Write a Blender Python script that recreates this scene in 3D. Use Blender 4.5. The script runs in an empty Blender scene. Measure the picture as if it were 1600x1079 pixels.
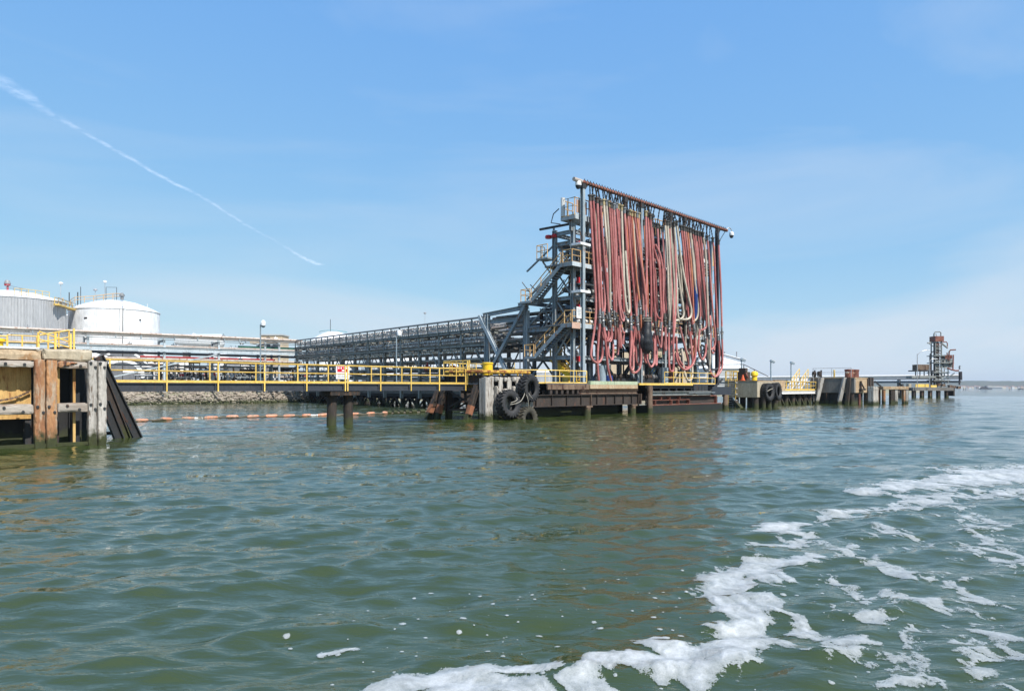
import bpy, bmesh, math, random
import numpy as np
from mathutils import Vector, Matrix, noise

# ------------------------------------------------------------------ camera, sky, sun, exposure
S = bpy.context.scene
COL = S.collection
FPX, VH, EYE = 1100.0, 606.0, 2.5            # focal length in photo pixels, horizon row, eye height (m)
cam_d = bpy.data.cameras.new("camera")
cam_d.sensor_width = 36.0
cam_d.lens = FPX / 1600.0 * 36.0
cam_d.shift_y = (VH - 539.5) / 1600.0
cam_d.clip_start, cam_d.clip_end = 0.1, 40000.0
cam = bpy.data.objects.new("camera", cam_d)
cam.location = (0, 0, EYE)
cam.rotation_euler = (math.radians(90), 0, 0)
COL.objects.link(cam)
S.camera = cam

SUN_AZ, SUN_EL = 140.0, 50.0                  # compass-like: 0 = straight ahead (+Y), 90 = to the right
SKY_STRENGTH, SUN_STRENGTH = 0.108, 4.9
sx = math.sin(math.radians(SUN_AZ)) * math.cos(math.radians(SUN_EL))
sy = math.cos(math.radians(SUN_AZ)) * math.cos(math.radians(SUN_EL))
SUN_DIR = Vector((sx, sy, math.sin(math.radians(SUN_EL))))

W = bpy.data.worlds.new("World")
S.world = W
W.use_nodes = True
wn, wl = W.node_tree.nodes, W.node_tree.links
wn.clear()
w_out = wn.new('ShaderNodeOutputWorld')
w_bg = wn.new('ShaderNodeBackground')
w_sky = wn.new('ShaderNodeTexSky')
w_sky.sky_type = 'NISHITA'
w_sky.sun_disc = False
w_sky.sun_elevation = math.radians(SUN_EL)
w_sky.sun_rotation = math.radians(SUN_AZ)
w_sky.air_density, w_sky.dust_density, w_sky.ozone_density = 1.0, 0.2, 3.0
w_sky.altitude = 0
w_bg.inputs['Strength'].default_value = SKY_STRENGTH
# thin cirrus veils, fixed to the sky directions
w_tc = wn.new('ShaderNodeTexCoord')
w_map = wn.new('ShaderNodeMapping')
w_map.inputs['Rotation'].default_value = (0, math.radians(24), math.radians(20))
w_map.inputs['Scale'].default_value = (1.1, 2.6, 6.5)
w_n1 = wn.new('ShaderNodeTexNoise')
w_n1.inputs['Scale'].default_value = 1.15
w_n1.inputs['Detail'].default_value = 7
w_n1.inputs['Roughness'].default_value = 0.55
w_n1.inputs['Distortion'].default_value = 0.5
w_r1 = wn.new('ShaderNodeMapRange')
w_r1.inputs['From Min'].default_value = 0.47
w_r1.inputs['From Max'].default_value = 0.80
w_r1.inputs['To Min'].default_value = 0.0
w_r1.inputs['To Max'].default_value = 0.40
w_mix = wn.new('ShaderNodeMix')
w_mix.data_type = 'RGBA'
[q for q in w_mix.inputs if q.name == 'B' and q.type == 'RGBA'][0].default_value = (4.7, 5.3, 6.0, 1)
# one tone curve for the whole sky (the photograph's development: softer contrast, fuller blue)
w_sep = wn.new('ShaderNodeSeparateColor')
w_com = wn.new('ShaderNodeCombineColor')
wl.new(w_sky.outputs['Color'], w_sep.inputs[0])
for ch, gain, gam in (('Red', 1.20, 0.66), ('Green', 2.24, 0.42), ('Blue', 5.2, 0.07)):
    pw = wn.new('ShaderNodeMath'); pw.operation = 'POWER'; pw.inputs[1].default_value = gam
    mu = wn.new('ShaderNodeMath'); mu.operation = 'MULTIPLY'; mu.inputs[1].default_value = gain
    wl.new(w_sep.outputs[ch], pw.inputs[0]); wl.new(pw.outputs[0], mu.inputs[0]); wl.new(mu.outputs[0], w_com.inputs[ch])
w_map2 = wn.new('ShaderNodeMapping')
w_map2.inputs['Location'].default_value = (2.44, 1.58, 1.74)
w_map2.inputs['Scale'].default_value = (0.8, 0.8, 3.2)
w_n2 = wn.new('ShaderNodeTexNoise')
w_n2.inputs['Scale'].default_value = 1.3
w_n2.inputs['Detail'].default_value = 6
w_n2.inputs['Distortion'].default_value = 0.6
w_r2 = wn.new('ShaderNodeMapRange')
w_r2.inputs['From Min'].default_value = 0.50
w_r2.inputs['From Max'].default_value = 0.62
w_r2.inputs['To Max'].default_value = 0.8
w_max = wn.new('ShaderNodeMath'); w_max.operation = 'MAXIMUM'
w_sepz = wn.new('ShaderNodeSeparateXYZ')
w_low = wn.new('ShaderNodeMapRange')
w_low.inputs['From Min'].default_value = 0.30
w_low.inputs['From Max'].default_value = 0.05
w_lm = wn.new('ShaderNodeMath'); w_lm.operation = 'MULTIPLY'
wl.new(w_tc.outputs['Generated'], w_map2.inputs['Vector'])
wl.new(w_map2.outputs['Vector'], w_n2.inputs['Vector'])
wl.new(w_n2.outputs['Fac'], w_r2.inputs['Value'])
wl.new(w_tc.outputs['Generated'], w_sepz.inputs[0])
wl.new(w_sepz.outputs['Z'], w_low.inputs['Value'])
wl.new(w_low.outputs['Result'], w_lm.inputs[0]); wl.new(w_r2.outputs['Result'], w_lm.inputs[1])
wl.new(w_r1.outputs['Result'], w_max.inputs[0]); wl.new(w_lm.outputs[0], w_max.inputs[1])
wl.new(w_tc.outputs['Generated'], w_map.inputs['Vector'])
wl.new(w_map.outputs['Vector'], w_n1.inputs['Vector'])
wl.new(w_n1.outputs['Fac'], w_r1.inputs['Value'])
wl.new(w_com.outputs[0], [q for q in w_mix.inputs if q.name == 'A' and q.type == 'RGBA'][0])
wl.new(w_max.outputs[0], w_mix.inputs[0])
wl.new([q for q in w_mix.outputs if q.type == 'RGBA'][0], w_bg.inputs['Color'])
wl.new(w_bg.outputs['Background'], w_out.inputs['Surface'])

sun_d = bpy.data.lights.new("sun", 'SUN')
sun_d.energy = SUN_STRENGTH
sun_d.angle = math.radians(0.53)
sun_d.color = (1.0, 0.95, 0.88)
sun = bpy.data.objects.new("sun", sun_d)
sun.rotation_euler = SUN_DIR.to_track_quat('Z', 'Y').to_euler()
sun.location = (60, -40, 120)
COL.objects.link(sun)

S.view_settings.view_transform = 'Standard'
S.view_settings.look = 'None'
S.view_settings.exposure = 0.48
S.view_settings.gamma = 1.0
S.view_settings.use_curve_mapping = False
S.render.engine = 'CYCLES'
S.cycles.max_bounces = 6
S.cycles.volume_bounces = 0
S.cycles.use_denoising = True

# ------------------------------------------------------------------ frames and helpers
TH = math.atan2(0.719, 0.695)                 # direction of the pier, left-near to right-far
OX, OY = 5.8, 66.0                            # foot of the hose tower's near corner
DX, DY = math.cos(TH), math.sin(TH)           # along the pier
NX, NY = DY, -DX                              # towards the river
PIER = (OX, OY, TH)                           # frame: x along the pier, y landward, z up
WORLD = (0.0, 0.0, 0.0)

def ray(u, v):
    return ((u - 800.0) / FPX, 1.0, (VH - v) / FPX)

def on_front(u, v, L):                        # pixel -> pier frame point on the plane y = L (parallel to the pier)
    rx, ry, rz = ray(u, v)
    s = (-L + OX * NX + OY * NY) / (rx * NX + ry * NY)
    X, Y = rx * s - OX, ry * s - OY
    return (X * DX + Y * DY, L, EYE + rz * s)

def on_side(u, v, t):                         # pixel -> pier frame point on the plane x = t (across the pier)
    rx, ry, rz = ray(u, v)
    s = (t + OX * DX + OY * DY) / (rx * DX + ry * DY)
    X, Y = rx * s - OX, ry * s - OY
    return (t, -(X * NX + Y * NY), EYE + rz * s)

def at(u, v, Y):                              # pixel -> world point at distance Y
    rx, ry, rz = ray(u, v)
    return (rx * Y, Y, EYE + rz * Y)

def on_water(u, v):
    Y = EYE * FPX / (v - VH)
    return ((u - 800.0) / FPX * Y, Y)

def to_world(fr, p):
    c, s = math.cos(fr[2]), math.sin(fr[2])
    return Vector((fr[0] + c * p[0] - s * p[1], fr[1] + s * p[0] + c * p[1], p[2]))

def to_pier(X, Y, z=0.0):
    X, Y = X - OX, Y - OY
    return (X * DX + Y * DY, -(X * NX + Y * NY), z)

class MB:
    """collects simple solids, then links them as one mesh object"""
    def __init__(self):
        self.v, self.f, self.s = [], [], []

    def add(self, vs, fs, smooth=False):
        o = len(self.v)
        self.v.extend([tuple(p) for p in vs])
        for f in fs:
            self.f.append(tuple(i + o for i in f))
            self.s.append(smooth)
        return self

    def box(self, lo, hi):
        x0, y0, z0 = lo
        x1, y1, z1 = hi
        return self.add([(x0, y0, z0), (x1, y0, z0), (x1, y1, z0), (x0, y1, z0),
                         (x0, y0, z1), (x1, y0, z1), (x1, y1, z1), (x0, y1, z1)],
                        [(3, 2, 1, 0), (4, 5, 6, 7), (0, 1, 5, 4), (1, 2, 6, 5), (2, 3, 7, 6), (3, 0, 4, 7)])

    def rbox(self, lo, hi, cell=0.12, amp=0.012, wear=0.03, seed=0):
        """a worn block: gridded faces, uneven surface, rounded and chipped edges"""
        lo, hi = Vector(lo), Vector(hi)
        n = [max(2, min(40, int(round((hi[i] - lo[i]) / cell)))) for i in range(3)]
        off = Vector((seed * 7.3, seed * 3.1, seed * 5.7))
        idx, vs, fs = {}, [], []
        def vert(i, j, k):
            key = (i, j, k)
            if key in idx:
                return idx[key]
            g = (i / n[0], j / n[1], k / n[2])
            p = Vector([lo[a] + (hi[a] - lo[a]) * g[a] for a in range(3)])
            ext = [(-1 if g[a] == 0 else 1 if g[a] == 1 else 0) for a in range(3)]
            q = noise.noise_vector((p + off) * 2.3) * amp + noise.noise_vector((p + off) * 9.0) * amp * .6
            if sum(1 for e in ext if e) >= 2:
                c = wear * (.35 + 1.3 * max(0, noise.noise((p + off) * 3.7) + .35))
                q -= Vector(ext) * c
            idx[key] = len(vs)
            vs.append(p + q)
            return idx[key]
        for a in range(3):
            b, c = (a + 1) % 3, (a + 2) % 3
            for side in (0, n[a]):
                for i in range(n[b]):
                    for j in range(n[c]):
                        quad = []
                        for di, dj in ((0, 0), (1, 0), (1, 1), (0, 1)):
                            key = [0, 0, 0]
                            key[a], key[b], key[c] = side, i + di, j + dj
                            quad.append(vert(*key))
                        fs.append(tuple(quad if side else quad[::-1]))
        return self.add(vs, fs)

    def bar(self, p0, p1, w, h, up=(0, 0, 1)):
        a, b = Vector(p0), Vector(p1)
        d = (b - a).normalized()
        u = Vector(up)
        if abs(d.dot(u)) > 0.98:
            u = Vector((0, 1, 0)) if abs(d.y) < 0.9 else Vector((1, 0, 0))
        sd = d.cross(u).normalized()
        u = sd.cross(d).normalized()
        vs = []
        for q in (a, b):
            for i, j in ((-1, -1), (1, -1), (1, 1), (-1, 1)):
                vs.append(q + sd * (i * w / 2) + u * (j * h / 2))
        return self.add(vs, [(0, 1, 2, 3), (7, 6, 5, 4), (4, 5, 1, 0), (5, 6, 2, 1), (6, 7, 3, 2), (7, 4, 0, 3)])

    def ibeam(self, p0, p1, w, h, up=(0, 0, 1), tf=None):
        """a rolled section as one closed 12-sided prism"""
        tf = tf or h * 0.12
        tw = w * 0.14
        a, b = Vector(p0), Vector(p1)
        d = (b - a).normalized()
        u = Vector(up)
        if abs(d.dot(u)) > 0.98:
            u = Vector((0, 1, 0))
        sd = d.cross(u).normalized()
        u = sd.cross(d).normalized()
        W2, H2, T2 = w / 2, h / 2, tw / 2
        prof = [(-W2, -H2), (W2, -H2), (W2, -H2 + tf), (T2, -H2 + tf), (T2, H2 - tf), (W2, H2 - tf),
                (W2, H2), (-W2, H2), (-W2, H2 - tf), (-T2, H2 - tf), (-T2, -H2 + tf), (-W2, -H2 + tf)]
        vs = [q + sd * x + u * y for q in (a, b) for x, y in prof]
        n = 12
        fs = [(i, (i + 1) % n, n + (i + 1) % n, n + i) for i in range(n)]
        for o, rev in ((0, True), (n, False)):
            for q in ((0, 1, 2, 11), (11, 2, 3, 10), (10, 3, 4, 9), (9, 4, 5, 8), (8, 5, 6, 7)):
                q = tuple(i + o for i in q)
                fs.append(q[::-1] if rev else q)
        return self.add(vs, fs)

    def tube(self, pts, r, seg=8, caps=True, smooth=True):
        P = [Vector(p) for p in pts]
        n = len(P)
        rr = r if hasattr(r, '__len__') else [r] * n
        tang = []
        for i in range(n):
            a, b = P[max(i - 1, 0)], P[min(i + 1, n - 1)]
            tang.append((b - a).normalized())
        ref = Vector((0, 0, 1)) if abs(tang[0].z) < 0.9 else Vector((1, 0, 0))
        nrm = tang[0].cross(ref).normalized()
        vs, fs = [], []
        for i in range(n):
            t = tang[i]
            nrm = (nrm - t * nrm.dot(t))
            if nrm.length < 1e-6:
                nrm = t.orthogonal()
            nrm.normalize()
            bn = t.cross(nrm)
            for k in range(seg):
                a = 2 * math.pi * k / seg
                vs.append(P[i] + (nrm * math.cos(a) + bn * math.sin(a)) * rr[i])
        for i in range(n - 1):
            for k in range(seg):
                k2 = (k + 1) % seg
                fs.append((i * seg + k, i * seg + k2, (i + 1) * seg + k2, (i + 1) * seg + k))
        self.add(vs, fs, smooth)
        if caps:
            self.add([vs[k] for k in range(seg)], [tuple(range(seg))[::-1]])
            self.add([vs[(n - 1) * seg + k] for k in range(seg)], [tuple(range(seg))])
        return self

    def cyl(self, p0, p1, r, seg=10):
        return self.tube([p0, p1], r, seg)

    def lathe(self, c, prof, seg=24, smooth=True, axis='z'):
        vs, fs = [], []
        n = len(prof)
        for i, (r, z) in enumerate(prof):
            for k in range(seg):
                a = 2 * math.pi * k / seg
                x, y = r * math.cos(a), r * math.sin(a)
                if axis == 'z':
                    q = (x, y, z)
                elif axis == 'x':
                    q = (z, x, y)
                else:
                    q = (y, z, x)
                vs.append((c[0] + q[0], c[1] + q[1], c[2] + q[2]))
        for i in range(n - 1):
            for k in range(seg):
                k2 = (k + 1) % seg
                fs.append((i * seg + k, i * seg + k2, (i + 1) * seg + k2, (i + 1) * seg + k))
        return self.add(vs, fs, smooth)

    def mesh(self, name, mat, off=(0, 0, 0), bevel=0.0, rough=0.0, seed=0):
        me = bpy.data.meshes.new(name)
        ox, oy, oz = off
        vs = [(x - ox, y - oy, z - oz) for x, y, z in self.v]
        me.from_pydata(vs, [], self.f)
        me.polygons.foreach_set('use_smooth', self.s)
        if bevel > 0:
            bm = bmesh.new()
            bm.from_mesh(me)
            bmesh.ops.remove_doubles(bm, verts=bm.verts, dist=1e-5)
            bmesh.ops.bevel(bm, geom=[e for e in bm.edges if len(e.link_faces) == 2 and e.calc_face_angle(0) > 0.6],
                            offset=bevel, segments=1, affect='EDGES')
            if rough > 0:
                rng = random.Random(seed)
                for v in bm.verts:
                    v.co += Vector((rng.uniform(-1, 1), rng.uniform(-1, 1), rng.uniform(-1, 1))) * rough
            bm.to_mesh(me)
            bm.free()
        me.materials.append(mat)
        me.update()
        if any(self.s) and bevel == 0:
            me.set_sharp_from_angle(angle=0.75)
        return me

LABELS = {}
def tag(o, label=None, cat=None, group=None, kind=None):
    if label:
        o['label'] = label
        LABELS.setdefault(label, []).append(o.name)
    if cat:
        o['category'] = cat
    if group:
        o['group'] = group
    if kind:
        o['kind'] = kind
    return o

class Thing:
    """an Empty at the thing's base that parents its parts; parts are given in frame coordinates"""
    def __init__(self, name, label, cat, base, fr=PIER, group=None):
        self.base, self.fr = base, fr
        self.o = bpy.data.objects.new(name, None)
        self.o.empty_display_size = 0.3
        COL.objects.link(self.o)
        self.o.location = to_world(fr, base)
        self.o.rotation_euler = (0, 0, fr[2])
        tag(self.o, label, cat, group)

    def part(self, name, mb, mat, parent=None, label=None, kind=None, bevel=0.0, rough=0.0, seed=0):
        me = mb.mesh(name, mat, self.base, bevel, rough, seed)
        o = bpy.data.objects.new(name, me)
        COL.objects.link(o)
        o.parent = parent or self.o
        if label:
            o['label'] = label
        if kind:
            o['kind'] = kind
        return o

def solid(name, mb, mat, label, cat, base, fr=PIER, group=None, kind=None, bevel=0.0):
    """a thing that is one mesh"""
    me = mb.mesh(name, mat, base, bevel)
    o = bpy.data.objects.new(name, me)
    COL.objects.link(o)
    o.location = to_world(fr, base)
    o.rotation_euler = (0, 0, fr[2])
    return tag(o, label, cat, group, kind)

def copy_thing(src, loc, rotz=None, label=None, scale=None):
    """a copy of a thing with copies of its parts and sub-parts"""
    r = src.copy()
    COL.objects.link(r)
    r.location = loc
    if rotz is not None:
        r.rotation_euler = (0, 0, rotz)
    if scale:
        r.scale = (scale,) * 3
    if label:
        r['label'] = label
        LABELS.setdefault(label, []).append(r.name)
    for ch in list(src.children):
        c = ch.copy()
        COL.objects.link(c)
        c.parent = r
        for g in list(ch.children):
            d = g.copy()
            COL.objects.link(d)
            d.parent = c
    return r

def spline(pts, n=8):
    """Catmull-Rom through the points"""
    P = [Vector(p) for p in pts]
    P = [P[0] * 2 - P[1]] + P + [P[-1] * 2 - P[-2]]
    out = []
    for i in range(1, len(P) - 2):
        a, b, c, d = P[i - 1], P[i], P[i + 1], P[i + 2]
        for k in range(n):
            t = k / n
            out.append(0.5 * ((2 * b) + (c - a) * t + (2 * a - 5 * b + 4 * c - d) * t * t + (3 * b - a - 3 * c + d) * t ** 3))
    out.append(P[-2])
    return out

def lerp(a, b, t):
    return tuple(x + (y - x) * t for x, y in zip(a, b))

def handrail(T, pts, mat, h=1.1, step=1.5, r=0.028, toe=0.0, parent=None, mid=True, closed_posts=True, post_to=0.0):
    """a railing along the floor points: top and middle rail as one part, each post a sub-part"""
    m = MB()
    m.tube([(p[0], p[1], p[2] + h) for p in pts], r, 6)
    if mid:
        m.tube([(p[0], p[1], p[2] + h * 0.55) for p in pts], r * 0.85, 6)
    if toe:
        for a, b in zip(pts[:-1], pts[1:]):
            m.bar((a[0], a[1], a[2] + toe / 2), (b[0], b[1], b[2] + toe / 2), 0.015, toe)
    o = T.part('handrail', m, mat, parent)
    for a, b in zip(pts[:-1], pts[1:]):
        L = (Vector(b) - Vector(a)).length
        n = max(1, round(L / step))
        for i in range(n + 1):
            if i == 0 and a is not pts[0]:
                continue
            q = lerp(a, b, i / n)
            T.part('rail_post', MB().cyl((q[0], q[1], q[2] - post_to), (q[0], q[1], q[2] + h), r * 1.05, 6), mat, o if not parent else parent)
    return o
# ------------------------------------------------------------------ materials
def nd(nt, t, **kw):
    n = nt.nodes.new(t)
    for k, v in kw.items():
        n.inputs[k.replace('_', ' ')].default_value = v
    return n

def ramp(nt, lo, hi):
    n = nt.nodes.new('ShaderNodeMapRange')
    n.inputs['From Min'].default_value = lo
    n.inputs['From Max'].default_value = hi
    return n

def mixc(nt, fac, a, b, mode='MIX'):
    n = nt.nodes.new('ShaderNodeMix')
    n.data_type = 'RGBA'
    n.blend_type = mode
    for sock, val in (('Factor', fac), ('A', a), ('B', b)):
        i = n.inputs[sock] if sock != 'A' and sock != 'B' else [s for s in n.inputs if s.name == sock and s.type == 'RGBA'][0]
        if sock == 'Factor':
            i = n.inputs[0]
        if hasattr(val, 'is_output'):
            nt.links.new(val, i)
        elif isinstance(val, (int, float)):
            i.default_value = val
        else:
            i.default_value = tuple(val) + (1,) if len(val) == 3 else val
    return [s for s in n.outputs if s.type == 'RGBA'][0]

def weathered(name, col, col2=None, rust=0.0, rcol=(0.16, 0.06, 0.025), rough=0.6, metal=0.0, scale=1.2,
              stretch=(1, 1, 0.35), bump=0.15, bscale=18.0, jitter=0.18, tide=False, rscale=2.2, spec=0.4,
              c2amt=0.6, bolt=None, fade=None):
    m = bpy.data.materials.new(name)
    m.use_nodes = True
    nt = m.node_tree
    L = nt.links.new
    b = nt.nodes['Principled BSDF']
    tc = nt.nodes.new('ShaderNodeTexCoord')
    oi = nt.nodes.new('ShaderNodeObjectInfo')
    mul = nt.nodes.new('ShaderNodeVectorMath'); mul.operation = 'SCALE'
    mul.inputs[0].default_value = (37.0, 53.0, 11.0)
    L(oi.outputs['Random'], mul.inputs['Scale'])
    add = nt.nodes.new('ShaderNodeVectorMath'); add.operation = 'ADD'
    L(tc.outputs['Object'], add.inputs[0]); L(mul.outputs[0], add.inputs[1])
    mp = nt.nodes.new('ShaderNodeMapping')
    mp.inputs['Scale'].default_value = stretch
    L(add.outputs[0], mp.inputs['Vector'])
    n1 = nd(nt, 'ShaderNodeTexNoise', Scale=scale, Detail=6.0, Roughness=0.62)
    L(mp.outputs[0], n1.inputs['Vector'])
    r1 = ramp(nt, 0.36, 0.66)
    L(n1.outputs['Fac'], r1.inputs['Value'])
    c2 = col2 if col2 else tuple(x * 0.72 for x in col)
    c2m = tuple(a + (bb - a) * c2amt / 0.6 if False else bb for a, bb in zip(col, c2))
    out = mixc(nt, r1.outputs[0], col, c2m)
    # fine mottling
    n3 = nd(nt, 'ShaderNodeTexNoise', Scale=scale * 9.0, Detail=5.0, Roughness=0.7)
    L(mp.outputs[0], n3.inputs['Vector'])
    r3 = ramp(nt, 0.3, 0.7); r3.inputs['To Min'].default_value = 0.72; r3.inputs['To Max'].default_value = 1.18
    L(n3.outputs['Fac'], r3.inputs['Value'])
    # value differs a little from object to object
    rj = nt.nodes.new('ShaderNodeMapRange')
    rj.inputs['To Min'].default_value = 1 - jitter; rj.inputs['To Max'].default_value = 1 + jitter
    L(oi.outputs['Random'], rj.inputs['Value'])
    mm = nt.nodes.new('ShaderNodeMath'); mm.operation = 'MULTIPLY'
    L(r3.outputs[0], mm.inputs[0]); L(rj.outputs[0], mm.inputs[1])
    sc = nt.nodes.new('ShaderNodeVectorMath'); sc.operation = 'SCALE'
    L(out, sc.inputs[0]); L(mm.outputs[0], sc.inputs['Scale'])
    out = sc.outputs[0]
    rough_sock = None
    if rust > 0:
        n2 = nd(nt, 'ShaderNodeTexNoise', Scale=rscale, Detail=9.0, Roughness=0.68)
        L(mp.outputs[0], n2.inputs['Vector'])
        th = 0.67 - 0.33 * rust
        r2 = ramp(nt, th, th + 0.09)
        L(n2.outputs['Fac'], r2.inputs['Value'])
        n4 = nd(nt, 'ShaderNodeTexNoise', Scale=rscale * 6, Detail=5.0)
        L(mp.outputs[0], n4.inputs['Vector'])
        rc = mixc(nt, n4.outputs['Fac'], tuple(x * 0.45 for x in rcol), tuple(min(1, x * 1.6) for x in rcol))
        out = mixc(nt, r2.outputs[0], out, rc)
        rs = nt.nodes.new('ShaderNodeMapRange')
        rs.inputs['To Min'].default_value = rough; rs.inputs['To Max'].default_value = 0.9
        L(r2.outputs[0], rs.inputs['Value'])
        rough_sock = rs.outputs[0]
    if tide:
        ge = nt.nodes.new('ShaderNodeNewGeometry')
        sp = nt.nodes.new('ShaderNodeSeparateXYZ')
        L(ge.outputs['Position'], sp.inputs[0])
        n5 = nd(nt, 'ShaderNodeTexNoise', Scale=4.0, Detail=5.0)
        L(ge.outputs['Position'], n5.inputs['Vector'])
        ma = nt.nodes.new('ShaderNodeMath'); ma.operation = 'MULTIPLY_ADD'
        ma.inputs[1].default_value = 1.0
        L(n5.outputs['Fac'], ma.inputs[0]); L(sp.outputs['Z'], ma.inputs[2])
        rt = ramp(nt, 0.82, 1.22); rt.inputs['To Min'].default_value = 1.0; rt.inputs['To Max'].default_value = 0.0
        L(ma.outputs[0], rt.inputs['Value'])
        al = mixc(nt, n5.outputs['Fac'], (0.018, 0.02, 0.012), (0.06, 0.07, 0.02))
        out = mixc(nt, rt.outputs[0], out, al)
    L(out, b.inputs['Base Color'])
    b.inputs['Roughness'].default_value = rough
    if rough_sock:
        L(rough_sock, b.inputs['Roughness'])
    b.inputs['Metallic'].default_value = metal
    b.inputs['Specular IOR Level'].default_value = spec
    if bump > 0:
        nb = nd(nt, 'ShaderNodeTexNoise', Scale=bscale, Detail=5.0, Roughness=0.65)
        L(mp.outputs[0], nb.inputs['Vector'])
        bp = nt.nodes.new('ShaderNodeBump')
        bp.inputs['Strength'].default_value = bump
        bp.inputs['Distance'].default_value = 0.03
        L(nb.outputs['Fac'], bp.inputs['Height'])
        L(bp.outputs[0], b.inputs['Normal'])
    return m

M = {}
M['steel'] = weathered('blue_grey_steel', (0.21, 0.255, 0.28), (0.29, 0.33, 0.35), rust=0.34, rcol=(0.20, 0.09, 0.04), rough=0.5)
M['steel_light'] = weathered('pale_steel', (0.33, 0.38, 0.41), (0.42, 0.46, 0.48), rust=0.18, rcol=(0.25, 0.13, 0.07), rough=0.5)
M['steel_dark'] = weathered('dark_steel', (0.022, 0.024, 0.028), (0.036, 0.036, 0.036), rust=0.35, rcol=(0.06, 0.026, 0.014), rough=0.6)
M['steel_green'] = weathered('grey_green_steel', (0.20, 0.215, 0.205), (0.28, 0.285, 0.27), rust=0.34, rcol=(0.12, 0.06, 0.035), rough=0.55)
M['girder'] = weathered('girder_steel', (0.030, 0.034, 0.044), (0.042, 0.046, 0.056), rust=0.12, rcol=(0.10, 0.045, 0.025), rough=0.5)
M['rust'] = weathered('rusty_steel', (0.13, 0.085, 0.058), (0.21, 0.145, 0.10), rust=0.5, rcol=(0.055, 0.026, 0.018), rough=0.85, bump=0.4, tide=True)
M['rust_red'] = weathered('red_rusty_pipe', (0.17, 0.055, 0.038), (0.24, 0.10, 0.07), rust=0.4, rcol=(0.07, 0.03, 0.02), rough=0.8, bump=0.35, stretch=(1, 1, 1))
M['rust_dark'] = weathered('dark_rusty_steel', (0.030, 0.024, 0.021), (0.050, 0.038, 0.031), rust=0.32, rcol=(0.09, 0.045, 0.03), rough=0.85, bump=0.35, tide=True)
M['yellow'] = weathered('yellow_paint', (0.72, 0.46, 0.085), (0.80, 0.56, 0.16), rust=0.22, rcol=(0.26, 0.12, 0.04), rough=0.5, rscale=3.5, stretch=(1, 1, 1))
M['yellow_bright'] = weathered('bright_yellow_paint', (0.80, 0.50, 0.015), (0.84, 0.56, 0.03), rust=0.06, rough=0.4, jitter=0.05, stretch=(1, 1, 1))
M['yellow_rust'] = weathered('rusty_yellow_paint', (0.72, 0.45, 0.06), (0.66, 0.38, 0.05), rust=0.62, rcol=(0.17, 0.055, 0.02), rough=0.7, rscale=1.6, stretch=(1, 1, 1))
M['orange_rail'] = weathered('faded_orange_paint', (0.58, 0.34, 0.13), (0.66, 0.44, 0.22), rust=0.28, rcol=(0.20, 0.09, 0.04), rough=0.6, stretch=(1, 1, 1))
M['timber'] = weathered('grey_timber', (0.46, 0.43, 0.39), (0.30, 0.275, 0.24), rust=0.40, rcol=(0.12, 0.085, 0.06), rough=0.9, scale=1.3, stretch=(3.2, 3.2, 0.35), bump=0.6, bscale=14, tide=True, jitter=0.15)
M['timber_flat'] = weathered('grey_timber_beam', (0.42, 0.38, 0.33), (0.27, 0.22, 0.18), rust=0.35, rcol=(0.20, 0.11, 0.06), rough=0.9, scale=1.3, stretch=(0.35, 3.2, 3.2), bump=0.6, bscale=14, jitter=0.12)
M['timber_brown'] = weathered('rust_stained_timber', (0.40, 0.21, 0.095), (0.27, 0.12, 0.06), rust=0.55, rcol=(0.36, 0.27, 0.19), rough=0.9, scale=1.4, stretch=(2.2, 2.2, 0.4), bump=0.6, bscale=14, tide=True, jitter=0.12)
M['timber_dark'] = weathered('tarred_timber', (0.024, 0.020, 0.018), (0.050, 0.040, 0.033), rust=0.36, rcol=(0.13, 0.065, 0.035), rough=0.9, stretch=(3, 3, 0.35), bump=0.5, bscale=14, tide=True)
M['plywood'] = weathered('stained_ochre_panel', (0.56, 0.37, 0.14), (0.40, 0.22, 0.075), rust=0.30, rcol=(0.24, 0.105, 0.035), rough=0.85, scale=1.1, stretch=(2.0, 2.0, 0.45), bump=0.3, jitter=0.1)
M['concrete'] = weathered('stained_concrete', (0.46, 0.36, 0.24), (0.36, 0.25, 0.15), rust=0.45, rcol=(0.30, 0.17, 0.08), rough=0.9, scale=0.9, stretch=(1, 1, 0.6), bump=0.5, bscale=12, jitter=0.05)
M['concrete_pale'] = weathered('pale_concrete', (0.44, 0.385, 0.29), (0.36, 0.30, 0.21), rust=0.3, rcol=(0.28, 0.18, 0.10), rough=0.9, scale=0.6, bump=0.3, jitter=0.06, tide=True)
M['concrete_grey'] = weathered('grey_concrete', (0.20, 0.19, 0.175), (0.15, 0.135, 0.12), rust=0.18, rcol=(0.10, 0.08, 0.065), rough=0.9, scale=0.5, bump=0.3, jitter=0.1, tide=True)
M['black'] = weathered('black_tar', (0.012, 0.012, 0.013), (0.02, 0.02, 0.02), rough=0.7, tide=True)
M['rubber'] = weathered('tyre_rubber', (0.020, 0.020, 0.022), (0.034, 0.033, 0.033), rough=0.72, bump=0.25, stretch=(1, 1, 1), jitter=0.1)
M['rubber_mud'] = weathered('silted_tyre_rubber', (0.075, 0.068, 0.048), (0.035, 0.032, 0.026), rough=0.85, bump=0.4, stretch=(1, 1, 1))
M['rope'] = weathered('old_rope', (0.48, 0.45, 0.38), (0.34, 0.31, 0.26), rough=0.95, scale=9, stretch=(1, 1, 1))
M['white'] = weathered('white_paint', (0.78, 0.79, 0.80), (0.72, 0.73, 0.74), rust=0.04, rough=0.45, jitter=0.04)
M['tank_white'] = weathered('white_tank_paint', (0.80, 0.81, 0.82), (0.765, 0.775, 0.79), rust=0.12, rcol=(0.52, 0.48, 0.43), rscale=0.35, rough=0.5, scale=0.15, bump=0.03, jitter=0.02)
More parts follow.
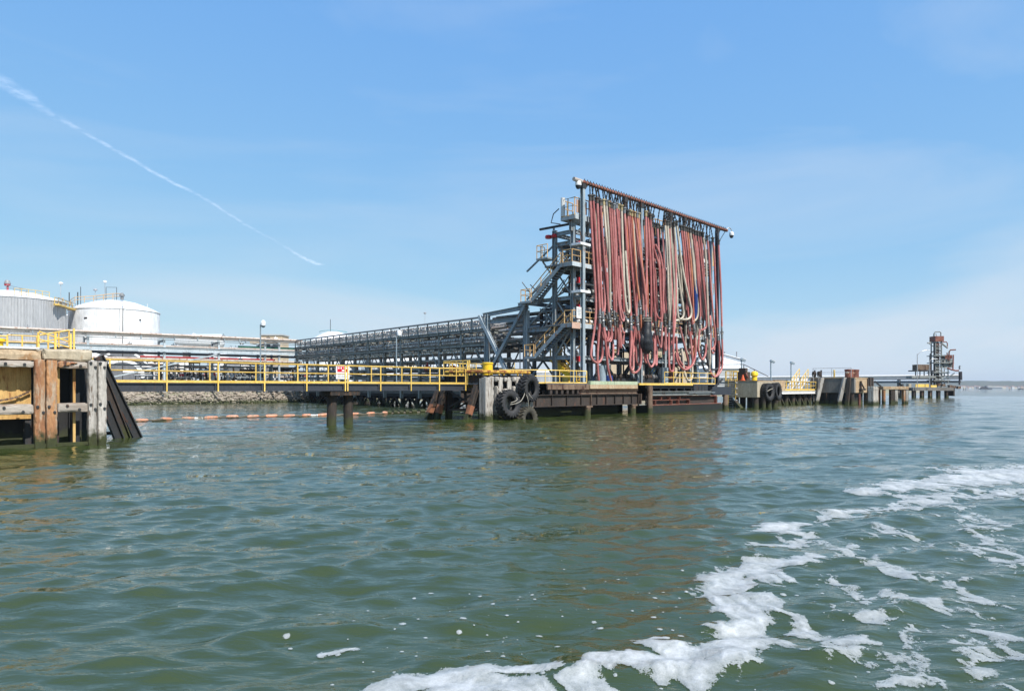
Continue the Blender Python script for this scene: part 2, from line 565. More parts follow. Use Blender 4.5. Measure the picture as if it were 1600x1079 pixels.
M['tank_grey'] = weathered('aluminium_cladding', (0.40, 0.405, 0.415), (0.52, 0.525, 0.535), rust=0.0, rough=0.42, metal=0.25, scale=0.5, stretch=(2, 2, 0.12), bump=0.02, jitter=0.09)
M['seam'] = weathered('seam_grey', (0.45, 0.45, 0.46), rough=0.7, jitter=0.02)
M['galv'] = weathered('galvanised_pipe', (0.48, 0.49, 0.50), (0.36, 0.36, 0.37), rust=0.2, rcol=(0.22, 0.13, 0.08), rough=0.4, metal=0.3, stretch=(1, 1, 1))
M['pipe_white'] = weathered('white_lagged_pipe', (0.72, 0.71, 0.69), (0.60, 0.58, 0.55), rust=0.15, rcol=(0.30, 0.18, 0.11), rough=0.5, stretch=(1, 1, 1))
M['pipe_rusty'] = weathered('brown_stained_pipe', (0.40, 0.33, 0.28), (0.52, 0.46, 0.41), rust=0.4, rcol=(0.22, 0.10, 0.055), rough=0.6, stretch=(1, 1, 1), scale=0.5)
M['pipe_grey'] = weathered('grey_pipe', (0.16, 0.17, 0.18), (0.24, 0.25, 0.26), rust=0.25, rcol=(0.16, 0.08, 0.05), rough=0.5, stretch=(1, 1, 1))
M['pipe_green'] = weathered('green_pipe', (0.03, 0.13, 0.085), (0.045, 0.17, 0.11), rust=0.1, rough=0.45, stretch=(1, 1, 1))
M['teal'] = weathered('teal_paint', (0.05, 0.36, 0.38), rough=0.5)
M['red'] = weathered('red_paint', (0.50, 0.022, 0.03), (0.42, 0.02, 0.025), rough=0.45, rust=0.05)
M['grey_deck'] = weathered('grating_steel', (0.10, 0.11, 0.115), (0.15, 0.155, 0.16), rust=0.35, rcol=(0.16, 0.085, 0.05), rough=0.7)
M['green_board'] = weathered('faded_green_board', (0.34, 0.42, 0.27), (0.42, 0.46, 0.34), rust=0.2, rcol=(0.28, 0.18, 0.10), rough=0.8)
M['beige'] = weathered('beige_wall', (0.58, 0.46, 0.32), (0.52, 0.41, 0.28), rough=0.8, jitter=0.04)
M['pink_board'] = weathered('faded_salmon_board', (0.52, 0.34, 0.26), (0.46, 0.30, 0.23), rust=0.1, rough=0.7)
M['logo_grey'] = weathered('logo_grey_paint', (0.17, 0.175, 0.19), rough=0.5, jitter=0.02, bump=0)
M['hose_red'] = weathered('dusty_red_rubber', (0.31, 0.080, 0.078), (0.48, 0.205, 0.185), rust=0.25, rcol=(0.20, 0.09, 0.08), rough=0.40, scale=0.8, stretch=(1, 1, 0.5), bump=0.15, jitter=0.22)
M['hose_beige'] = weathered('dusty_beige_rubber', (0.48, 0.43, 0.35), (0.38, 0.33, 0.27), rust=0.2, rcol=(0.25, 0.17, 0.12), rough=0.6, scale=0.8, bump=0.15, jitter=0.15)
M['hose_black'] = weathered('black_hose_rubber', (0.03, 0.03, 0.036), (0.05, 0.05, 0.056), rough=0.5)
M['hose_blue'] = weathered('blue_hose_rubber', (0.012, 0.045, 0.21), rough=0.5)
M['coupling'] = weathered('worn_coupling_steel', (0.30, 0.31, 0.32), (0.16, 0.16, 0.165), rust=0.3, rcol=(0.10, 0.06, 0.04), rough=0.45, metal=0.5, scale=4)
M['coupling_dark'] = weathered('dark_coupling_steel', (0.06, 0.058, 0.055), (0.10, 0.09, 0.08), rust=0.3, rough=0.55, metal=0.3, scale=4)
M['coupling_yellow'] = weathered('yellow_flange_paint', (0.40, 0.32, 0.17), (0.30, 0.24, 0.13), rust=0.4, rough=0.6, scale=4)
M['tarp'] = weathered('black_tarpaulin', (0.010, 0.011, 0.014), (0.018, 0.019, 0.023), rough=0.45, bump=0.6, bscale=5)
M['float'] = weathered('faded_orange_float', (0.55, 0.20, 0.10), (0.62, 0.34, 0.23), rust=0.55, rcol=(0.30, 0.20, 0.14), scale=2.5, rscale=5, rough=0.6)
M['boom'] = weathered('dirty_boom_fabric', (0.10, 0.085, 0.06), (0.16, 0.14, 0.10), rough=0.9)
M['cone'] = weathered('orange_cone_plastic', (0.75, 0.12, 0.03), rough=0.5)
M['stone'] = weathered('riprap_stone', (0.36, 0.31, 0.25), (0.20, 0.17, 0.14), rough=0.95, scale=0.55, stretch=(1, 1, 1), bump=0.4, tide=True)
M['land'] = weathered('gravel_ground', (0.24, 0.22, 0.18), (0.17, 0.17, 0.11), rough=0.95, scale=0.1, stretch=(1, 1, 1))
M['grass'] = weathered('scrub_green', (0.10, 0.13, 0.045), (0.15, 0.15, 0.06), rough=0.95, stretch=(1, 1, 1))
M['hill'] = weathered('wooded_shore', (0.055, 0.07, 0.045), (0.09, 0.085, 0.06), rough=0.95, scale=0.012, stretch=(1, 1, 1), bump=0)
M['roof_grey'] = weathered('grey_sheet_roof', (0.42, 0.43, 0.43), (0.36, 0.37, 0.37), rough=0.6)
M['lamp_grey'] = weathered('lamp_housing', (0.20, 0.26, 0.30), (0.26, 0.32, 0.36), rough=0.4)
M['glass'] = weathered('dark_window_glass', (0.02, 0.025, 0.03), rough=0.08, bump=0)
M['sign_red'] = weathered('red_sign_print', (0.60, 0.012, 0.03), rough=0.4, jitter=0, bump=0)
M['sign_white'] = weathered('white_sign_enamel', (0.80, 0.80, 0.79), rough=0.35, jitter=0, bump=0)
M['sign_ink'] = weathered('grey_sign_print', (0.35, 0.36, 0.37), rough=0.5, jitter=0, bump=0)
M['house_wall'] = weathered('pale_house_wall', (0.70, 0.67, 0.62), (0.6, 0.56, 0.5), rough=0.8, jitter=0.15)
M['house_roof'] = weathered('red_brown_roof', (0.26, 0.15, 0.12), rough=0.9, jitter=0.3)
M['hull_black'] = weathered('black_hull_paint', (0.012, 0.013, 0.012), (0.016, 0.02, 0.013), rust=0.1, rcol=(0.05, 0.03, 0.02), rough=0.7)
M['rust_orange'] = weathered('orange_rust', (0.30, 0.13, 0.065), (0.20, 0.08, 0.045), rust=0.4, rcol=(0.06, 0.035, 0.025), rough=0.9, bump=0.4)
M['hull_dark'] = weathered('dark_hull_paint', (0.03, 0.03, 0.04), (0.05, 0.04, 0.045), rough=0.6)
# ------------------------------------------------------------------ water: a real, wavy surface
rngw = np.random.default_rng(7)
NW = 64
lam = np.exp(rngw.uniform(np.log(0.28), np.log(7.5), NW))
wdir = math.radians(-76) + rngw.normal(0, 0.50, NW)
wk = 2 * np.pi / lam
wkx, wky = wk * np.cos(wdir), wk * np.sin(wdir)
wph = rngw.uniform(0, 2 * np.pi, NW)
wamp = 0.0036 * lam ** 0.80 * np.where(lam < 0.75, 1.85, np.where(lam < 1.4, 1.45, np.where(lam < 2.8, 0.95, 0.62)))

def wave_height(x, y, spacing):
    h = np.zeros_like(x)
    for i in range(NW):
        att = np.clip((lam[i] / spacing - 2.2) / 2.5, 0, 1)
        h += wamp[i] * att * np.sin(wkx[i] * x + wky[i] * y + wph[i] + 0.6 * np.sin(0.35 * wkx[i] * y - 0.3 * wky[i] * x))
    # crests a little sharper than troughs
    return h + 1.3 * h * np.abs(h) * np.sign(h) * (h > 0)

def grid_mesh(name, X, Y, Z, mat, keep=None, attr=None, wrap=False):
    nr, nc = X.shape
    idx = np.arange(nr * nc).reshape(nr, nc)
    if wrap:
        a, b = idx[:-1, :], idx[1:, :]
        q = np.stack([a, np.roll(a, -1, 1), np.roll(b, -1, 1), b], -1).reshape(-1, 4)
    else:
        q = np.stack([idx[:-1, :-1], idx[:-1, 1:], idx[1:, 1:], idx[1:, :-1]], -1).reshape(-1, 4)
    if keep is not None:
        q = q[keep.reshape(-1)]
    co = np.stack([X, Y, Z], -1).reshape(-1, 3)
    if keep is not None:
        used = np.unique(q)
        remap = np.zeros(nr * nc, dtype=np.int64)
        remap[used] = np.arange(len(used))
        q, co = remap[q], co[used]
        if attr is not None:
            attr = attr.reshape(-1)[used]
    me = bpy.data.meshes.new(name)
    me.vertices.add(len(co))
    me.vertices.foreach_set('co', co.astype(np.float32).ravel())
    nq = len(q)
    me.loops.add(nq * 4)
    me.loops.foreach_set('vertex_index', q.astype(np.int32).ravel())
    me.polygons.add(nq)
    me.polygons.foreach_set('loop_start', np.arange(0, nq * 4, 4, dtype=np.int32))
    me.polygons.foreach_set('use_smooth', np.ones(nq, dtype=bool))
    if attr is not None:
        at_ = me.attributes.new('foam', 'FLOAT', 'POINT')
        at_.data.foreach_set('value', attr.astype(np.float32).ravel())
    me.update(calc_edges=True)
    me.validate()
    me.materials.append(mat)
    return me

def water_material():
    m = bpy.data.materials.new('river_water')
    m.use_nodes = True
    nt = m.node_tree
    L = nt.links.new
    b = nt.nodes['Principled BSDF']
    ge = nt.nodes.new('ShaderNodeNewGeometry')
    n0 = nd(nt, 'ShaderNodeTexNoise', Scale=0.05, Detail=3.0)
    L(ge.outputs['Position'], n0.inputs['Vector'])
    r0 = ramp(nt, 0.3, 0.7)
    L(n0.outputs['Fac'], r0.inputs['Value'])
    c = mixc(nt, r0.outputs[0], (0.031, 0.047, 0.012), (0.039, 0.053, 0.013))
    L(c, b.inputs['Base Color'])
    b.inputs['Roughness'].default_value = 0.03
    b.inputs['IOR'].default_value = 1.52
    b.inputs['Specular IOR Level'].default_value = 0.6
    # ripples at three sizes, drawn out along the crests
    mp = nt.nodes.new('ShaderNodeMapping')
    mp.inputs['Rotation'].default_value = (0, 0, math.radians(12))
    mp.inputs['Scale'].default_value = (0.8, 2.0, 1.0)
    L(ge.outputs['Position'], mp.inputs['Vector'])
    last = None
    for sc, dist in ((0.18, 0.22), (0.5, 0.08), (1.7, 0.026), (5.5, 0.012), (17.0, 0.0028)):
        n = nd(nt, 'ShaderNodeTexNoise', Scale=sc, Detail=3.0, Roughness=0.5, Distortion=0.35)
        L(mp.outputs[0], n.inputs['Vector'])
        bp = nt.nodes.new('ShaderNodeBump')
        bp.inputs['Strength'].default_value = 1.0
        bp.inputs['Distance'].default_value = dist
        L(n.outputs['Fac'], bp.inputs['Height'])
        if last:
            L(last, bp.inputs['Normal'])
        last = bp.outputs[0]
    L(last, b.inputs['Normal'])
    return m

M['water'] = water_material()
th_f = np.radians(np.linspace(-46, 46, 760))
th_b = np.radians(np.linspace(46, 314, 72)[1:-1])
th_all = np.concatenate([th_f, th_b])
r_in = np.concatenate([[0.02, 0.8, 1.6, 2.4, 3.2, 3.9], np.geomspace(4.4, 260, 640), np.geomspace(263, 26000, 60)])
TT, RR = np.meshgrid(th_all, r_in)
WX, WY = RR * np.sin(TT), RR * np.cos(TT)
sp_r = np.gradient(r_in)[:, None] * np.ones_like(TT)
sp_t = RR * np.where(np.abs(TT) < np.radians(46.5), np.radians(92.0 / 760), np.radians(3.7))
SPACING = np.maximum(sp_r, sp_t)
WZ = wave_height(WX, WY, SPACING)
me = grid_mesh('river', WX, WY, WZ, M['water'], wrap=True)
river = bpy.data.objects.new('river', me)
COL.objects.link(river)
tag(river, kind='structure')
bed = solid('river_bed', MB().box((-4000, -4000, -4.6), (26000, 26000, -4.0)), weathered('river_mud', (0.06, 0.055, 0.035), rough=1.0, bump=0, jitter=0), None, None, (0, 0, -4.6), WORLD, kind='structure')  # unseen bed, added so reflections heading downward end in the dark

# ------------------------------------------------------------------ wake foam lying on the water
def vnoise(x, y, seed):
    """smooth value noise"""
    rg = np.random.default_rng(seed)
    tab = rg.random((256, 256))
    xi, yi = np.floor(x).astype(int), np.floor(y).astype(int)
    fx, fy = x - xi, y - yi
    fx, fy = fx * fx * (3 - 2 * fx), fy * fy * (3 - 2 * fy)
    a = tab[xi % 256, yi % 256]; b_ = tab[(xi + 1) % 256, yi % 256]
    c = tab[xi % 256, (yi + 1) % 256]; d = tab[(xi + 1) % 256, (yi + 1) % 256]
    return (a * (1 - fx) + b_ * fx) * (1 - fy) + (c * (1 - fx) + d * fx) * fy

def fbm(x, y, seed, octv=5, gain=0.55):
    s, a, tot = 0, 1.0, 0
    for o in range(octv):
        s = s + a * vnoise(x * 2 ** o + 17.3 * o, y * 2 ** o - 9.1 * o, seed + o)
        tot += a
        a *= gain
    return s / tot

def foam_field(x, y):
    wx = x + 0.55 * (fbm(x * 0.9, y * 0.9, 31) - 0.5) + 0.25 * (fbm(x * 2.7, y * 2.7, 37) - 0.5)
    wy = y + 0.9 * (fbm(x * 0.9, y * 0.9, 41) - 0.5) + 0.35 * (fbm(x * 2.7, y * 2.7, 47) - 0.5)
    D = np.full_like(x, -1.0)
    # (pixel u, v, half width in metres, strength)
    lines = [
        [(2300, 712, 2.2, .9), (1900, 722, 2.1, 1.1), (1680, 735, 2.0, 1.2), (1560, 742, 1.7, 1.15), (1480, 752, 1.1, 1.0), (1360, 768, .55, .85)],
        [(1640, 770, .9, .62), (1560, 772, .8, .7), (1480, 774, .7, .7), (1400, 790, .5, .7), (1300, 806, .3, .6)],
        [(1330, 800, .3, .55), (1250, 822, .35, .62), (1205, 832, .3, .75), (1270, 842, .3, .6), (1250, 858, .28, .75), (1200, 852, .2, .6)],
        [(1330, 850, .4, .5), (1280, 872, .45, .7), (1200, 888, .42, .9), (1130, 905, .36, .95), (1115, 930, .26, .8), (1150, 955, .28, .9)],
        [(1200, 895, .35, .8), (1190, 940, .34, .95), (1160, 985, .38, 1.0), (1200, 1010, .34, 1.0), (1170, 1040, .34, 1.0), (1080, 1040, .26, .9), (1020, 1028, .12, .8)],
        [(1215, 945, .14, .8), (1255, 955, .12, .85), (1275, 978, .12, .75), (1240, 990, .12, .7)],
        [(1190, 1050, .26, 1.0), (1120, 1060, .20, .85), (1010, 1050, .16, .8), (930, 1052, .18, 1.0), (890, 1072, .2, .95)],
        [(870, 1055, .14, .95), (800, 1048, .16, 1.0), (720, 1050, .18, 1.0), (660, 1060, .2, 1.0), (600, 1085, .2, .9)],
        [(900, 1090, .4, 1.0), (700, 1095, .45, 1.0)],
        [(1220, 1015, .2, .8), (1260, 1030, .16, .6), (1300, 1040, .2, .52)],
        [(980, 1003, .05, .78), (1035, 998, .05, .78)],
        [(1420, 775, .7, .58), (1500, 800, .6, .45), (1560, 860, .9, .46), (1620, 880, .8, .47)],
        [(1380, 815, .7, .41), (1450, 850, .9, .40), (1400, 900, .9, .43), (1360, 950, .8, .40)],
        [(1540, 975, .25, .62), (1560, 1000, .22, .55), (1600, 1030, .3, .5)],
        [(1300, 1010, .3, .5), (1330, 1060, .25, .54), (1420, 1030, .3, .5), (1380, 1080, .3, .5)],
        [(1430, 1010, .5, .42), (1520, 1060, .5, .42), (1600, 960, .6, .42)],
        [(1290, 900, .6, .44), (1340, 940, .6, .41), (1450, 960, .7, .40), (1540, 930, .7, .41)],
        [(1280, 990, .4, .45), (1400, 1000, .5, .41), (1480, 985, .5, .42), (1560, 1040, .4, .43)],
        [(505, 1024, .10, .7), (535, 1020, .1, .66)],
    ]
    for ln in lines:
        pts = []
        for u, v, wd, st in ln:
            px, py = on_water(u, v)
            pts.append((px, py, wd, st))
        for (ax, ay, aw, as_), (bx, by, bw, bs) in zip(pts[:-1], pts[1:]):
            ex, ey = bx - ax, by - ay
            tt = np.clip(((wx - ax) * ex + (wy - ay) * ey) / (ex * ex + ey * ey), 0, 1)
            d = np.hypot(wx - ax - tt * ex, wy - ay - tt * ey)
            wd = aw + (bw - aw) * tt
            st = as_ + (bs - as_) * tt
            D = np.maximum(D, st * (1.45 - d / wd))
    D = D - 0.16 * np.clip((0.80 - D) / 0.25, 0, 1)
    broad = np.clip(D, -1, 1.15)
    lace = np.abs(fbm(wx * 2.1, wy * 1.6, 61, 4) - 0.5) * 4.2            # ridged: lacy webs with holes
    lump = fbm(wx * 2.3, wy * 1.7, 71, 6, .6)
    web = fbm(wx * 5.5, wy * 3.8, 81, 4)
    f = broad * 0.85 + (lump - 0.5) * 1.35 + (0.45 - lace) * 0.46 + (web - 0.5) * 0.9 + (fbm(wx * 13, wy * 9, 86, 3) - 0.5) * 0.55
    # single bubbles near the patches
    cell = 0.16
    cx, cy = np.floor(x / cell), np.floor(y / cell)
    h1 = np.abs(np.sin(cx * 127.1 + cy * 311.7) * 43758.5453) % 1
    h2 = np.abs(np.sin(cx * 269.5 + cy * 183.3) * 43758.5453) % 1
    h3 = np.abs(np.sin(cx * 419.2 + cy * 371.9) * 43758.5453) % 1
    bx_, by_ = (cx + 0.25 + 0.5 * h1) * cell, (cy + 0.25 + 0.5 * h2) * cell
    rad = 0.005 + 0.022 * h1 * h2 * 1.6
    near = np.clip(1.25 - np.hypot((x - 1.2) / 3.2, (y - 7.2) / 2.4), 0, 1)
    clus = fbm(x * 0.8, y * 0.6, 91, 3)
    dot = (h3 > 0.985 - 0.30 * near - 0.9 * np.clip(clus - 0.5, 0, 0.3)) & (near > 0)
    bub = np.where(dot, 1.0 - np.hypot(x - bx_, y - by_) / rad, -1)
    f = np.maximum(f, np.where(bub > -0.6, 0.5 + 0.5 * bub, -1))
    return f

def foam_material():
    m = bpy.data.materials.new('wake_foam')
    m.use_nodes = True
    nt = m.node_tree
    L = nt.links.new
    b = nt.nodes['Principled BSDF']
    out = nt.nodes['Material Output']
    atn = nt.nodes.new('ShaderNodeAttribute'); atn.attribute_name = 'foam'
    ge = nt.nodes.new('ShaderNodeNewGeometry')
    n1 = nd(nt, 'ShaderNodeTexNoise', Scale=20.0, Detail=8.0, Roughness=0.75)
    L(ge.outputs['Position'], n1.inputs['Vector'])
    vo = nd(nt, 'ShaderNodeTexVoronoi', Scale=70.0)
    L(ge.outputs['Position'], vo.inputs['Vector'])
    ma = nt.nodes.new('ShaderNodeMath'); ma.operation = 'MULTIPLY_ADD'
    ma.inputs[1].default_value = 0.55
    L(n1.outputs['Fac'], ma.inputs[0]); L(atn.outputs['Fac'], ma.inputs[2])
    mb_ = nt.nodes.new('ShaderNodeMath'); mb_.operation = 'MULTIPLY_ADD'
    mb_.inputs[1].default_value = -0.22
    L(vo.outputs['Distance'], mb_.inputs[0]); L(ma.outputs[0], mb_.inputs[2])
    r = ramp(nt, 0.60, 0.66)
    L(mb_.outputs[0], r.inputs['Value'])
    thick = ramp(nt, 0.60, 1.45); thick.inputs['To Min'].default_value = 0.55; thick.inputs['To Max'].default_value = 0.93
    L(mb_.outputs[0], thick.inputs['Value'])
    mu = nt.nodes.new('ShaderNodeMath'); mu.operation = 'MULTIPLY'
    L(r.outputs[0], mu.inputs[0]); L(thick.outputs[0], mu.inputs[1])
    v2 = nd(nt, 'ShaderNodeTexVoronoi', Scale=120.0)
    L(ge.outputs['Position'], v2.inputs['Vector'])
    gr = ramp(nt, 0.10, 0.42); gr.inputs['To Min'].default_value = 1.0; gr.inputs['To Max'].default_value = 0.74
    L(v2.outputs['Distance'], gr.inputs['Value'])
    n6 = nd(nt, 'ShaderNodeTexNoise', Scale=7.0, Detail=6.0, Roughness=0.7)
    L(ge.outputs['Position'], n6.inputs['Vector'])
    g2 = ramp(nt, 0.35, 0.62); g2.inputs['To Min'].default_value = 0.72; g2.inputs['To Max'].default_value = 1.05
    L(n6.outputs['Fac'], g2.inputs['Value'])
    g3 = nt.nodes.new('ShaderNodeMath'); g3.operation = 'MULTIPLY'
    L(gr.outputs[0], g3.inputs[0]); L(g2.outputs[0], g3.inputs[1])
    m2 = nt.nodes.new('ShaderNodeMath'); m2.operation = 'MULTIPLY'; m2.use_clamp = True
    L(mu.outputs[0], m2.inputs[0]); L(g3.outputs[0], m2.inputs[1])
    mu = m2
    c = mixc(nt, thick.outputs[0], (0.36, 0.40, 0.41), (0.60, 0.62, 0.63))
    L(c, b.inputs['Base Color'])
    b.inputs['Roughness'].default_value = 0.75
    bp = nt.nodes.new('ShaderNodeBump')
    bp.inputs['Strength'].default_value = 0.5; bp.inputs['Distance'].default_value = 0.015
    L(mb_.outputs[0], bp.inputs['Height']); L(bp.outputs[0], b.inputs['Normal'])
    L(mu.outputs[0], b.inputs['Alpha'])
    return m

M['foam'] = foam_material()
fth = np.arange(math.radians(-19), math.radians(54), 0.0008)
frr = 1.0 / np.linspace(1 / 5.55, 1 / 30.0, 620)
FT, FR = np.meshgrid(fth, frr)
FX, FY = FR * np.sin(FT), FR * np.cos(FT)
FF = foam_field(FX, FY)
FZ = wave_height(FX, FY, np.maximum(FR * 0.0078, FR * math.radians(92.0 / 760))) + 0.010 + 0.012 * np.clip(FF - 0.5, 0, 0.6)
kv = FF > 0.30
keep = kv[:-1, :-1] | kv[1:, :-1] | kv[:-1, 1:] | kv[1:, 1:]
me = grid_mesh('wake_foam', FX, FY, FZ, M['foam'], keep=keep, attr=FF)
foam = bpy.data.objects.new('wake_foam', me)
COL.objects.link(foam)
tag(foam, 'white wake foam drifting on the green water in the foreground', 'foam', kind='stuff')
# ------------------------------------------------------------------ near left: timber-faced mooring dolphin
rnd = random.Random(3)
LF = -7.07                                   # its river face
T = Thing('mooring_dolphin', 'timber faced dolphin with rust stained posts at the left edge of the picture', 'dolphin', (-44.0, LF + 3, 0))
def fp(u, v, L=LF):
    return on_front(u, v, L)
# concrete cap: two blocks of slightly different height
zc0, zc1 = 3.66, 4.16
T.part('concrete_cap', MB().rbox((-52.0, LF + 0.16, zc0), (-43.92, LF + 6.0, zc1 - 0.05), .22, .02, .05, 1), M['concrete'])
T.part('concrete_cap', MB().rbox((-43.90, LF + 0.10, zc0 - 0.02), (-42.05, LF + 6.0, zc1 + 0.01), .1, .022, .06, 4), M['concrete_pale'])
T.part('edge_kerb', MB().box((-52.0, LF + 0.22, zc1 - 0.048), (-44.0, LF + 0.42, zc1 + 0.05)), M['pipe_white'], bevel=0.02)
# vertical posts (pairs), brown middle pair, grey end pair
def post(t0, t1, z1, mat, L0=LF, d=0.36, seed=0):
    return T.part('timber_post', MB().rbox((t0, L0, -1.6), (t1, L0 + d, z1), .11, .012, .03, seed), mat)
tA = [fp(u, 640)[0] for u in (54.5, 72.5, 90.5)]
tB = [fp(u, 640)[0] for u in (138.5, 153.0, 167.5)]
post(tA[0], tA[1] - 0.02, 3.70, M['timber_brown'], seed=1)
post(tA[1] + 0.01, tA[2], 3.69, M['timber_brown'], seed=2)
post(tB[0], tB[1] - 0.015, 3.70, M['timber'], seed=3)
post(tB[1] + 0.015, tB[2], 3.68, M['timber'], seed=4)
post(-47.6, -47.2, 3.68, M['timber'], seed=5)
post(-47.18, -46.8, 3.7, M['timber_brown'], seed=6)
# walers between the posts
def waler(t0, t1, z0, z1, dz=0.0, L0=LF + 0.05, seed=0):
    return T.part('waler', MB().rbox((t0, L0, z0), (t1, L0 + .3, z1), .1, .014, .03, seed + 9), M['timber_flat'])
waler(-46.78, tA[0] - 0.01, 3.36, 3.63, 0.02, seed=1)
waler(tA[2] + 0.01, tB[0] - 0.01, 3.34, 3.64, 0.0, seed=2)
waler(-46.78, tA[0] - 0.01, 1.40, 1.84, 0.0, seed=3)
waler(tA[2] + 0.01, tB[0] - 0.01, 1.46, 1.86, 0.0, seed=4)
T.part('waler', MB().box((-49.0, LF + 0.1, 0.02), (tB[0], LF + 0.3, 0.16)), M['timber_dark'])
# rotten brown timber between the cap and the upper waler
for k in range(5):
    a = tA[2] + .03 + k * .13
    T.part('rotten_timber', MB().rbox((a, LF - .02, 3.36 + .05 * k), (a + .2, LF + .2, 3.66 - .01 * k), .05, .03, .04, 30 + k), M['rust_orange'] if k % 2 else M['timber_brown'])
# bolts with washers
mbolt = MB()
bolts = []
for t, z in ((tA[0] + .10, 1.72), (tA[0] + .30, 1.48), (tA[1] + .10, 1.72), (tA[1] + .30, 1.48),
             (tB[0] + .09, 3.60), (tB[0] + .26, 3.42), (tB[1] + .10, 3.60), (tB[1] + .26, 3.42),
             (tB[0] + .09, 1.78), (tB[0] + .26, 1.58), (tB[1] + .10, 1.80), (tB[1] + .26, 1.60),
             (tA[2] + .36, 1.74), (tA[2] + .82, 1.58), (tA[2] + .86, 3.46), (tA[0] - .40, 1.52), (tA[0] - 1.05, 1.70), (tA[0] - .35, 3.48), (tA[0] - 1.0, 3.50)):
    on_post = any(a <= t <= b for a, b in ((tA[0], tA[2]), (tB[0], tB[2])))
    Lb = LF if on_post else LF + 0.05 
    q = MB().lathe((t, Lb - 0.03, z), [(0.0, -0.02), (0.055, -0.015), (0.06, 0.035)], 10, False, axis='y')
    T.part('bolt', q, M['steel_dark'])
# ochre panel standing behind the left opening and its bolts
T.part('backing_panel', MB().box((-46.5, LF + 0.9, 1.2), (tA[0] + 0.05, LF + 0.98, 3.6)), M['plywood'])
for i in range(3):
    T.part('panel_batten', MB().box((-46.3 + i * 0.8, LF + 0.86, 1.25), (-46.18 + i * 0.8, LF + 0.905, 3.55)), M['plywood'])
T.part('side_panel', MB().box((tA[2] - 0.02, LF + 0.40, 1.84), (tA[2] + 0.16, LF + 0.46, 3.4)), M['plywood'])
# black sheet wall and piles behind
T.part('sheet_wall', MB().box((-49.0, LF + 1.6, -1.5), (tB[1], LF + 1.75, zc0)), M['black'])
for t in (-45.6, -44.2, -43.3, -42.5):
    T.part('pile', MB().ibeam((t, LF + 1.15, -2), (t, LF + 1.15, zc0), 0.34, 0.36), M['steel_dark'])
for t in (-48.0, -45.5, -43.0):
    T.part('pile', MB().cyl((t, LF + 4.6, -2), (t, LF + 4.6, zc0), 0.28, 12), M['rust_dark'])
T.part('access_pole', MB().box((tB[0] - 0.46, LF + 0.55, 0.1), (tB[0] - 0.36, LF + 0.63, 3.5)), M['plywood'])
# slack chain behind the opening
ch = MB()
for k, p in enumerate(spline([(tA[0] - 0.05, LF + 0.75, 2.35), (tA[0] - 0.5, LF + 0.75, 2.12), (tA[0] - 1.1, LF + 0.75, 1.98), (tA[0] - 1.6, LF + 0.72, 1.95)], 7)):
    d = 0.05
    ch.bar((p.x - d, p.y, p.z - 0.02), (p.x + d, p.y, p.z + 0.02), 0.04 if k % 2 else 0.085, 0.085 if k % 2 else 0.04)
T.part('chain', ch, M['rust'])
# raking steel piles running down to the right
for (ua, va), (ub, vb), L, mat in (((168, 586), (213, 680), -2.3, 'steel_dark'), ((168, 612), (195, 680), -2.9, 'rust_dark'), ((168, 640), (184, 680), -3.4, 'steel_dark')):
    pa, pb = Vector(on_front(ua, va, L)), Vector(on_front(ub, vb, L))
    T.part('raking_pile', MB().ibeam(pa + (pa - pb) * .30, pb + (pb - pa) * .40, 0.36, 0.42, up=(1, 0, 0)), M[mat])
T.part('low_brace', MB().bar((-42.2, -2.55, 0.30), (-39.6, -2.55, 0.22), 0.1, 0.16), M['steel_dark'])
# steel cabinet end where the walkway lands
T.part('landing_block', MB().box((-42.6, -3.4, 3.0), (-41.8, -2.2, 4.45)), M['steel_dark'])
# yellow rails on the cap, and the steps to the walkway
handrail(T, [(-50.5, LF + 2.6, zc1), (-44.7, LF + 2.6, zc1)], M['yellow'], h=0.6, step=4.0, r=0.04, mid=False)
handrail(T, [(-44.7, LF + 2.6, zc1), (-43.6, LF + 2.6, zc1)], M['yellow'], h=0.66, step=0.55, r=0.03)
st = handrail(T, [(-43.5, LF + 3.0, zc1), (-42.1, LF + 3.6, zc1 + 0.35)], M['yellow'], h=0.72, step=0.5, r=0.035, parent=None)
T.part('handrail', MB().tube([(-43.6, LF + 2.2, zc1 + 0.85), (-42.3, LF + 2.6, zc1 + 0.45)], 0.03, 6).tube([(-43.6, LF + 2.2, zc1 + 0.5), (-42.3, LF + 2.6, zc1 + 0.2)], 0.03, 6), M['yellow'])
for t in (-43.6, -42.95, -42.35):
    T.part('rail_post', MB().box((t - 0.04, LF + 2.3, zc1), (t + 0.04, LF + 2.38, zc1 + 0.82)), M['yellow'])
T.part('gate_post', MB().box((-42.10, LF + 2.9, zc1 - 0.3), (-42.03, LF + 2.97, zc1 + 1.12)), M['yellow'])
bp_ = at(-3, 527, 32.0)
bq = to_pier(bp_[0], bp_[1], 0)
b_ = T.part('bollard', MB().lathe((bq[0], bq[1], zc1), [(0.0, 0.0), (0.2, 0.0), (0.2, 0.42), (0.3, 0.46), (0.3, 0.58), (0.0, 0.62)], 16), M['yellow_bright'])

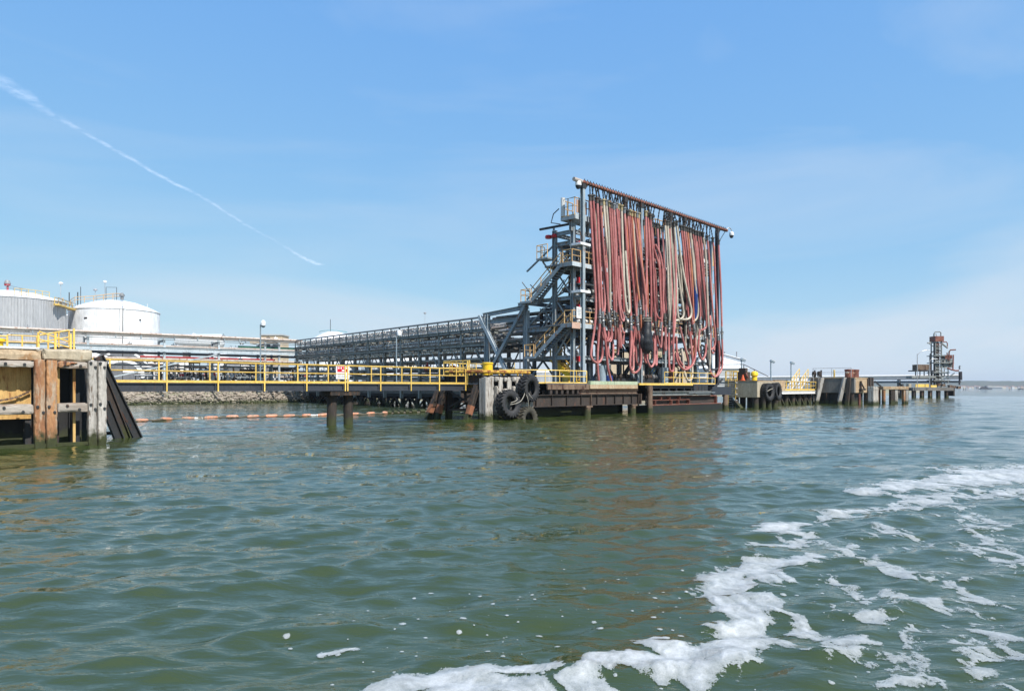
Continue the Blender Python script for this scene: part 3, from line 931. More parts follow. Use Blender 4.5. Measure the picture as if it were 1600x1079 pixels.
# ------------------------------------------------------------------ yellow walkway from the dolphin to the tyre dolphin
LW, LW2 = -0.6, 0.42
t0w, t1w = -41.9, -14.4
zr, zt0, zt1, zg = 4.02, 2.80, 2.94, 2.31
T = Thing('walkway', 'long yellow railed walkway on black girders between the two left dolphins', 'walkway', (-28, 0, 0))
n_bay = 10
tm = -25.15
segs = [(t0w, tm - 0.06), (tm + 0.06, t1w)]
for a, b in segs:
    for L in (LW, LW2):
        T.part('girder', MB().ibeam((a, L, (zt0 + zg) / 2), (b, L, (zt0 + zg) / 2), 0.2, zt0 - zg - 0.002), M['girder'])
        T.part('toe_plate', MB().box((a, L - 0.115, zt0), (b, L - 0.10, zt1)), M['yellow'])
        T.part('handrail', MB().tube([(a + .03, L - 0.1, zr), (b - .03, L - 0.1, zr)], 0.033, 8), M['yellow'])
        T.part('midrail', MB().tube([(a + .03, L - 0.1, (zr + zt1) / 2 - 0.02), (b - .03, L - 0.1, (zr + zt1) / 2 - 0.02)], 0.028, 8), M['yellow'])
    dk = MB()
    dk.box((a, LW + 0.06, zt0 - 0.01), (b, LW2 - 0.06, zt0 + 0.03))
    T.part('deck_grating', dk, M['grey_deck'])
step = (tm - t0w) / 5.85
posts_n = [tm - 0.09 - step * k for k in range(6)] + [tm + 0.10 + 2.68 * k for k in range(5)]
for t in posts_n:
    T.part('rail_post', MB().bar((t, LW - 0.135, zg - 0.01), (t, LW - 0.135, zr), 0.075, 0.05, up=(0, 1, 0)), M['yellow'])
    T.part('stiffener', MB().box((t - 0.16, LW - 0.10, zg + 0.06), (t - 0.10, LW - 0.03, zt0 - 0.06)), M['girder'])
for t in posts_n[1:]:
    T.part('rail_post', MB().bar((t - 0.05, LW2 - 0.1, zt0), (t - 0.05, LW2 - 0.1, zr), 0.075, 0.05, up=(0, 1, 0)), M['yellow'])
T.part('rail_post', MB().bar((tm - 0.75, LW2 - 0.1, zt0), (tm - 0.75, LW2 - 0.1, zr), 0.075, 0.05, up=(0, 1, 0)), M['yellow'])

# pile bent under its middle
T = Thing('pile_bent', 'pair of dark timber piles with a cap under the middle of the yellow walkway', 'pile bent', (tm, 0.1, 0))
for dt, m_ in ((-0.62, 'timber_dark'), (0.62, 'timber_dark')):
    T.part('pile', MB().tube([(tm + dt * 1.12, 0.05, -1.5), (tm + dt, 0.05, 2.05)], 0.32, 12), M[m_])
T.part('pile_cap', MB().box((tm - 1.15, -0.65, 1.98), (tm + 1.15, 0.7, 2.30)), M['timber_dark'], bevel=0.03)

# warning board hung on the far rail
ps = on_front(535, 577, LW2 - 0.16)
T = Thing('warning_sign', 'white warning board with a red band hung on the yellow walkway rail', 'sign', (ps[0], LW2 - 0.14, 2.95))
w0, w1 = on_front(525, 0, LW2 - 0.16)[0], on_front(546, 0, LW2 - 0.16)[0]
ztop, zbot = 4.0, 3.12
T.part('panel', MB().box((w0, LW2 - 0.165, zbot), (w1, LW2 - 0.145, ztop)), M['sign_white'])
ww = w1 - w0
T.part('red_band', MB().box((w0 + .09 * ww, LW2 - 0.171, ztop - 0.40), (w1 - .09 * ww, LW2 - 0.166, ztop - 0.02)), M['sign_red'])
tx = MB()
for i, (a, b) in enumerate(((.13, .21), (.25, .29), (.34, .42), (.56, .60), (.64, .86))):
    tx.box((w0 + a * ww, LW2 - 0.176, ztop - 0.19), (w0 + b * ww, LW2 - 0.172, ztop - 0.07))
tx.box((w0 + .42 * ww, LW2 - 0.176, ztop - 0.34), (w0 + .70 * ww, LW2 - 0.172, ztop - 0.24))
T.part('lettering', tx, M['sign_white'])
tx = MB()
for k in range(3):
    tx.box((w0 + .14 * ww, LW2 - 0.171, zbot + 0.12 + k * 0.1), (w1 - (.14 + .07 * k) * ww, LW2 - 0.166, zbot + 0.16 + k * 0.1))
T.part('small_print', tx, M['sign_ink'])

# ------------------------------------------------------------------ floating containment boom
bpts = []
for u, v in ((205, 659.5), (222, 658.6), (260, 656.8), (294.5, 655.4), (330, 654.2), (363, 653), (395, 652.3), (424, 651.7), (452, 651.1), (479, 650.5), (505, 649.9), (530, 649.2), (554, 648.6), (579, 647.6), (602.5, 646.7), (640, 645.2), (690, 643.2)):
    bpts.append(on_water(u, v))
T = Thing('containment_boom', 'floating containment boom with orange floats curving behind the walkway piles', 'boom', (bpts[5][0], bpts[5][1], 0), WORLD)
cv = spline([(x, y, 0.05) for x, y in bpts], 6)
T.part('boom_skirt', MB().tube([(p.x, p.y, .075 + .03 * math.sin(i * 1.9)) for i, p in enumerate(cv)], [.10 + .03 * math.sin(i * 1.3) for i in range(len(cv))], 6), M['boom'])
for i in list(range(1, 11)) + [12, 13, 14]:
    x, y = bpts[i]
    x2, y2 = bpts[i + 1]
    d = Vector((x2 - x, y2 - y, 0)).normalized()
    c = Vector((x, y, rnd.uniform(0.10, 0.14)))
    hl = rnd.uniform(0.40, 0.58)
    d = (d + Vector((0, 0, rnd.uniform(-.06, .06)))).normalized()
    f_ = MB().tube([c - d * hl, c - d * hl * .86, c - d * hl * .5, c + d * hl * .5, c + d * hl * .86, c + d * hl], [0.05, 0.11, 0.14, 0.13, 0.11, 0.05], 8)
    T.part('float', f_, M['float'])
for i in range(14, 16):
    a, b = Vector((*bpts[i], 0.1)), Vector((*bpts[i + 1], 0.1))
    for k in range(4):
        c, e = a.lerp(b, (k + .2) / 4), a.lerp(b, (k + .75) / 4)
        T.part('float', MB().tube([(c.x, c.y, .14), (e.x, e.y, .14)], 0.2, 8), M['black'], label='black float')
for i, k in ((3, .4), (9, .3), (9, .8), (10, .5)):
    a, b = Vector((*bpts[i], 0.08)), Vector((*bpts[i + 1], 0.08))
    c = a.lerp(b, k)
    T.part('float', MB().tube([c - (b - a).normalized() * .35, c + (b - a).normalized() * .35], [0.12, 0.1], 7), M['pipe_white'], label='small white float')

# ------------------------------------------------------------------ tyre dolphin
T = Thing('fender_dolphin', 'steel legged dolphin with grey timber fender planks and yellow bollard', 'dolphin', (-11.5, 0, 0))
td0, td1 = -14.1, -8.6
LF2, LB2 = -2.83, 2.4
zd = 3.46
# steel frame
for t, L in ((td0 + .25, LB2 - .55), (td0 + .25, LF2 + .75), (td1 - .3, LB2 - .55), (td1 - .3, LF2 + .75)):
    T.part('column', MB().ibeam((t, L, -1.5), (t, L, zd), 0.42, 0.44), M['rust_dark'])
for a, b in (((td0 + .2, LF2 + .45, zd - .28), (td0 + .2, LB2 - .1, zd - .28)), ((td1 - .3, LF2 + .45, zd - .28), (td1 - .3, LB2 - .1, zd - .28)),
             ((td0, LB2 - .3, zd - .275), (td1, LB2 - .3, zd - .275)), ((td0 + .45, LF2 + .62, zd - .275), (td1, LF2 + .62, zd - .275))):
    T.part('cap_beam', MB().ibeam(a, b, 0.4, 0.50), M['rust_dark'])
T.part('deck_plate', MB().box((td0 - .02, LF2 + .42, zd), (td1, LB2, zd + .05)), M['rust_dark'])
# X bracing on the left side, a low strut
xs = td0 + .05
for a, b in (((xs, LF2 + .9, 2.3), (xs, LB2 - .7, .9)), ((xs, LF2 + .9, .9), (xs, LB2 - .7, 2.3)), ((xs, LF2 + .9, .75), (xs, LB2 - .7, .75)), ((xs, LF2 + .9, 2.4), (xs, LB2 - .7, 2.4))):
    T.part('brace', MB().bar(a, b, 0.12, 0.14), M['rust_dark'])
for L in (LF2 + .9, LB2 - .7):
    T.part('brace', MB().bar((td1 - .4, L, 2.3), (td0 + .4, L, .7), 0.12, 0.14), M['rust_dark'])
# battered piles towards the left
for L, tt in ((LB2 + .1, 1.15), (LB2 - .5, 0.55), (LF2 + .95, 0.8)):
    pa, pb = Vector((td0 - .1, L, 2.7)), Vector((td0 - .35 - tt * 1.25, L + .2, -1.0))
    rk = T.part('raking_pile', MB().ibeam(pa, pb, 0.36, 0.40, up=(1, 0, 0)), M['timber_dark'])
    qa, qb = pa.lerp(pb, .42), pa.lerp(pb, .60)
    T.part('rust_plate', MB().bar(qa, qb, .385, .425, up=(1, 0, 0)), M['rust_orange'], rk)
T.part('raking_pile', MB().ibeam((td0 + .1, LB2 + .1, 3.2), (td0 - .2, LB2 + 1.3, -1.2), 0.4, 0.42, up=(0, 1, 0)), M['rust_dark'])
# fender planks on the river face
npl = 11
for k in range(npl):
    a = td0 + .05 + (td1 - td0 - .1) * k / npl
    b = td0 + .05 + (td1 - td0 - .1) * (k + 1) / npl - 0.075
    z0 = -1.2 if (k < 2 or k > npl - 3) else rnd.uniform(-.9, -.2)
    dep = 0.34 if k % 2 == 0 else 0.22
    zt_ = zd - .08 + rnd.uniform(-.08, .05)
    if k in (2, 4, 6):                       # a plank with its middle rotted away
        T.part('fender_plank', MB().rbox((a, LF2 + .34 - dep, z0), (b, LF2 + .34, 2.45 + .1 * (k % 4)), .12, .016, .035, k), M['timber'])
        T.part('fender_plank', MB().rbox((a, LF2 + .34 - dep, 3.02), (b, LF2 + .34, zt_), .12, .016, .035, k + 20), M['timber'])
    else:
        T.part('fender_plank', MB().rbox((a, LF2 + .34 - dep, z0), (b, LF2 + .34, zt_), .12, .016, .035, k), M['timber'])
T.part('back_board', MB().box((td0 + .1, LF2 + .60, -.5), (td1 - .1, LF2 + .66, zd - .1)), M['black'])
for z in (0.9, 2.2, 3.1):
    T.part('waler', MB().box((td0 + .1, LF2 + .345, z - .15), (td1 - .1, LF2 + .58, z + .15)), M['timber_dark'])
# corner boards seen from the left
for k in range(3):
    T.part('fender_plank', MB().box((td0 - .06 + .0, LF2 + .02 + k * .25, -1.0), (td0 + .045, LF2 + .25 + k * .25, zd - .1 - .06 * k)), M['timber'], bevel=0.02, rough=0.008, seed=40 + k)
# rusty yellow pipe kerb along the river edge, yellow kerb on the left edge
T.part('pipe_kerb', MB().tube([(td0 - .1, LB2 - .6, zd + .32), (td0 - .1, LF2 + .75, zd + .30), (td0 + .15, LF2 + .42, zd + .30), (td0 + .5, LF2 + .3, zd + .30), (td1 - .3, LF2 + .3, zd + .30)], 0.14, 10), M['yellow_rust'])
for t in (td0 + .6, td0 + 2.2, td0 + 3.8, td1 - .5):
    T.part('kerb_stand', MB().box((t - .05, LF2 + .25, zd + .05), (t + .05, LF2 + .35, zd + .2)), M['yellow_rust'])
bl = on_front(762, 570, LF2 + 1.0)
T.part('bollard', MB().lathe((bl[0], LF2 + 1.0, zd + .05), [(0.0, 0.0), (0.40, 0.0), (0.40, 0.86), (0.45, 0.88), (0.45, 0.98), (0.40, 1.0), (0.0, 1.02)], 20), M['yellow_bright'])
# railings at the back and left
handrail(T, [(td0 + .1, LF2 + 2.0, zd + .05), (td0 + .1, LB2 - .1, zd + .05)], M['yellow'], h=1.15, step=.8, r=0.04)
handrail(T, [(td0 + .1, LB2 - .1, zd + .05), (td1, LB2 - .1, zd + .05)], M['yellow'], h=1.05, step=.95, r=0.035)
handrail(T, [(td0 + 1.1, LF2 + 2.3, zd + .05), (td0 + 1.1, LB2 - .9, zd + .05)], M['yellow'], h=.95, step=.5, r=0.032)
T.part('corner_post', MB().bar((td0 - .12, LF2 + 2.0, zd - .7), (td0 - .12, LF2 + 2.0, zd + 1.15), .09, .09), M['yellow'])
# lower yellow service platform seen through the frame
T.part('service_platform', MB().box((td0 + .6, LB2 - .2, 2.52), (td1 - .6, LB2 + 1.0, 2.80)), M['yellow'])

# ------------------------------------------------------------------ tyres
def make_tyre(name, label, cat, c, axis, R=1.05, wd=.72, mat=None, group=None, twist=0.0):
    """a big earth-mover tyre; axis = direction of its axle in world space"""
    root = bpy.data.objects.new(name, None)
    COL.objects.link(root)
    tag(root, label, cat, group)
    zax = Vector(axis).normalized()
    q = zax.to_track_quat('Z', 'Y')
    root.rotation_mode = 'XYZ'
    root.rotation_euler = (q.to_matrix() @ Matrix.Rotation(twist, 3, 'Z')).to_euler()
    root.location = c
    h = wd / 2
    ri = R * .50
    prof = [(ri, -h * .62), (ri * 1.06, -h * .80), (R * .66, -h * .98), (R * .82, -h * 1.0), (R * .90, -h * .90), (R * .925, -h * .55), (R * .93, 0),
            (R * .925, h * .55), (R * .90, h * .90), (R * .82, h), (R * .66, h * .98), (ri * 1.06, h * .80), (ri, h * .62),
            (ri * 1.12, h * .5), (R * .78, h * .45), (R * .82, 0), (R * .78, -h * .45), (ri * 1.12, -h * .5), (ri, -h * .62)]
    me = MB().lathe((0, 0, 0), prof, 48).mesh('carcass', mat)
    o = bpy.data.objects.new('carcass', me); COL.objects.link(o); o.parent = root
    lug = MB()
    nl = 22
    for side in (-1, 1):
        for k in range(nl):
            a0 = 2 * math.pi * (k + (0.5 if side > 0 else 0)) / nl
            vs = []
            for zz, da, r0, r1 in ((side * h * 1.0, -.02, R * .80, R * .955), (side * h * .92, .0, R * .88, R * 1.0), (side * h * .45, .09, R * .91, R * 1.01), (side * h * -.04, .17, R * .91, R * 1.0)):
                for s2 in (-.062, .062):
                    for r_ in (r0, r1):
                        a = a0 + da + s2
                        vs.append((r_ * math.cos(a), r_ * math.sin(a), zz))
            fs = []
            for i in range(3):
                b0, b1 = i * 4, i * 4 + 4
                fs += [(b0 + 1, b0 + 3, b1 + 3, b1 + 1), (b0, b0 + 1, b1 + 1, b1), (b0 + 3, b0 + 2, b1 + 2, b1 + 3)]
            fs += [(0, 2, 3, 1), (12, 13, 15, 14)]
            lug.add(vs, fs)
    me = lug.mesh('tread_lugs', mat)
    o = bpy.data.objects.new('tread_lugs', me); COL.objects.link(o); o.parent = root
    o['kind'] = 'stuff'
    return root

ax_n = (NX, NY, 0.0)
def tyre_at(u, v, Loff):
    p = on_front(u, v, LF2 - Loff)
    return to_world(PIER, p)
make_tyre('tyre', 'upper black tractor tyre lashed high on the fender planks', 'tyre', tyre_at(826, 606.5, .45), (NX + .10, NY + .1, .04), 1.10, .78, M['rubber'], 'tyres hung on the fender dolphin', .1)
make_tyre('tyre', 'left black tractor tyre leaning low on the fender planks', 'tyre', tyre_at(794, 631, .5), (NX + .05, NY - .02, .16), 1.12, .80, M['rubber'], 'tyres hung on the fender dolphin', .3)
make_tyre('tyre', 'silt covered tractor tyre half sunk in the water below the other two', 'tyre', tyre_at(823, 656, .55), (NX + .12, NY + .05, .10), 1.08, .78, M['rubber_mud'], 'tyres hung on the fender dolphin', .2)
def rope(pts_uv, Loff, r, label):
    P = [to_world(PIER, on_front(u, v, LF2 - lo)) for (u, v), lo in zip(pts_uv, Loff)]
    solid('rope', MB().tube(spline(P, 6), r, 6), M['rope'], label, 'rope', tuple(P[0]), WORLD)
rope([(797, 632), (806, 630), (814, 626), (819.5, 616), (819, 614)], (.95, 1.0, 1.0, .95, .9), .028, 'old rope tying the left tyre to the upper tyre')
rope([(798, 629), (804, 627), (808, 624), (807, 621)], (.93, .98, .98, .8), .026, 'short rope loop in the middle of the left tyre')
rope([(822, 615), (825, 624), (826, 634.5)], (.95, 1.0, .9), .024, 'thin rope hanging from the upper tyre to the sunken tyre')
rope([(776, 603), (779, 608), (786, 614)], (.0, .25, .55), .026, 'thin rope from the fender planks down to the left tyre')
rope([(796, 605), (800, 610), (806, 619)], (.0, .35, .6), .026, 'rope from the middle planks to the top of the left tyre')
rope([(826, 614), (829, 619), (832, 622)], (.95, 1.0, .95), .02, 'short rope end on the lower rim of the upper tyre')
# ------------------------------------------------------------------ loading platform on piles
rnd = random.Random(11)
T = Thing('loading_platform', 'rust brown steel loading platform on piles under the hose tower', 'platform', (6, 2, 0))
FE = -2.3                                            # river edge
tL, tM, tR = -6.0, 7.5, 24.6
T.part('deck_plate', MB().box((tL, FE + .5, 2.86), (tM, 9.0, 2.94)), M['grey_deck'])
T.part('deck_plate', MB().box((tM + .01, FE + .5, 2.86), (27.5, 9.0, 2.94)), M['grey_deck'])
# left half: fascia, flange, blocks, big girders
T.part('fascia_board', MB().box((tL, FE + .30, 2.36), (-.2, FE + .48, 2.84)), M['rust'], bevel=.02)
T.part('fascia_board', MB().box((-.18, FE + .22, 2.42), (tM, FE + .42, 2.80)), M['concrete'], bevel=.02)
for a, b in ((-.1, 3.55), (3.6, tM)):
    T.part('kerb_board', MB().box((a, FE + .25, 2.81), (b, FE + .55, 3.14)), M['green_board'], bevel=.015)
T.part('flange_beam', MB().ibeam((-1.7, FE + .35, 2.12), (tM, FE + .35, 2.12), .3, .34), M['rust'])
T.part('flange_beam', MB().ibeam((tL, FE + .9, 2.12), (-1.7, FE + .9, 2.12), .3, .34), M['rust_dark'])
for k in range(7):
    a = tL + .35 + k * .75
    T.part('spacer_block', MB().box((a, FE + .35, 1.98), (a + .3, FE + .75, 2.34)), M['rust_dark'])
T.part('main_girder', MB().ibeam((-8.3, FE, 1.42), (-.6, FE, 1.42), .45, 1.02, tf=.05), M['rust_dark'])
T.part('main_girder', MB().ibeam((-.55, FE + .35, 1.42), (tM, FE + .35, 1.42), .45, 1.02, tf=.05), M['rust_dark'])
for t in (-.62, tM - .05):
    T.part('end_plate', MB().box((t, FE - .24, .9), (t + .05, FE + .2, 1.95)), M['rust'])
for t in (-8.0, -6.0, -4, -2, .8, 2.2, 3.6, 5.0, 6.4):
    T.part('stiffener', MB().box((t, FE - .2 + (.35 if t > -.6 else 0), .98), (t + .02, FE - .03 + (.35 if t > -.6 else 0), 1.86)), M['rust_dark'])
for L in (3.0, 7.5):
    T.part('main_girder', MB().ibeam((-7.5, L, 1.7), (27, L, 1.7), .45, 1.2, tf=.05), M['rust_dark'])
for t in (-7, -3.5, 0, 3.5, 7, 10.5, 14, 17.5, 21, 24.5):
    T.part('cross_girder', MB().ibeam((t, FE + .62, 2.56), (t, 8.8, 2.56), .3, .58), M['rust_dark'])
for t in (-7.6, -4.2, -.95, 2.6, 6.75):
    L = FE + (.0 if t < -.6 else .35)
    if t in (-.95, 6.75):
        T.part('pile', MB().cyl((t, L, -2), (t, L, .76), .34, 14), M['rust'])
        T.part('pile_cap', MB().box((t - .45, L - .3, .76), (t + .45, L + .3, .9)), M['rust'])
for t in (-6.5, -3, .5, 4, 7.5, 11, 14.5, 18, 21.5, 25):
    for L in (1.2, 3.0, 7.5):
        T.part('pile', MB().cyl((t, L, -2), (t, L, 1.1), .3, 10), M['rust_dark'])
T.part('under_shade_sheet', MB().box((-7.4, FE + 2.6, -1), (7.4, FE + 2.8, 1.9)), M['black'])  # black sheet standing in for the shade below the girders
# breasting pile standing free in front
T.part('breasting_pile', MB().cyl((8.75, FE - .35, -2), (8.75, FE - .35, 2.72), .29, 16), M['rust'])
# right half: yellow edge, brackets, blue beam, red-brown frames, low dark float
T.part('edge_kerb', MB().box((tM + .4, FE + .3, 2.78), (18.4, FE + .5, 3.0)), M['yellow'], bevel=.015)
T.part('fender_beam', MB().ibeam((9.2, FE + .5, 2.62), (18.4, FE + .5, 2.62), .4, .28), M['steel_dark'])
for k in range(6):
    t = 9.9 + k * 1.55
    T.part('bracket', MB().bar((t, FE + .1, 2.2), (t, FE + .1, 2.52), .1, .1).box((t - .2, FE, 2.18), (t + .2, FE + .25, 2.24)), M['steel_dark'])
T.part('blue_beam', MB().ibeam((9.2, FE + .05, 1.95), (21.6, FE + .05, 1.95), .5, .42), M['steel_green'])
T.part('blue_flange', MB().box((16.6, FE - .25, 1.98), (22.4, FE + .3, 2.03)), M['steel_light'])
T.part('frame_rail', MB().box((8.9, FE - .02, 1.60), (23.2, FE + .14, 1.68)), M['rust_red'])
T.part('frame_rail', MB().box((8.9, FE - .12, .72), (24.1, FE + .14, .80)), M['rust_red'])
T.part('frame_web', MB().box((9.0, FE + .30, .8), (23.2, FE + .36, 1.7)), M['rust_dark'])
for t in (9.6, 11.4, 13.0, 15.0):
    T.part('frame_post', MB().box((t, FE - .05, 1.22), (t + .09, FE + .30, 1.60)), M['rust_red'])
for t in (10.3, 13.4, 14.8, 17.0, 23.1):
    T.part('frame_post', MB().box((t, FE - .05, .80), (t + .08, FE + .30, 1.26 if t < 20 else 1.6)), M['rust_red'])
T.part('frame_rail', MB().box((8.9, FE + .0, 1.24), (17.1, FE + .14, 1.30)), M['rust_red'])
T.part('low_hull', MB().box((8.7, FE - .10, -.8), (24.4, FE + 2.2, .70)), M['hull_black'], bevel=.03)
T.part('end_box', MB().box((22.4, FE + .1, 1.7), (27.0, FE + 2.6, 2.66)), M['girder'], bevel=.02)
T.part('end_box', MB().box((23.3, FE - .05, .85), (24.6, FE + .5, 1.5)), M['lamp_grey'])
T.part('pile', MB().cyl((25.8, FE + .3, -2), (25.8, FE + .3, 1.7), .34, 14), M['rust'])
T.part('equipment_cabinet', MB().box((18.6, FE + .3, 2.0), (21.7, FE + 1.5, 2.92)), M['girder'], bevel=.03)
for k in range(4):
    T.part('cabinet_door', MB().box((18.75 + k * .75, FE + .27, 2.1), (19.4 + k * .75, FE + .30, 2.85)), M['steel_dark'])
T.part('strut', MB().bar((22.2, FE + .2, 2.2), (24.9, FE + .2, 3.5), .16, .16), M['steel_dark'])
# yellow deck railings
handrail(T, [(-8.9, 1.0, 2.9), (-6.0, FE + .6, 2.9), (-.25, FE + .6, 2.9)], M['yellow'], h=1.15, step=1.9, r=.045, toe=.12)
handrail(T, [(13.5, -1.4, 2.95), (24.5, -1.4, 2.95)], M['yellow'], h=1.25, step=2.0, r=.042, toe=.12)
# link to the fender dolphin
for L in (-.6, .5):
    T.part('link_girder', MB().ibeam((-8.5, L, 2.55), (-6.1, L, 2.55), .2, .46), M['girder'])
T.part('link_girder', MB().box((-8.5, -.72, 2.80), (-6.1, -.70, 2.92)), M['yellow'])

# ------------------------------------------------------------------ hose tower: open steel frame
T = Thing('hose_tower', 'tall blue grey steel hose tower with stairs and platforms behind the hanging hoses', 'tower', (13, 2.5, 2.94))
Z0 = 2.94
cols_t = (0.0, 5.3, 10.6, 15.9, 21.2, 26.2)
rows_L = (0.1, 2.35, 6.2)
ZT = {0.0: (18.0, 17.6, 11.0), 5.3: (18.4, 17.6, 11.0), 10.6: (19.2, 18.2, 11.2), 15.9: (18.7, 18.2, 11.2), 21.2: (18.6, 17.6, 11.0), 26.2: (20.2, 18.6, 9.0)}
for t in cols_t:
    for L, zt in zip(rows_L, ZT[t]):
        T.part('column', MB().ibeam((t, L, Z0), (t, L, zt), .36, .38, up=(0, 1, 0)), M['steel'])
levels = (5.6, 8.45, 11.2, 14.0, 16.4, 17.4)
for z in levels:
    for i, L in enumerate(rows_L):
        if z > 12 and i == 2:
            continue
        for a, b in zip(cols_t[:-1], cols_t[1:]):
            T.part('beam', MB().ibeam((a + .19, L, z - .2), (b - .19, L, z - .2), .24, .38), M['steel'])
    for t in cols_t:
        T.part('cross_beam', MB().ibeam((t, .3, z - .2), (t, 2.16, z - .2), .24, .36), M['steel'])
        if z < 12:
            T.part('cross_beam', MB().ibeam((t, 2.54, z - .2), (t, 6.0, z - .2), .24, .36), M['steel'])
# braces in the side frame and in the back rows
def brace(a, b, w=.14, mat='steel'):
    T.part('brace', MB().bar(a, b, w, w * .8), M[mat])
for t in (0.0, 26.2):
    for za, zb in ((5.6, 8.2), (8.5, 11), (14.1, 16.2), (11.3, 13.7)):
        brace((t, .3, za), (t, 2.2, zb))
        brace((t, 2.5, zb), (t, 6.0, za), .16)
    brace((t, .3, 8.2), (t, 2.2, 5.6))
for i, (a, b) in enumerate(zip(cols_t[:-1], cols_t[1:])):
    for L in (2.35, 6.2):
        brace((a + .2, L, Z0 + .1), ((a + b) / 2, L, 5.3), .18)
        brace((b - .2, L, Z0 + .1), ((a + b) / 2, L, 5.3), .18)
    if i % 2 == 0:
        brace((a + .2, 2.35, 8.6), (b - .2, 2.35, 10.9), .16)
        brace((b - .2, 2.35, 8.6), (a + .2, 2.35, 10.9), .16)
        brace((a + .2, 2.35, 11.3), (b - .2, 2.35, 13.7), .16)
# sway braces below the deck level B seen under the hoses
brace((9.0, 1.2, 8.0), (14.5, 1.2, 3.1), .32, 'steel_dark')
brace((9.0, 1.25, 3.1), (14.5, 1.25, 8.0), .32, 'steel_dark')
# floors
fl = T.part('floor', MB().box((-1.3, -.85, 8.30), (26.6, 2.5, 8.45)), M['grey_deck'])
T.part('floor_fascia', MB().box((-1.32, -.90, 8.08), (26.6, -.86, 8.50)), M['steel_light'])
T.part('floor_fascia', MB().box((-1.34, -.86, 8.10), (-1.31, .5, 8.48)), M['steel'])
T.part('end_board', MB().box((-1.40, -.93, 7.98), (-.2, -.905, 8.52)), M['pink_board'])
T.part('floor', MB().box((-1.3, -.85, 13.90), (7.5, 2.5, 14.05)), M['grey_deck'])
T.part('floor_fascia', MB().box((-1.32, -.90, 13.72), (7.5, -.86, 14.12)), M['steel_light'])
T.part('floor_fascia', MB().box((-1.34, -.86, 13.72), (-1.31, .6, 14.10)), M['steel'])
T.part('floor', MB().box((7.6, .2, 13.90), (26.9, 2.5, 14.02)), M['grey_deck'])
T.part('floor', MB().box((0.2, .3, 11.05), (26.9, 2.3, 11.15)), M['grey_deck'])
T.part('floor', MB().box((8.0, .2, 16.9), (27.0, 2.4, 17.0)), M['grey_deck'])
T.part('floor_fascia', MB().box((8.0, .12, 16.75), (27.0, .16, 17.1)), M['steel_light'])
# railings of the floors
handrail(T, [(-1.25, .3, 14.05), (-1.25, -.8, 14.05), (7.4, -.8, 14.05)], M['orange_rail'], h=1.2, step=1.3, r=.045, toe=.12)
handrail(T, [(-1.25, .1, 8.45), (-1.25, -.8, 8.45), (26.5, -.8, 8.45)], M['orange_rail'], h=1.2, step=1.3, r=.045, toe=.12)
handrail(T, [(0.0, 2.3, 14.05), (26.5, 2.3, 14.05)], M['orange_rail'], h=1.1, step=1.9, r=.04)
handrail(T, [(8.2, .3, 17.0), (27.0, .3, 17.0), (27.0, 2.2, 17.0)], M['steel_green'], h=1.1, step=1.9, r=.04)
handrail(T, [(7.8, .3, 14.05), (26.8, .3, 14.05)], M['steel_green'], h=1.1, step=2.1, r=.04)
# top platform at the near corner
pz = 18.55
T.part('top_platform', MB().box((-.55, -.55, pz - .32), (4.6, 1.15, pz)), M['steel'])
T.part('top_platform_fascia', MB().box((-.50, -.60, pz - .34), (4.6, -.56, pz + .16)), M['steel_light'])
handrail(T, [(4.5, -.5, pz), (-.5, -.5, pz), (-.5, 1.1, pz), (1.2, 1.1, pz)], M['orange_rail'], h=1.65, step=.75, r=.05, toe=.1)
T.part('screen_board', MB().box((-.25, -.52, pz + .28), (1.3, -.49, pz + 1.5)), M['pink_board'])
T.part('vent_stub', MB().cyl((-.4, 1.0, pz + .1), (-.4, 1.0, pz + 1.85), .21, 12), M['pipe_white'])
T.part('arm', MB().tube([(-.5, 1.4, pz + .9), (-.6, 2.0, pz + .5), (-.6, 2.3, pz - .3), (-.55, 1.2, pz - .6)], .05, 6), M['steel_dark'])
for t in (-.3, 2.2):
    T.part('platform_post', MB().ibeam((t, .1, 17.2), (t, .1, pz - .33), .26, .26, up=(0, 1, 0)), M['steel'])
T.part('brace', MB().bar((.1, .1, 16.9), (1.9, .1, pz - .35), .12, .12), M['steel'])
T.part('jib_beam', MB().bar((-.15, .3, 17.9), (-.2, 4.1, 17.95), .16, .2), M['steel_dark'])
T.part('jib_beam', MB().bar((-.15, 2.35, 17.6), (-.15, 2.35, 18.0), .14, .14), M['steel'])
T.part('red_valve', MB().lathe((-.15, 3.0, 17.1), [(0, -.2), (.32, -.18), (.36, 0), (.3, .12), (.0, .16)], 12).lathe((-.15, 2.3, 17.1), [(0, -.2), (.26, -.18), (.3, 0), (.2, .14), (.0, .16)], 12), M['red'])
# small side balcony
T.part('balcony', MB().box((-.9, 2.5, 14.85), (.4, 3.95, 15.0)), M['steel'])
handrail(T, [(-.85, 2.55, 15.0), (-.85, 3.9, 15.0), (.3, 3.9, 15.0)], M['orange_rail'], h=1.25, step=.7, r=.04)
T.part('balcony_strut', MB().bar((-.1, 3.8, 14.8), (-.1, 2.5, 13.2), .13, .13), M['steel'])
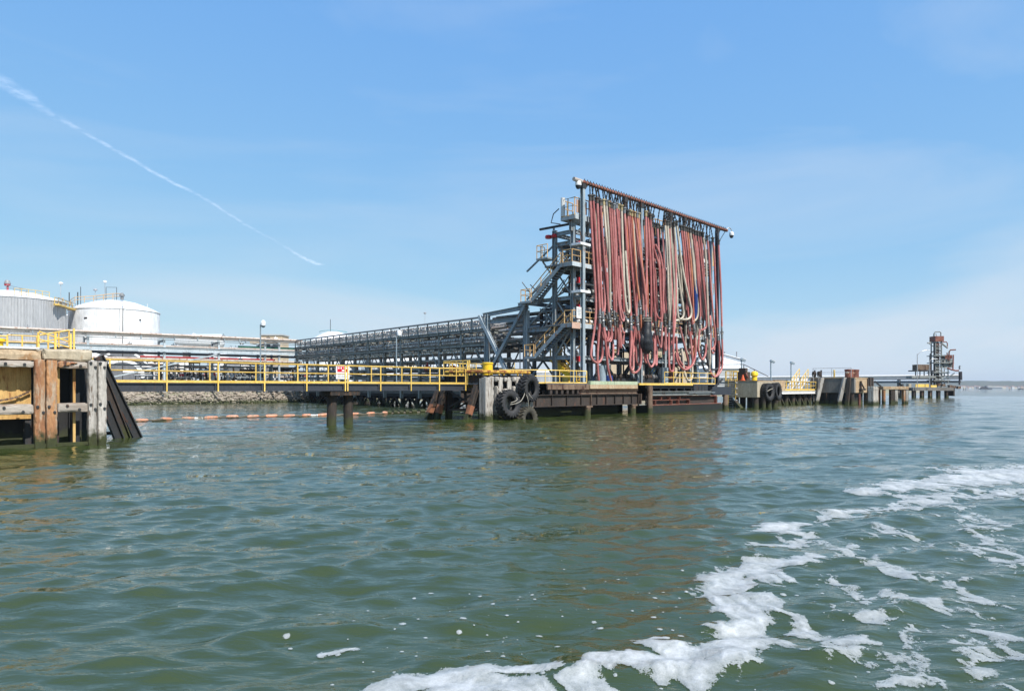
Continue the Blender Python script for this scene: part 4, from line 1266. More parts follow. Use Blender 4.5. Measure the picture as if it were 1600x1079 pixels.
# stairs: a flight has two stringers, treads and rails
def stairs(p_top, p_bot, width, n, rail, mat_s, mat_r, tread_mat, side=(1, 0, 0)):
    a, b = Vector(p_top), Vector(p_bot)
    sd = Vector(side) * width
    for o in (Vector((0, 0, 0)), sd):
        T.part('stringer', MB().bar(a + o, b + o, .09, .36), M[mat_s])
    for k in range(n):
        c = a.lerp(b, (k + .5) / n)
        run = (b - a); run.z = 0; run.normalize()
        w = .17
        p, q = c + Vector((0, 0, .02)), c + sd + Vector((0, 0, .02))
        T.part('tread', MB().bar(p, q, w * 1.5, .05), M[tread_mat])
    for o in (Vector((0, 0, 0)), sd):
        m = MB()
        m.tube([a + o + Vector((0, 0, 1.15)), b + o + Vector((0, 0, 1.15))], .045, 6)
        m.tube([a + o + Vector((0, 0, .65)), b + o + Vector((0, 0, .65))], .038, 6)
        h = T.part('handrail', m, M[mat_r])
        k = max(2, round((a - b).length / 1.5))
        for i in range(k + 1):
            c = a.lerp(b, i / k) + o
            T.part('rail_post', MB().cyl(c, c + Vector((0, 0, 1.15)), .045, 6), M[mat_r], h)
stairs((-1.25, .55, 13.95), (-1.25, 4.25, 10.95), .95, 15, 1, 'steel', 'orange_rail', 'steel_dark')
stairs((-1.25, .15, 8.35), (-1.25, 3.75, 5.55), .95, 14, 1, 'steel', 'orange_rail', 'steel_dark')
stairs((.75, 3.5, 5.5), (.75, .3, 2.95), 1.0, 13, 1, 'yellow', 'yellow', 'yellow')
for t in (.72, 1.78):
    T.part('stringer', MB().bar((t, 3.5, 5.4), (t, .3, 2.95), .06, .5), M['yellow_bright'])
T.part('stair_box', MB().box((.8, 1.4, 2.96), (1.7, 2.1, 3.7)), M['yellow'])
# landings
T.part('landing', MB().box((-1.35, 4.2, 10.75), (.1, 5.7, 10.95)), M['steel'])
handrail(T, [(-1.3, 4.4, 10.95), (-1.3, 5.6, 10.95), (.0, 5.6, 10.95)], M['orange_rail'], h=1.15, step=.8, r=.045)
T.part('landing', MB().box((-1.35, 3.7, 5.35), (2.6, 5.2, 5.55)), M['steel'])
handrail(T, [(-1.3, 3.9, 5.55), (-1.3, 5.1, 5.55), (2.5, 5.1, 5.55)], M['orange_rail'], h=1.15, step=.8, r=.045)
# notice board hung at the end of the middle floor
pp = on_front(902, 487, -.95)
T.part('notice_board', MB().box((-.75, -.93, 8.95), (.0, -.90, 10.0)), M['sign_white'])
for k in range(5):
    T.part('notice_line', MB().box((-.65 + .03 * k, -.936, 9.75 - .14 * k), (-.12 - .05 * (k % 3), -.931, 9.80 - .14 * k)), M['sign_ink'])
for z in (9.0, 9.9, 12.4, 15.8, 5.0):
    T.part('fire_point', MB().box((.35, -.3, z), (.75, 0, z + .5)), M['red'])
# the mass of pipework inside the frame
pmats = ['pipe_grey', 'steel_green', 'pipe_white', 'steel_dark', 'pipe_rusty', 'galv', 'rust_dark']
for z in (5.1, 9.0, 10.0, 11.7, 12.6, 14.6, 15.4, 16.0):
    for k in range(5):
        L = .45 + .45 * k + rnd.uniform(-.1, .1)
        r = rnd.choice((.09, .13, .18, .22))
        a, b = rnd.uniform(.2, 4), rnd.uniform(18, 26.5)
        T.part('pipe', MB().tube([(a, L, z + rnd.uniform(-.25, .25) + r), (b, L, z + rnd.uniform(-.05, .05) + r)], r, 8), M[rnd.choice(pmats)])
for k in range(64):
    t = rnd.uniform(.5, 26)
    L = rnd.uniform(.5, 2.2)
    z = rnd.choice((8.5, 11.2, 14.1, 3.0, 5.6))
    h = rnd.uniform(1.6, 4.5)
    r = rnd.choice((.08, .12, .16, .2))
    pts = spline([(t, L, z), (t, L, z + h * .8), (t, L + .05, z + h), (t + .1, L + .6, z + h + .2), (t + .1, L + 1.2, z + h + .2)], 4)
    o = T.part('riser', MB().tube(pts, r, 8), M[rnd.choice(pmats)])
    T.part('flange', MB().cyl((t, L, z + .7), (t, L, z + .82), r * 1.7, 10), M[rnd.choice(('pipe_grey', 'steel_dark', 'galv'))], o)
for k in range(46):
    t, L = rnd.uniform(.6, 26), rnd.uniform(.0, 1.2)
    z = rnd.choice((9.3, 9.9, 11.9, 12.6, 14.7, 15.3, 5.9, 7.0))
    o = T.part('valve', MB().lathe((t, L, z), [(0, -.3), (.22, -.26), (.22, -.14), (.12, -.1), (.12, .1), (.22, .14), (.22, .26), (0, .3)], 10, axis='y'), M[rnd.choice(('pipe_grey', 'steel_dark', 'galv', 'pipe_rusty', 'white'))])
    T.part('handwheel', MB().lathe((t, L, z + .45), [(.18, -.02), (.22, 0), (.18, .02), (.16, 0), (.18, -.02)], 12).cyl((t, L, z + .1), (t, L, z + .45), .025, 6), M[rnd.choice(('red', 'steel_dark', 'yellow', 'steel_dark'))], o)
# the rack's pipes enter the tower from behind; more pipework by the stairs
for k in range(22):
    t, z, r = rnd.uniform(.5, 6.8), rnd.choice((6.9, 7.6, 8.3, 8.9, 9.5, 9.9)) + rnd.uniform(-.15, .15), rnd.choice((.10, .14, .19))
    T.part('pipe', MB().tube([(t, rnd.uniform(1.2, 2.6), z), (t, rnd.uniform(9, 14), z - .1)], r, 8), M[rnd.choice(pmats)])
for k in range(34):
    t, L, z = rnd.uniform(.3, 5.0), rnd.uniform(.4, 5.8), rnd.choice((5.6, 8.5, 8.5, 11.2, 14.1))
    if z > 9:
        L = .4 + (L - .4) * .33
    h, r = rnd.uniform(1.2, 2.6), rnd.choice((.07, .1, .14, .18))
    o = T.part('riser', MB().tube(spline([(t, L, z), (t, L, z + h * .8), (t + .05, L, z + h), (t + .5, L, z + h + .15), (t + 1.4, L, z + h + .15)], 4), r, 8), M[rnd.choice(pmats)])
    T.part('flange', MB().cyl((t, L, z + .6), (t, L, z + .7), r * 1.7, 10), M[rnd.choice(('pipe_grey', 'steel_dark', 'galv'))], o)
for k in range(18):
    a = (rnd.uniform(.2, 1.2), rnd.uniform(.4, 5.6), rnd.choice((5.7, 8.5, 11.3)))
    T.part('brace', MB().bar(a, (a[0], a[1] + rnd.choice((-1.8, 1.8)), a[2] + rnd.uniform(1.4, 2.4)), .08, .08), M[rnd.choice(('steel', 'orange_rail', 'steel'))])
for k in range(26):
    t, z = rnd.uniform(1, 26), rnd.choice((8.5, 11.2, 14.1))
    T.part('cable_tray', MB().box((t, 1.9, z + rnd.uniform(1.2, 2.2)), (min(26.5, t + rnd.uniform(2, 5)), 2.15, z + 2.3)), M[rnd.choice(('steel', 'galv', 'steel_dark'))])
for k in range(9):
    t = 1.5 + k * 2.8 + rnd.uniform(-.5, .5)
    z = rnd.choice((8.5, 11.2))
    T.part('drum', MB().lathe((t, 1.5, z), [(0, 0), (.42, .0), (.45, .06), (.45, 1.4), (.3, 1.6), (0, 1.65)], 14), M[rnd.choice(('rust_dark', 'steel_dark', 'pipe_grey'))])
# big dark loading-arm column in the middle with a basket on top
T.part('arm_column', MB().cyl((15.6, .9, 8.4), (15.6, .9, 18.8), .6, 16), M['steel_dark'])
T.part('arm_column', MB().cyl((12.2, .9, 11.2), (12.2, .9, 18.4), .45, 14), M['steel_dark'])
T.part('arm_basket', MB().box((14.3, .2, 18.75), (17.6, 1.7, 18.95)), M['steel_light'])
handrail(T, [(14.35, .25, 18.95), (17.55, .25, 18.95), (17.55, 1.65, 18.95), (14.35, 1.65, 18.95), (14.35, .25, 18.95)], M['orange_rail'], h=1.9, step=.8, r=.055)
T.part('basket_screen', MB().box((16.0, 1.6, 20.3), (17.5, 1.64, 20.95)), M['pink_board'])
T.part('basket_machine', MB().box((14.6, .6, 18.95), (15.9, 1.4, 20.6)).cyl((14.8, 1.0, 20.6), (14.8, 1.0, 21.1), .18, 10).lathe((14.8, 1.0, 21.1), [(0, 0), (.3, .1), (.34, .3), (.2, .52), (0, .55)], 12), M['steel_dark'])
T.part('basket_underframe', MB().box((14.5, .3, 16.2), (17.4, 1.5, 18.74)), M['steel_dark'])
T.part('upper_frame', MB().box((8.2, .5, 17.1), (13.6, 1.9, 17.5)).box((8.6, .6, 17.5), (9.2, 1.6, 18.9)).box((11.0, .5, 17.5), (11.7, 1.6, 18.6)), M['steel_green'])
T.part('yellow_hoist', MB().box((8.4, .0, 19.0), (8.8, .4, 19.6)).tube([(8.6, .2, 19.0), (8.5, .1, 18.2), (8.8, .0, 17.6), (8.7, .1, 17.0)], .14, 8), M['yellow'])
for k in range(9):
    t = 8.2 + k * 2.1
    T.part('riser', MB().tube([(t, .5, 14.1), (t, .5, 16.6), (t + .2, .5, 17.2), (t + .9, .5, 17.6), (t + 1.6, .5, 17.6)], .15, 8), M[rnd.choice(('pipe_grey', 'steel_dark', 'pipe_white', 'rust_dark'))])
for t, L, zt in ((12.9, -.25, 15.9), (16.0, -.2, 15.3), (17.6, -.2, 15.2)):
    T.part('gooseneck_pipe', MB().tube(spline([(t - .75, L + .9, zt - 1.6), (t - .75, L + .3, zt - .2), (t - .3, L, zt + .2), (t + .1, L - .1, zt - .1), (t + .12, L - .1, zt - 1), (t + .12, L - .1, zt - 6)], 6), .17, 8), M['pipe_white'])
# right-hand end: little platforms sticking out, a ladder
for z, w in ((17.0, 1.3), (14.0, .9), (11.0, 1.6), (8.4, 1.0)):
    T.part('end_platform', MB().box((26.4, .2, z - .14), (26.4 + w, 2.3, z)), M['steel_light'])
    handrail(T, [(26.4 + w, .25, z), (26.4 + w, 2.2, z)], M['orange_rail'], h=1.15, step=.9, r=.045)
T.part('end_panel', MB().box((26.9, .22, 17.3), (27.6, .3, 19.8)), M['orange_rail'])
T.part('end_panel', MB().box((27.65, .3, 17.4), (27.7, 2.2, 19.6)), M['pink_board'])
lad = MB()
for L in (.5, .95):
    lad.cyl((24.0, L, 3.0), (24.0, L, 18.6), .035, 6)
for k in range(50):
    lad.cyl((24.0, .5, 3.2 + k * .3), (24.0, .95, 3.2 + k * .3), .02, 5)
T.part('ladder', lad, M['steel_light'])
T.part('panel', MB().box((21.6, .2, 16.9), (26.0, .26, 17.9)), M['pipe_white'])
T.part('panel', MB().box((19.4, .2, 13.9), (23.6, .26, 14.6)), M['pipe_rusty'])
T.part('panel', MB().box((22.2, .3, 9.2), (23.4, .9, 11.0)), M['steel_dark'])
# machinery on the deck below
for t, mat in ((3.4, 'lamp_grey'), (14.6, 'lamp_grey')):
    T.part('standpipe', MB().cyl((t, -.7, 2.94), (t, -.7, 4.7), .42, 14), M[mat])
T.part('blue_barrel', MB().lathe((4.9, -.4, 2.94), [(0, 0), (.42, 0), (.45, .3), (.42, .75), (.3, .8), (0, .8)], 14), M['hose_blue'])
T.part('brown_tank', MB().lathe((19.3, 2.0, 3.9), [(0, -.9), (.6, -.9), (1.0, .0), (1.0, 1.9), (.9, 2.1), (0, 2.2)], 20), M['rust_red'])
T.part('pump_skid', MB().box((7.2, .4, 2.94), (18.0, 2.0, 3.5)), M['steel_dark'])
for k in range(10):
    T.part('pump', MB().lathe((7.8 + k * 1.05, 1.0, 3.7), [(0, -.4), (.25, -.38), (.3, 0), (.25, .38), (0, .4)], 10, axis='x'), M[rnd.choice(('steel_dark', 'pipe_grey', 'rust_dark'))])
# V struts and posts of the stair bent towards the pipe rack
for L in (5.75, 11.35):
    T.part('bent_post', MB().ibeam((-.3, L, 2.9), (-.3, L, 10.2), .42, .44, up=(0, 1, 0)), M['steel_light'] if L < 6 else M['steel'])
T.part('bent_beam', MB().ibeam((-.3, 5.5, 10.55), (-.3, 12.0, 10.15), .3, .40), M['steel'])
T.part('bent_beam', MB().ibeam((-.3, 5.95, 9.4), (-.3, 11.2, 9.4), .3, .42), M['steel'])
T.part('bent_beam', MB().ibeam((-.3, 2.5, 8.2), (-.3, 5.5, 8.2), .3, .42), M['steel'])
T.part('v_strut', MB().ibeam((-.55, 12.3, 10.1), (-.55, 8.4, 4.3), .34, .36, up=(1, 0, 0)), M['steel_light'])
T.part('v_strut', MB().ibeam((-.85, 5.3, 10.8), (-.85, 10.6, 4.0), .30, .34, up=(1, 0, 0)), M['steel'])
T.part('walk_beam', MB().ibeam((-.85, 3.9, 10.75), (-.85, 6.4, 10.75), .2, .34), M['steel'])

# ------------------------------------------------------------------ gantry that carries the hoses
G = Thing('hose_gantry', 'long rusty overhead pipe on tall posts from which the hoses hang', 'gantry', (13, -1, 2.94))
GL, GZ = -1.0, 21.62
G.part('gantry_pipe', MB().tube([(-.1, GL, GZ), (28.2, GL, GZ)], .17, 12), M['rust_red'])
G.part('pipe_end', MB().tube([(-1.25, GL, GZ), (-.1, GL, GZ)], .185, 12), M['pipe_rusty'])
for u, mat, r in ((910.5, 'steel', .17), (976, 'rust_dark', .15), (1001.5, 'steel', .14), (1047, 'rust_dark', .17), (1069, 'rust_dark', .15), (1120.5, 'girder', .19)):
    t = on_front(u, 500, GL + .05)[0]
    zb = 2.9 if u in (910.5, 1120.5, 1001.5) else 8.3
    G.part('gantry_post', MB().ibeam((t, GL + .05, zb), (t, GL + .05, GZ - .45), r * 2, r * 2, up=(0, 1, 0)), M[mat])
    G.part('saddle', MB().bar((t, GL, GZ - .62), (t, GL, GZ - .16), .5, .3), M['steel_dark'] if mat != 'steel_light' else M['steel'])
    G.part('knee', MB().bar((t + .1, GL, GZ - .75), (t + .6, GL, GZ - .2), .12, .12), M['steel_dark'])
for z in (15.75, 11.35):
    G.part('post_clamp', MB().box((-.5, GL - .2, z), (1.0, GL + .9, z + .22)), M['white'])
    G.part('tie', MB().bar((.0, GL + .15, z - .3), (.0, .0, z - .3), .18, .2), M['steel'])
for k in range(62):
    t = .35 + k * .45
    G.part('pipe_clip', MB().lathe((t, GL, GZ), [(.175, -.05), (.21, -.04), (.21, .04), (.175, .05)], 10, axis='x').box((t - .03, GL - .03, GZ + .15), (t + .03, GL + .03, GZ + .34)), M['rust_dark'])

# ------------------------------------------------------------------ the hoses
ORD = ['first', 'second', 'third', 'fourth', 'fifth', 'sixth', 'seventh', 'eighth', 'ninth', 'tenth', 'eleventh', 'twelfth', 'thirteenth', 'fourteenth', 'fifteenth', 'sixteenth', 'seventeenth', 'eighteenth', 'nineteenth', 'twentieth', 'twenty-first', 'twenty-second', 'twenty-third', 'twenty-fourth']
def zg(u):                                            # pixel row of the gantry pipe at column u
    return 283 + (u - 897) * (360 - 283) / 239.0
# (colour, depth in front of the gantry line, path of pixel points from the flange down, indices of couplings, hung from chain?)
H = [
 ('red',   .05, [(922, 308), (926, 400), (929, 470), (927, 505), (921, 545), (920.5, 558), (926, 565), (933, 566), (939, 556), (940, 530), (939, 505)], [0]),
 ('red',   .25, [(926.5, 308), (931, 400), (934, 494), (932, 530), (931.5, 565), (935.5, 594)], [0, 2]),
 ('red',   .45, [(933, 312), (935, 400), (939, 499), (944, 545), (948, 575), (955, 595)], [0, 2]),
 ('pink',  .15, [(936, 314), (940, 400), (943, 470), (939.5, 498), (941, 515), (945, 530), (950, 533.5), (953.5, 527), (954, 515), (949.5, 500)], [0, 3, 9]),
 ('red',   .55, [(938, 316), (941, 380), (946, 450), (949.5, 500), (952, 515), (951, 528), (946, 533), (941.5, 527), (941, 510)], [0, 3]),
 ('beige', .20, [(943, 315), (944, 360), (948, 410), (951, 460), (954, 484)], [0, 4]),
 ('beige', .45, [(947, 316), (948, 370), (950, 430), (953, 482)], [0]),
 ('red',   .10, [(952, 318), (954, 400), (957, 497), (959, 515), (961, 530)], [0, 2]),
 ('red',   .35, [(955, 320), (958, 400), (959, 460), (960, 500), (964, 525), (966.5, 541)], [0, 3]),
 ('pink',  .60, [(959, 322), (961, 400), (962, 450), (966, 490), (969, 501), (972, 497), (967, 470), (966, 400)], [0]),
 ('red',   .25, [(963, 320), (967, 400), (970, 450), (972.5, 488), (977, 497)], [0, 4]),
 ('red',   .05, [(966, 322), (968.5, 400), (966, 470), (965, 520), (967, 543), (969, 530), (966, 500)], [0]),
 ('beige', .50, [(971, 324), (972, 400), (973, 450), (975.5, 480), (978.5, 489), (981, 480), (979, 440), (977, 392)], [0]),
 ('red',   .15, [(975.5, 328), (979, 400), (982, 460), (983.5, 505), (983, 540), (981.5, 560), (981.5, 573), (984, 578), (987, 575), (987.5, 550), (985.5, 520), (986, 500)], [0, 3]),
 ('red',   .40, [(981, 332), (984.5, 400), (988, 450), (993, 505), (996, 530), (998.5, 550), (998, 570), (994, 580), (988.5, 582), (985.5, 578)], [0, 3]),
 ('red',   .05, [(984, 331), (987, 390), (990, 440), (992, 460), (990.5, 500), (988.5, 530), (986, 555)], [0]),
 ('orange',.30, [(987, 333), (989, 390), (992, 440), (997, 480), (999.5, 504), (1003, 530)], [0, 3]),
 ('red',   .50, [(991, 334), (996, 390), (1001, 430), (1006, 465), (1011, 495)], [0, 4]),
 ('orange',.20, [(995, 335), (998.5, 390), (1002, 430), (1007, 470), (1011, 500), (1015, 540)], [0]),
 ('red',   .05, [(997.5, 336), (1000, 400), (1001, 450), (1003, 496), (1003.5, 530)], [0, 3]),
 ('pink',  .35, [(1009, 333), (1009, 390), (1008, 440), (1006.5, 480), (1005, 545), (1008, 562), (1014, 573), (1020, 565), (1021.5, 540), (1022, 520)], [0]),
 ('red',   .10, [(1012, 335), (1013.5, 400), (1014, 450), (1015, 496), (1016, 530)], [0]),
 ('red',   .50, [(1016, 338), (1018.5, 400), (1020, 460), (1022, 513), (1025.5, 534), (1029.5, 543), (1031.5, 530), (1033, 505), (1032, 495)], [0, 3]),
 ('red',   .25, [(1020, 384), (1024, 400), (1028, 420), (1029, 460), (1030, 490), (1029, 498), (1024, 493), (1020, 470), (1019, 420)], []),
 ('red',   .55, [(1024, 382), (1030, 400), (1033, 430), (1033, 470), (1032, 500), (1031, 516)], [5]),
 ('pink',  .10, [(1034, 420), (1034, 460), (1036, 500), (1037, 530), (1037, 546), (1039, 543), (1039, 523)], [2]),
 ('beige', .15, [(1039, 347), (1040.5, 400), (1041, 450), (1043, 490), (1045, 515)], [0]),
 ('beige', .45, [(1043, 348), (1043, 400), (1045, 460), (1045, 520)], [0, 3]),
 ('beige', .30, [(1047, 350), (1048, 400), (1050, 440), (1051, 480), (1050, 507)], [0, 4]),
 ('red',   .60, [(1046, 352), (1047, 420), (1049, 470), (1049.5, 510), (1049, 545), (1049, 575), (1047, 580), (1044, 575), (1044, 550), (1045, 520)], [0]),
 ('pink',  .20, [(1052, 352), (1053.5, 400), (1053, 460), (1051, 510), (1049.5, 530), (1047, 540)], [0]),
 ('beige', .40, [(1053, 350), (1056, 400), (1059, 440), (1064, 480), (1065, 490), (1063, 497), (1058, 497), (1057, 480), (1058, 450)], [0]),
 ('beige', .55, [(1057, 348), (1061, 390), (1066, 430), (1074, 470), (1077, 485), (1076, 495), (1071, 499), (1063, 499), (1055, 501)], [0]),
 ('red',   .15, [(1064, 355), (1068, 400), (1070, 440), (1072, 480), (1074, 507), (1077, 540), (1079, 565), (1075, 573), (1068, 573), (1061, 565), (1057, 550), (1056.5, 525)], [0, 4]),
 ('red',   .40, [(1068, 356), (1071, 400), (1074, 450), (1078, 490), (1081, 517), (1083.5, 535), (1083.5, 555), (1079, 570), (1070, 577), (1063, 574), (1057.5, 564), (1056, 550)], [0, 4]),
 ('red',   .05, [(1071, 357), (1074, 400), (1077, 450), (1080, 500), (1083, 530), (1080, 543), (1076, 546)], [0]),
 ('orange',.30, [(1074, 358), (1077, 400), (1079, 440), (1080, 480), (1082, 515), (1083, 545), (1082, 560)], [0, 4]),
 ('beige', .60, [(1078, 359), (1081, 400), (1082, 430), (1085, 460), (1088, 485), (1086.5, 498), (1082.5, 502)], [0]),
 ('blue',  .35, [(1082, 430), (1083, 450), (1084, 475), (1084.5, 498)], []),
 ('red',   .10, [(1082, 361), (1085, 400), (1087, 440), (1090, 475), (1092, 505)], [0, 4]),
 ('red',   .45, [(1086, 363), (1088, 400), (1090, 440), (1091.5, 475), (1091, 505), (1088.5, 532), (1088, 545), (1091, 557), (1095.5, 561.5), (1100.5, 553), (1102, 540), (1101.5, 525)], [0, 4, 11]),
 ('red',   .25, [(1090, 364), (1093, 400), (1096, 440), (1099, 475), (1101, 505), (1100, 513), (1095, 516)], [0]),
 ('red',   .05, [(1094, 365), (1096, 400), (1098, 440), (1100, 475), (1102, 515), (1102, 535), (1105, 546)], [0, 4]),
 ('black', .35, [(1095, 540), (1095, 560), (1097, 575), (1101, 580), (1105, 574), (1103, 560), (1101, 545)], []),
 ('beige', .50, [(1098, 366), (1101, 400), (1102, 450), (1103, 490), (1105, 520), (1107.5, 550), (1108, 580)], [0, 4]),
 ('beige', .20, [(1065, 545), (1065.5, 560), (1066, 580), (1070, 592), (1075, 594), (1080, 588), (1081.5, 570)], []),
 ('red',   .10, [(1062, 510), (1066, 535), (1070, 555), (1073.5, 568), (1073.5, 580)], []),
 ('red',   .30, [(1105, 371), (1106.5, 400), (1108, 440), (1110, 475), (1112, 500), (1114.5, 520), (1115, 537), (1112, 545), (1108.5, 546)], [0]),
 ('red',   .50, [(1113.5, 374), (1115, 400), (1116, 450), (1117.5, 490), (1118.5, 522), (1121, 550), (1121, 575), (1117, 587), (1112, 586), (1108.5, 576)], [0, 4]),
 ('red',   .70, [(1122.5, 378), (1123.5, 420), (1124.5, 470), (1125, 520), (1126, 555), (1125.5, 575), (1120, 586), (1115, 589)], [0, 3]),
 ('black', .30, [(1121, 500), (1123, 540), (1125, 560), (1122, 572), (1116, 577), (1110, 576)], []),
]
# the back row, seen between the front ones
rb = random.Random(17)
for k, u in enumerate((924, 929.5, 945, 949.5, 957, 961, 969, 974, 978, 983, 988.5, 993, 999.5, 1006, 1010.5, 1014.5, 1018.5, 1027, 1035, 1041, 1050, 1060, 1066.5, 1072.5, 1076, 1080.5, 1084, 1088.5, 1092.5, 1096.5, 1101.5)):
    vt = zg(u) + rb.uniform(26, 30)
    sh = 3.0 + rb.uniform(0, 7)
    vb = rb.uniform(520, 572)
    w = rb.uniform(5, 9)
    pth = [(u, vt), (u + sh * .3, vt + 60), (u + sh * .7, vt + 120), (u + sh, 495), (u + sh + rb.uniform(-2, 2), vb - 14)]
    ci = [0, 3] if rb.random() < .6 else [0]
    if rb.random() < .6:
        pth += [(u + sh + w * .25, vb - 2), (u + sh + w * .55, vb), (u + sh + w * .85, vb - 5), (u + sh + w, vb - 22), (u + sh + w * .9, 500 + rb.uniform(0, 20))]
    H.append((rb.choice(('red', 'pink', 'pink', 'red', 'orange', 'beige')) if u < 1035 else rb.choice(('red', 'pink', 'beige', 'beige')), -.55 + rb.uniform(-.15, .15), pth, ci))
HM = {'red': M['hose_red'], 'pink': M['hose_red'], 'orange': M['hose_red'], 'beige': M['hose_beige'], 'black': M['hose_black'], 'blue': M['hose_blue']}
HM['pink'] = weathered('bleached_pink_rubber', (0.50, 0.21, 0.20), (0.42, 0.13, 0.13), rust=0.12, rcol=(0.25, 0.12, 0.11), rough=0.6, scale=0.8, bump=0.15, jitter=0.12)
HM['orange'] = weathered('faded_orange_rubber', (0.48, 0.19, 0.10), (0.40, 0.12, 0.08), rust=0.15, rough=0.6, scale=0.8, bump=0.15, jitter=0.12)
CN = {'red': 'dusty red', 'pink': 'bleached pink', 'orange': 'faded orange', 'beige': 'beige', 'black': 'black', 'blue': 'blue'}
posts_u = [(910.5, 'pale corner post'), (1001.5, 'pale second tall post'), (1047, 'dark middle post'), (1069, 'short dark post')]
cnt = {}
for col_, dep, px, cpl in sorted(H, key=lambda q: q[2][0][0]):
    r = {'red': .118, 'pink': .115, 'orange': .11, 'beige': .125, 'black': .11, 'blue': .28}[col_]
    P = [on_front(u, v, GL - dep * .55) for u, v in px]
    # the hose leans out a little where it bellies
    P = [(t, L - .25 * math.sin(math.pi * min(1, i / (len(P) - 1))), z) for i, (t, L, z) in enumerate(P)]
    u0 = px[0][0]
    ref = [n_ for pu, n_ in posts_u if pu < u0][-1]
    loop = len(px) > 4 and max(v for _, v in px) > px[-1][1] + 6
    deck = px[-1][1] > 590 and not loop
    vmax = max(v for _, v in px)
    where = ('looping low' if vmax > 560 else 'looping up') if loop else ('reaching the deck' if vmax > 575 else 'hanging straight')
    key = (col_, ref)
    cnt[key] = cnt.get(key, -1) + 1
    lab = f"{CN[col_]} hose {where}, {ORD[cnt[key]]} {col_} right of the {ref}"
    h = Thing('cargo_hose', lab, 'hose', P[0], PIER, 'hoses hanging from the gantry')
    sp = spline(P, 7)
    h.part('hose_body', MB().tube(sp, r, 9), HM[col_])
    for ci in cpl:
        i = min(ci * 7, len(sp) - 2)
        a = sp[i]
        d = (sp[i + 1] - sp[i]).normalized()
        if ci == 0:
            cm = M['coupling_dark'] if u0 < 940 or u0 > 1010 else rnd.choice((M['coupling_yellow'], M['coupling_dark'], M['coupling']))
            h.part('flange', MB().tube([a + Vector((0, 0, .22)), a + Vector((0, 0, .10)), a + Vector((0, 0, .09)), a - d * -.35], [.23, .23, .16, .14], 12), cm)
            # chain up to the gantry pipe
            ztop = GZ - .1
            cmB = MB()
            n = max(2, int((ztop - a.z - .2) / .16))
            for k in range(n):
                z = a.z + .2 + (ztop - a.z - .2) * (k + .5) / n
                x = a.x
                y = a.y + (GL - a.y) * (k + .5) / n
                w1_, w2_ = (.13, .035) if k % 2 else (.035, .13)
                cmB.box((x - w1_ / 2, y - w2_ / 2, z - .11), (x + w1_ / 2, y + w2_ / 2, z + .11))
            h.part('chain', cmB, M['steel_dark'])
        else:
            cm = M['coupling'] if rnd.random() < .75 else M['coupling_dark']
            h.part('coupling', MB().tube([a - d * .75, a - d * .70, a - d * .16, a - d * .15, a - d * .05, a + d * .05, a + d * .15, a + d * .16, a + d * .70, a + d * .75],
                                         [r, r * 1.12, r * 1.12, r * 1.75, r * 1.75, r * 1.3, r * 1.75, r * 1.12, r * 1.12, r], 10), cm)
# spare chains
for u in (969.5, 1006.5, 1013, 1038, 1040.5, 1061, 1077, 1109, 1118):
    t = on_front(u, 350, GL)[0]
    cmB = MB()
    for k in range(int(8 + 4 * rnd.random())):
        z = GZ - .2 - k * .17
        w1_, w2_ = (.12, .03) if k % 2 else (.03, .12)
        cmB.box((t - w1_ / 2, GL - w2_ / 2, z - .11), (t + w1_ / 2, GL + w2_ / 2, z + .11))
    G.part('spare_chain', cmB, M['steel_dark'])
# black tarpaulin wrapped round a bundle of hoses
tp = [on_front(u, v, GL - .75) for u, v in ((1011.5, 495), (1011.5, 503), (1010, 520), (1009.5, 535), (1010.5, 546), (1012, 552))]
rr = [.30, .42, .55, .66, .62, .22]
mt = MB()
sp = spline(tp, 5)
rs = [np.interp(i / 5, range(6), rr) * rnd.uniform(.94, 1.07) for i in range(len(sp))]
mt.tube(sp, rs, 14)
T2 = Thing('tarpaulin', 'black tarpaulin wrapped round hoses in the middle of the hanging rows', 'tarpaulin', tp[0])
T2.part('wrapping', mt, M['tarp'])
sk = [on_front(u, v, GL - .55) for u, v in ((1006, 520), (1003, 530), (1004, 545))]
T2.part('loose_fold', MB().tube(spline(sk, 4), [.25, .3, .33, .36, .38, .36, .34, .3, .2], 10), M['tarp'])
for v in (497, 499.5, 502):
    a = on_front(1011.5, v, GL - .75)
    T2.part('lashing', MB().lathe((a[0], a[1], a[2]), [(.46, -.03), (.5, 0), (.46, .03)], 14), M['rope'])

# ------------------------------------------------------------------ cameras on the tower
def dome_camera(u, v, L, label, arm):
    p = on_front(u, v, L)
    D = Thing('dome_camera', label, 'camera', p)
    D.part('dome', MB().lathe((p[0], p[1], p[2]), [(0, -.34), (.16, -.28), (.24, -.12), (.26, 0)], 14), M['steel_dark'])
    D.part('housing', MB().lathe((p[0], p[1], p[2]), [(.28, 0), (.3, .1), (.26, .38), (.1, .48), (0, .5)], 14), M['white'])
    D.part('mount_arm', MB().tube(arm(p), .05, 6), M['galv'])
dome_camera(903.5, 290, GL, 'white dome camera hung under the left end of the gantry pipe', lambda p: [(p[0], p[1], p[2] + .4), (p[0], p[1], GZ - .18)])
dome_camera(1143, 368, GL, 'white dome camera on a bent arm off the right end of the tower', lambda p: spline([(p[0], p[1], p[2] + .45), (p[0] - .1, p[1], p[2] + .75), (p[0] - 1.0, p[1] + .1, p[2] + .65), (27.6, .2, 19.6)], 5))
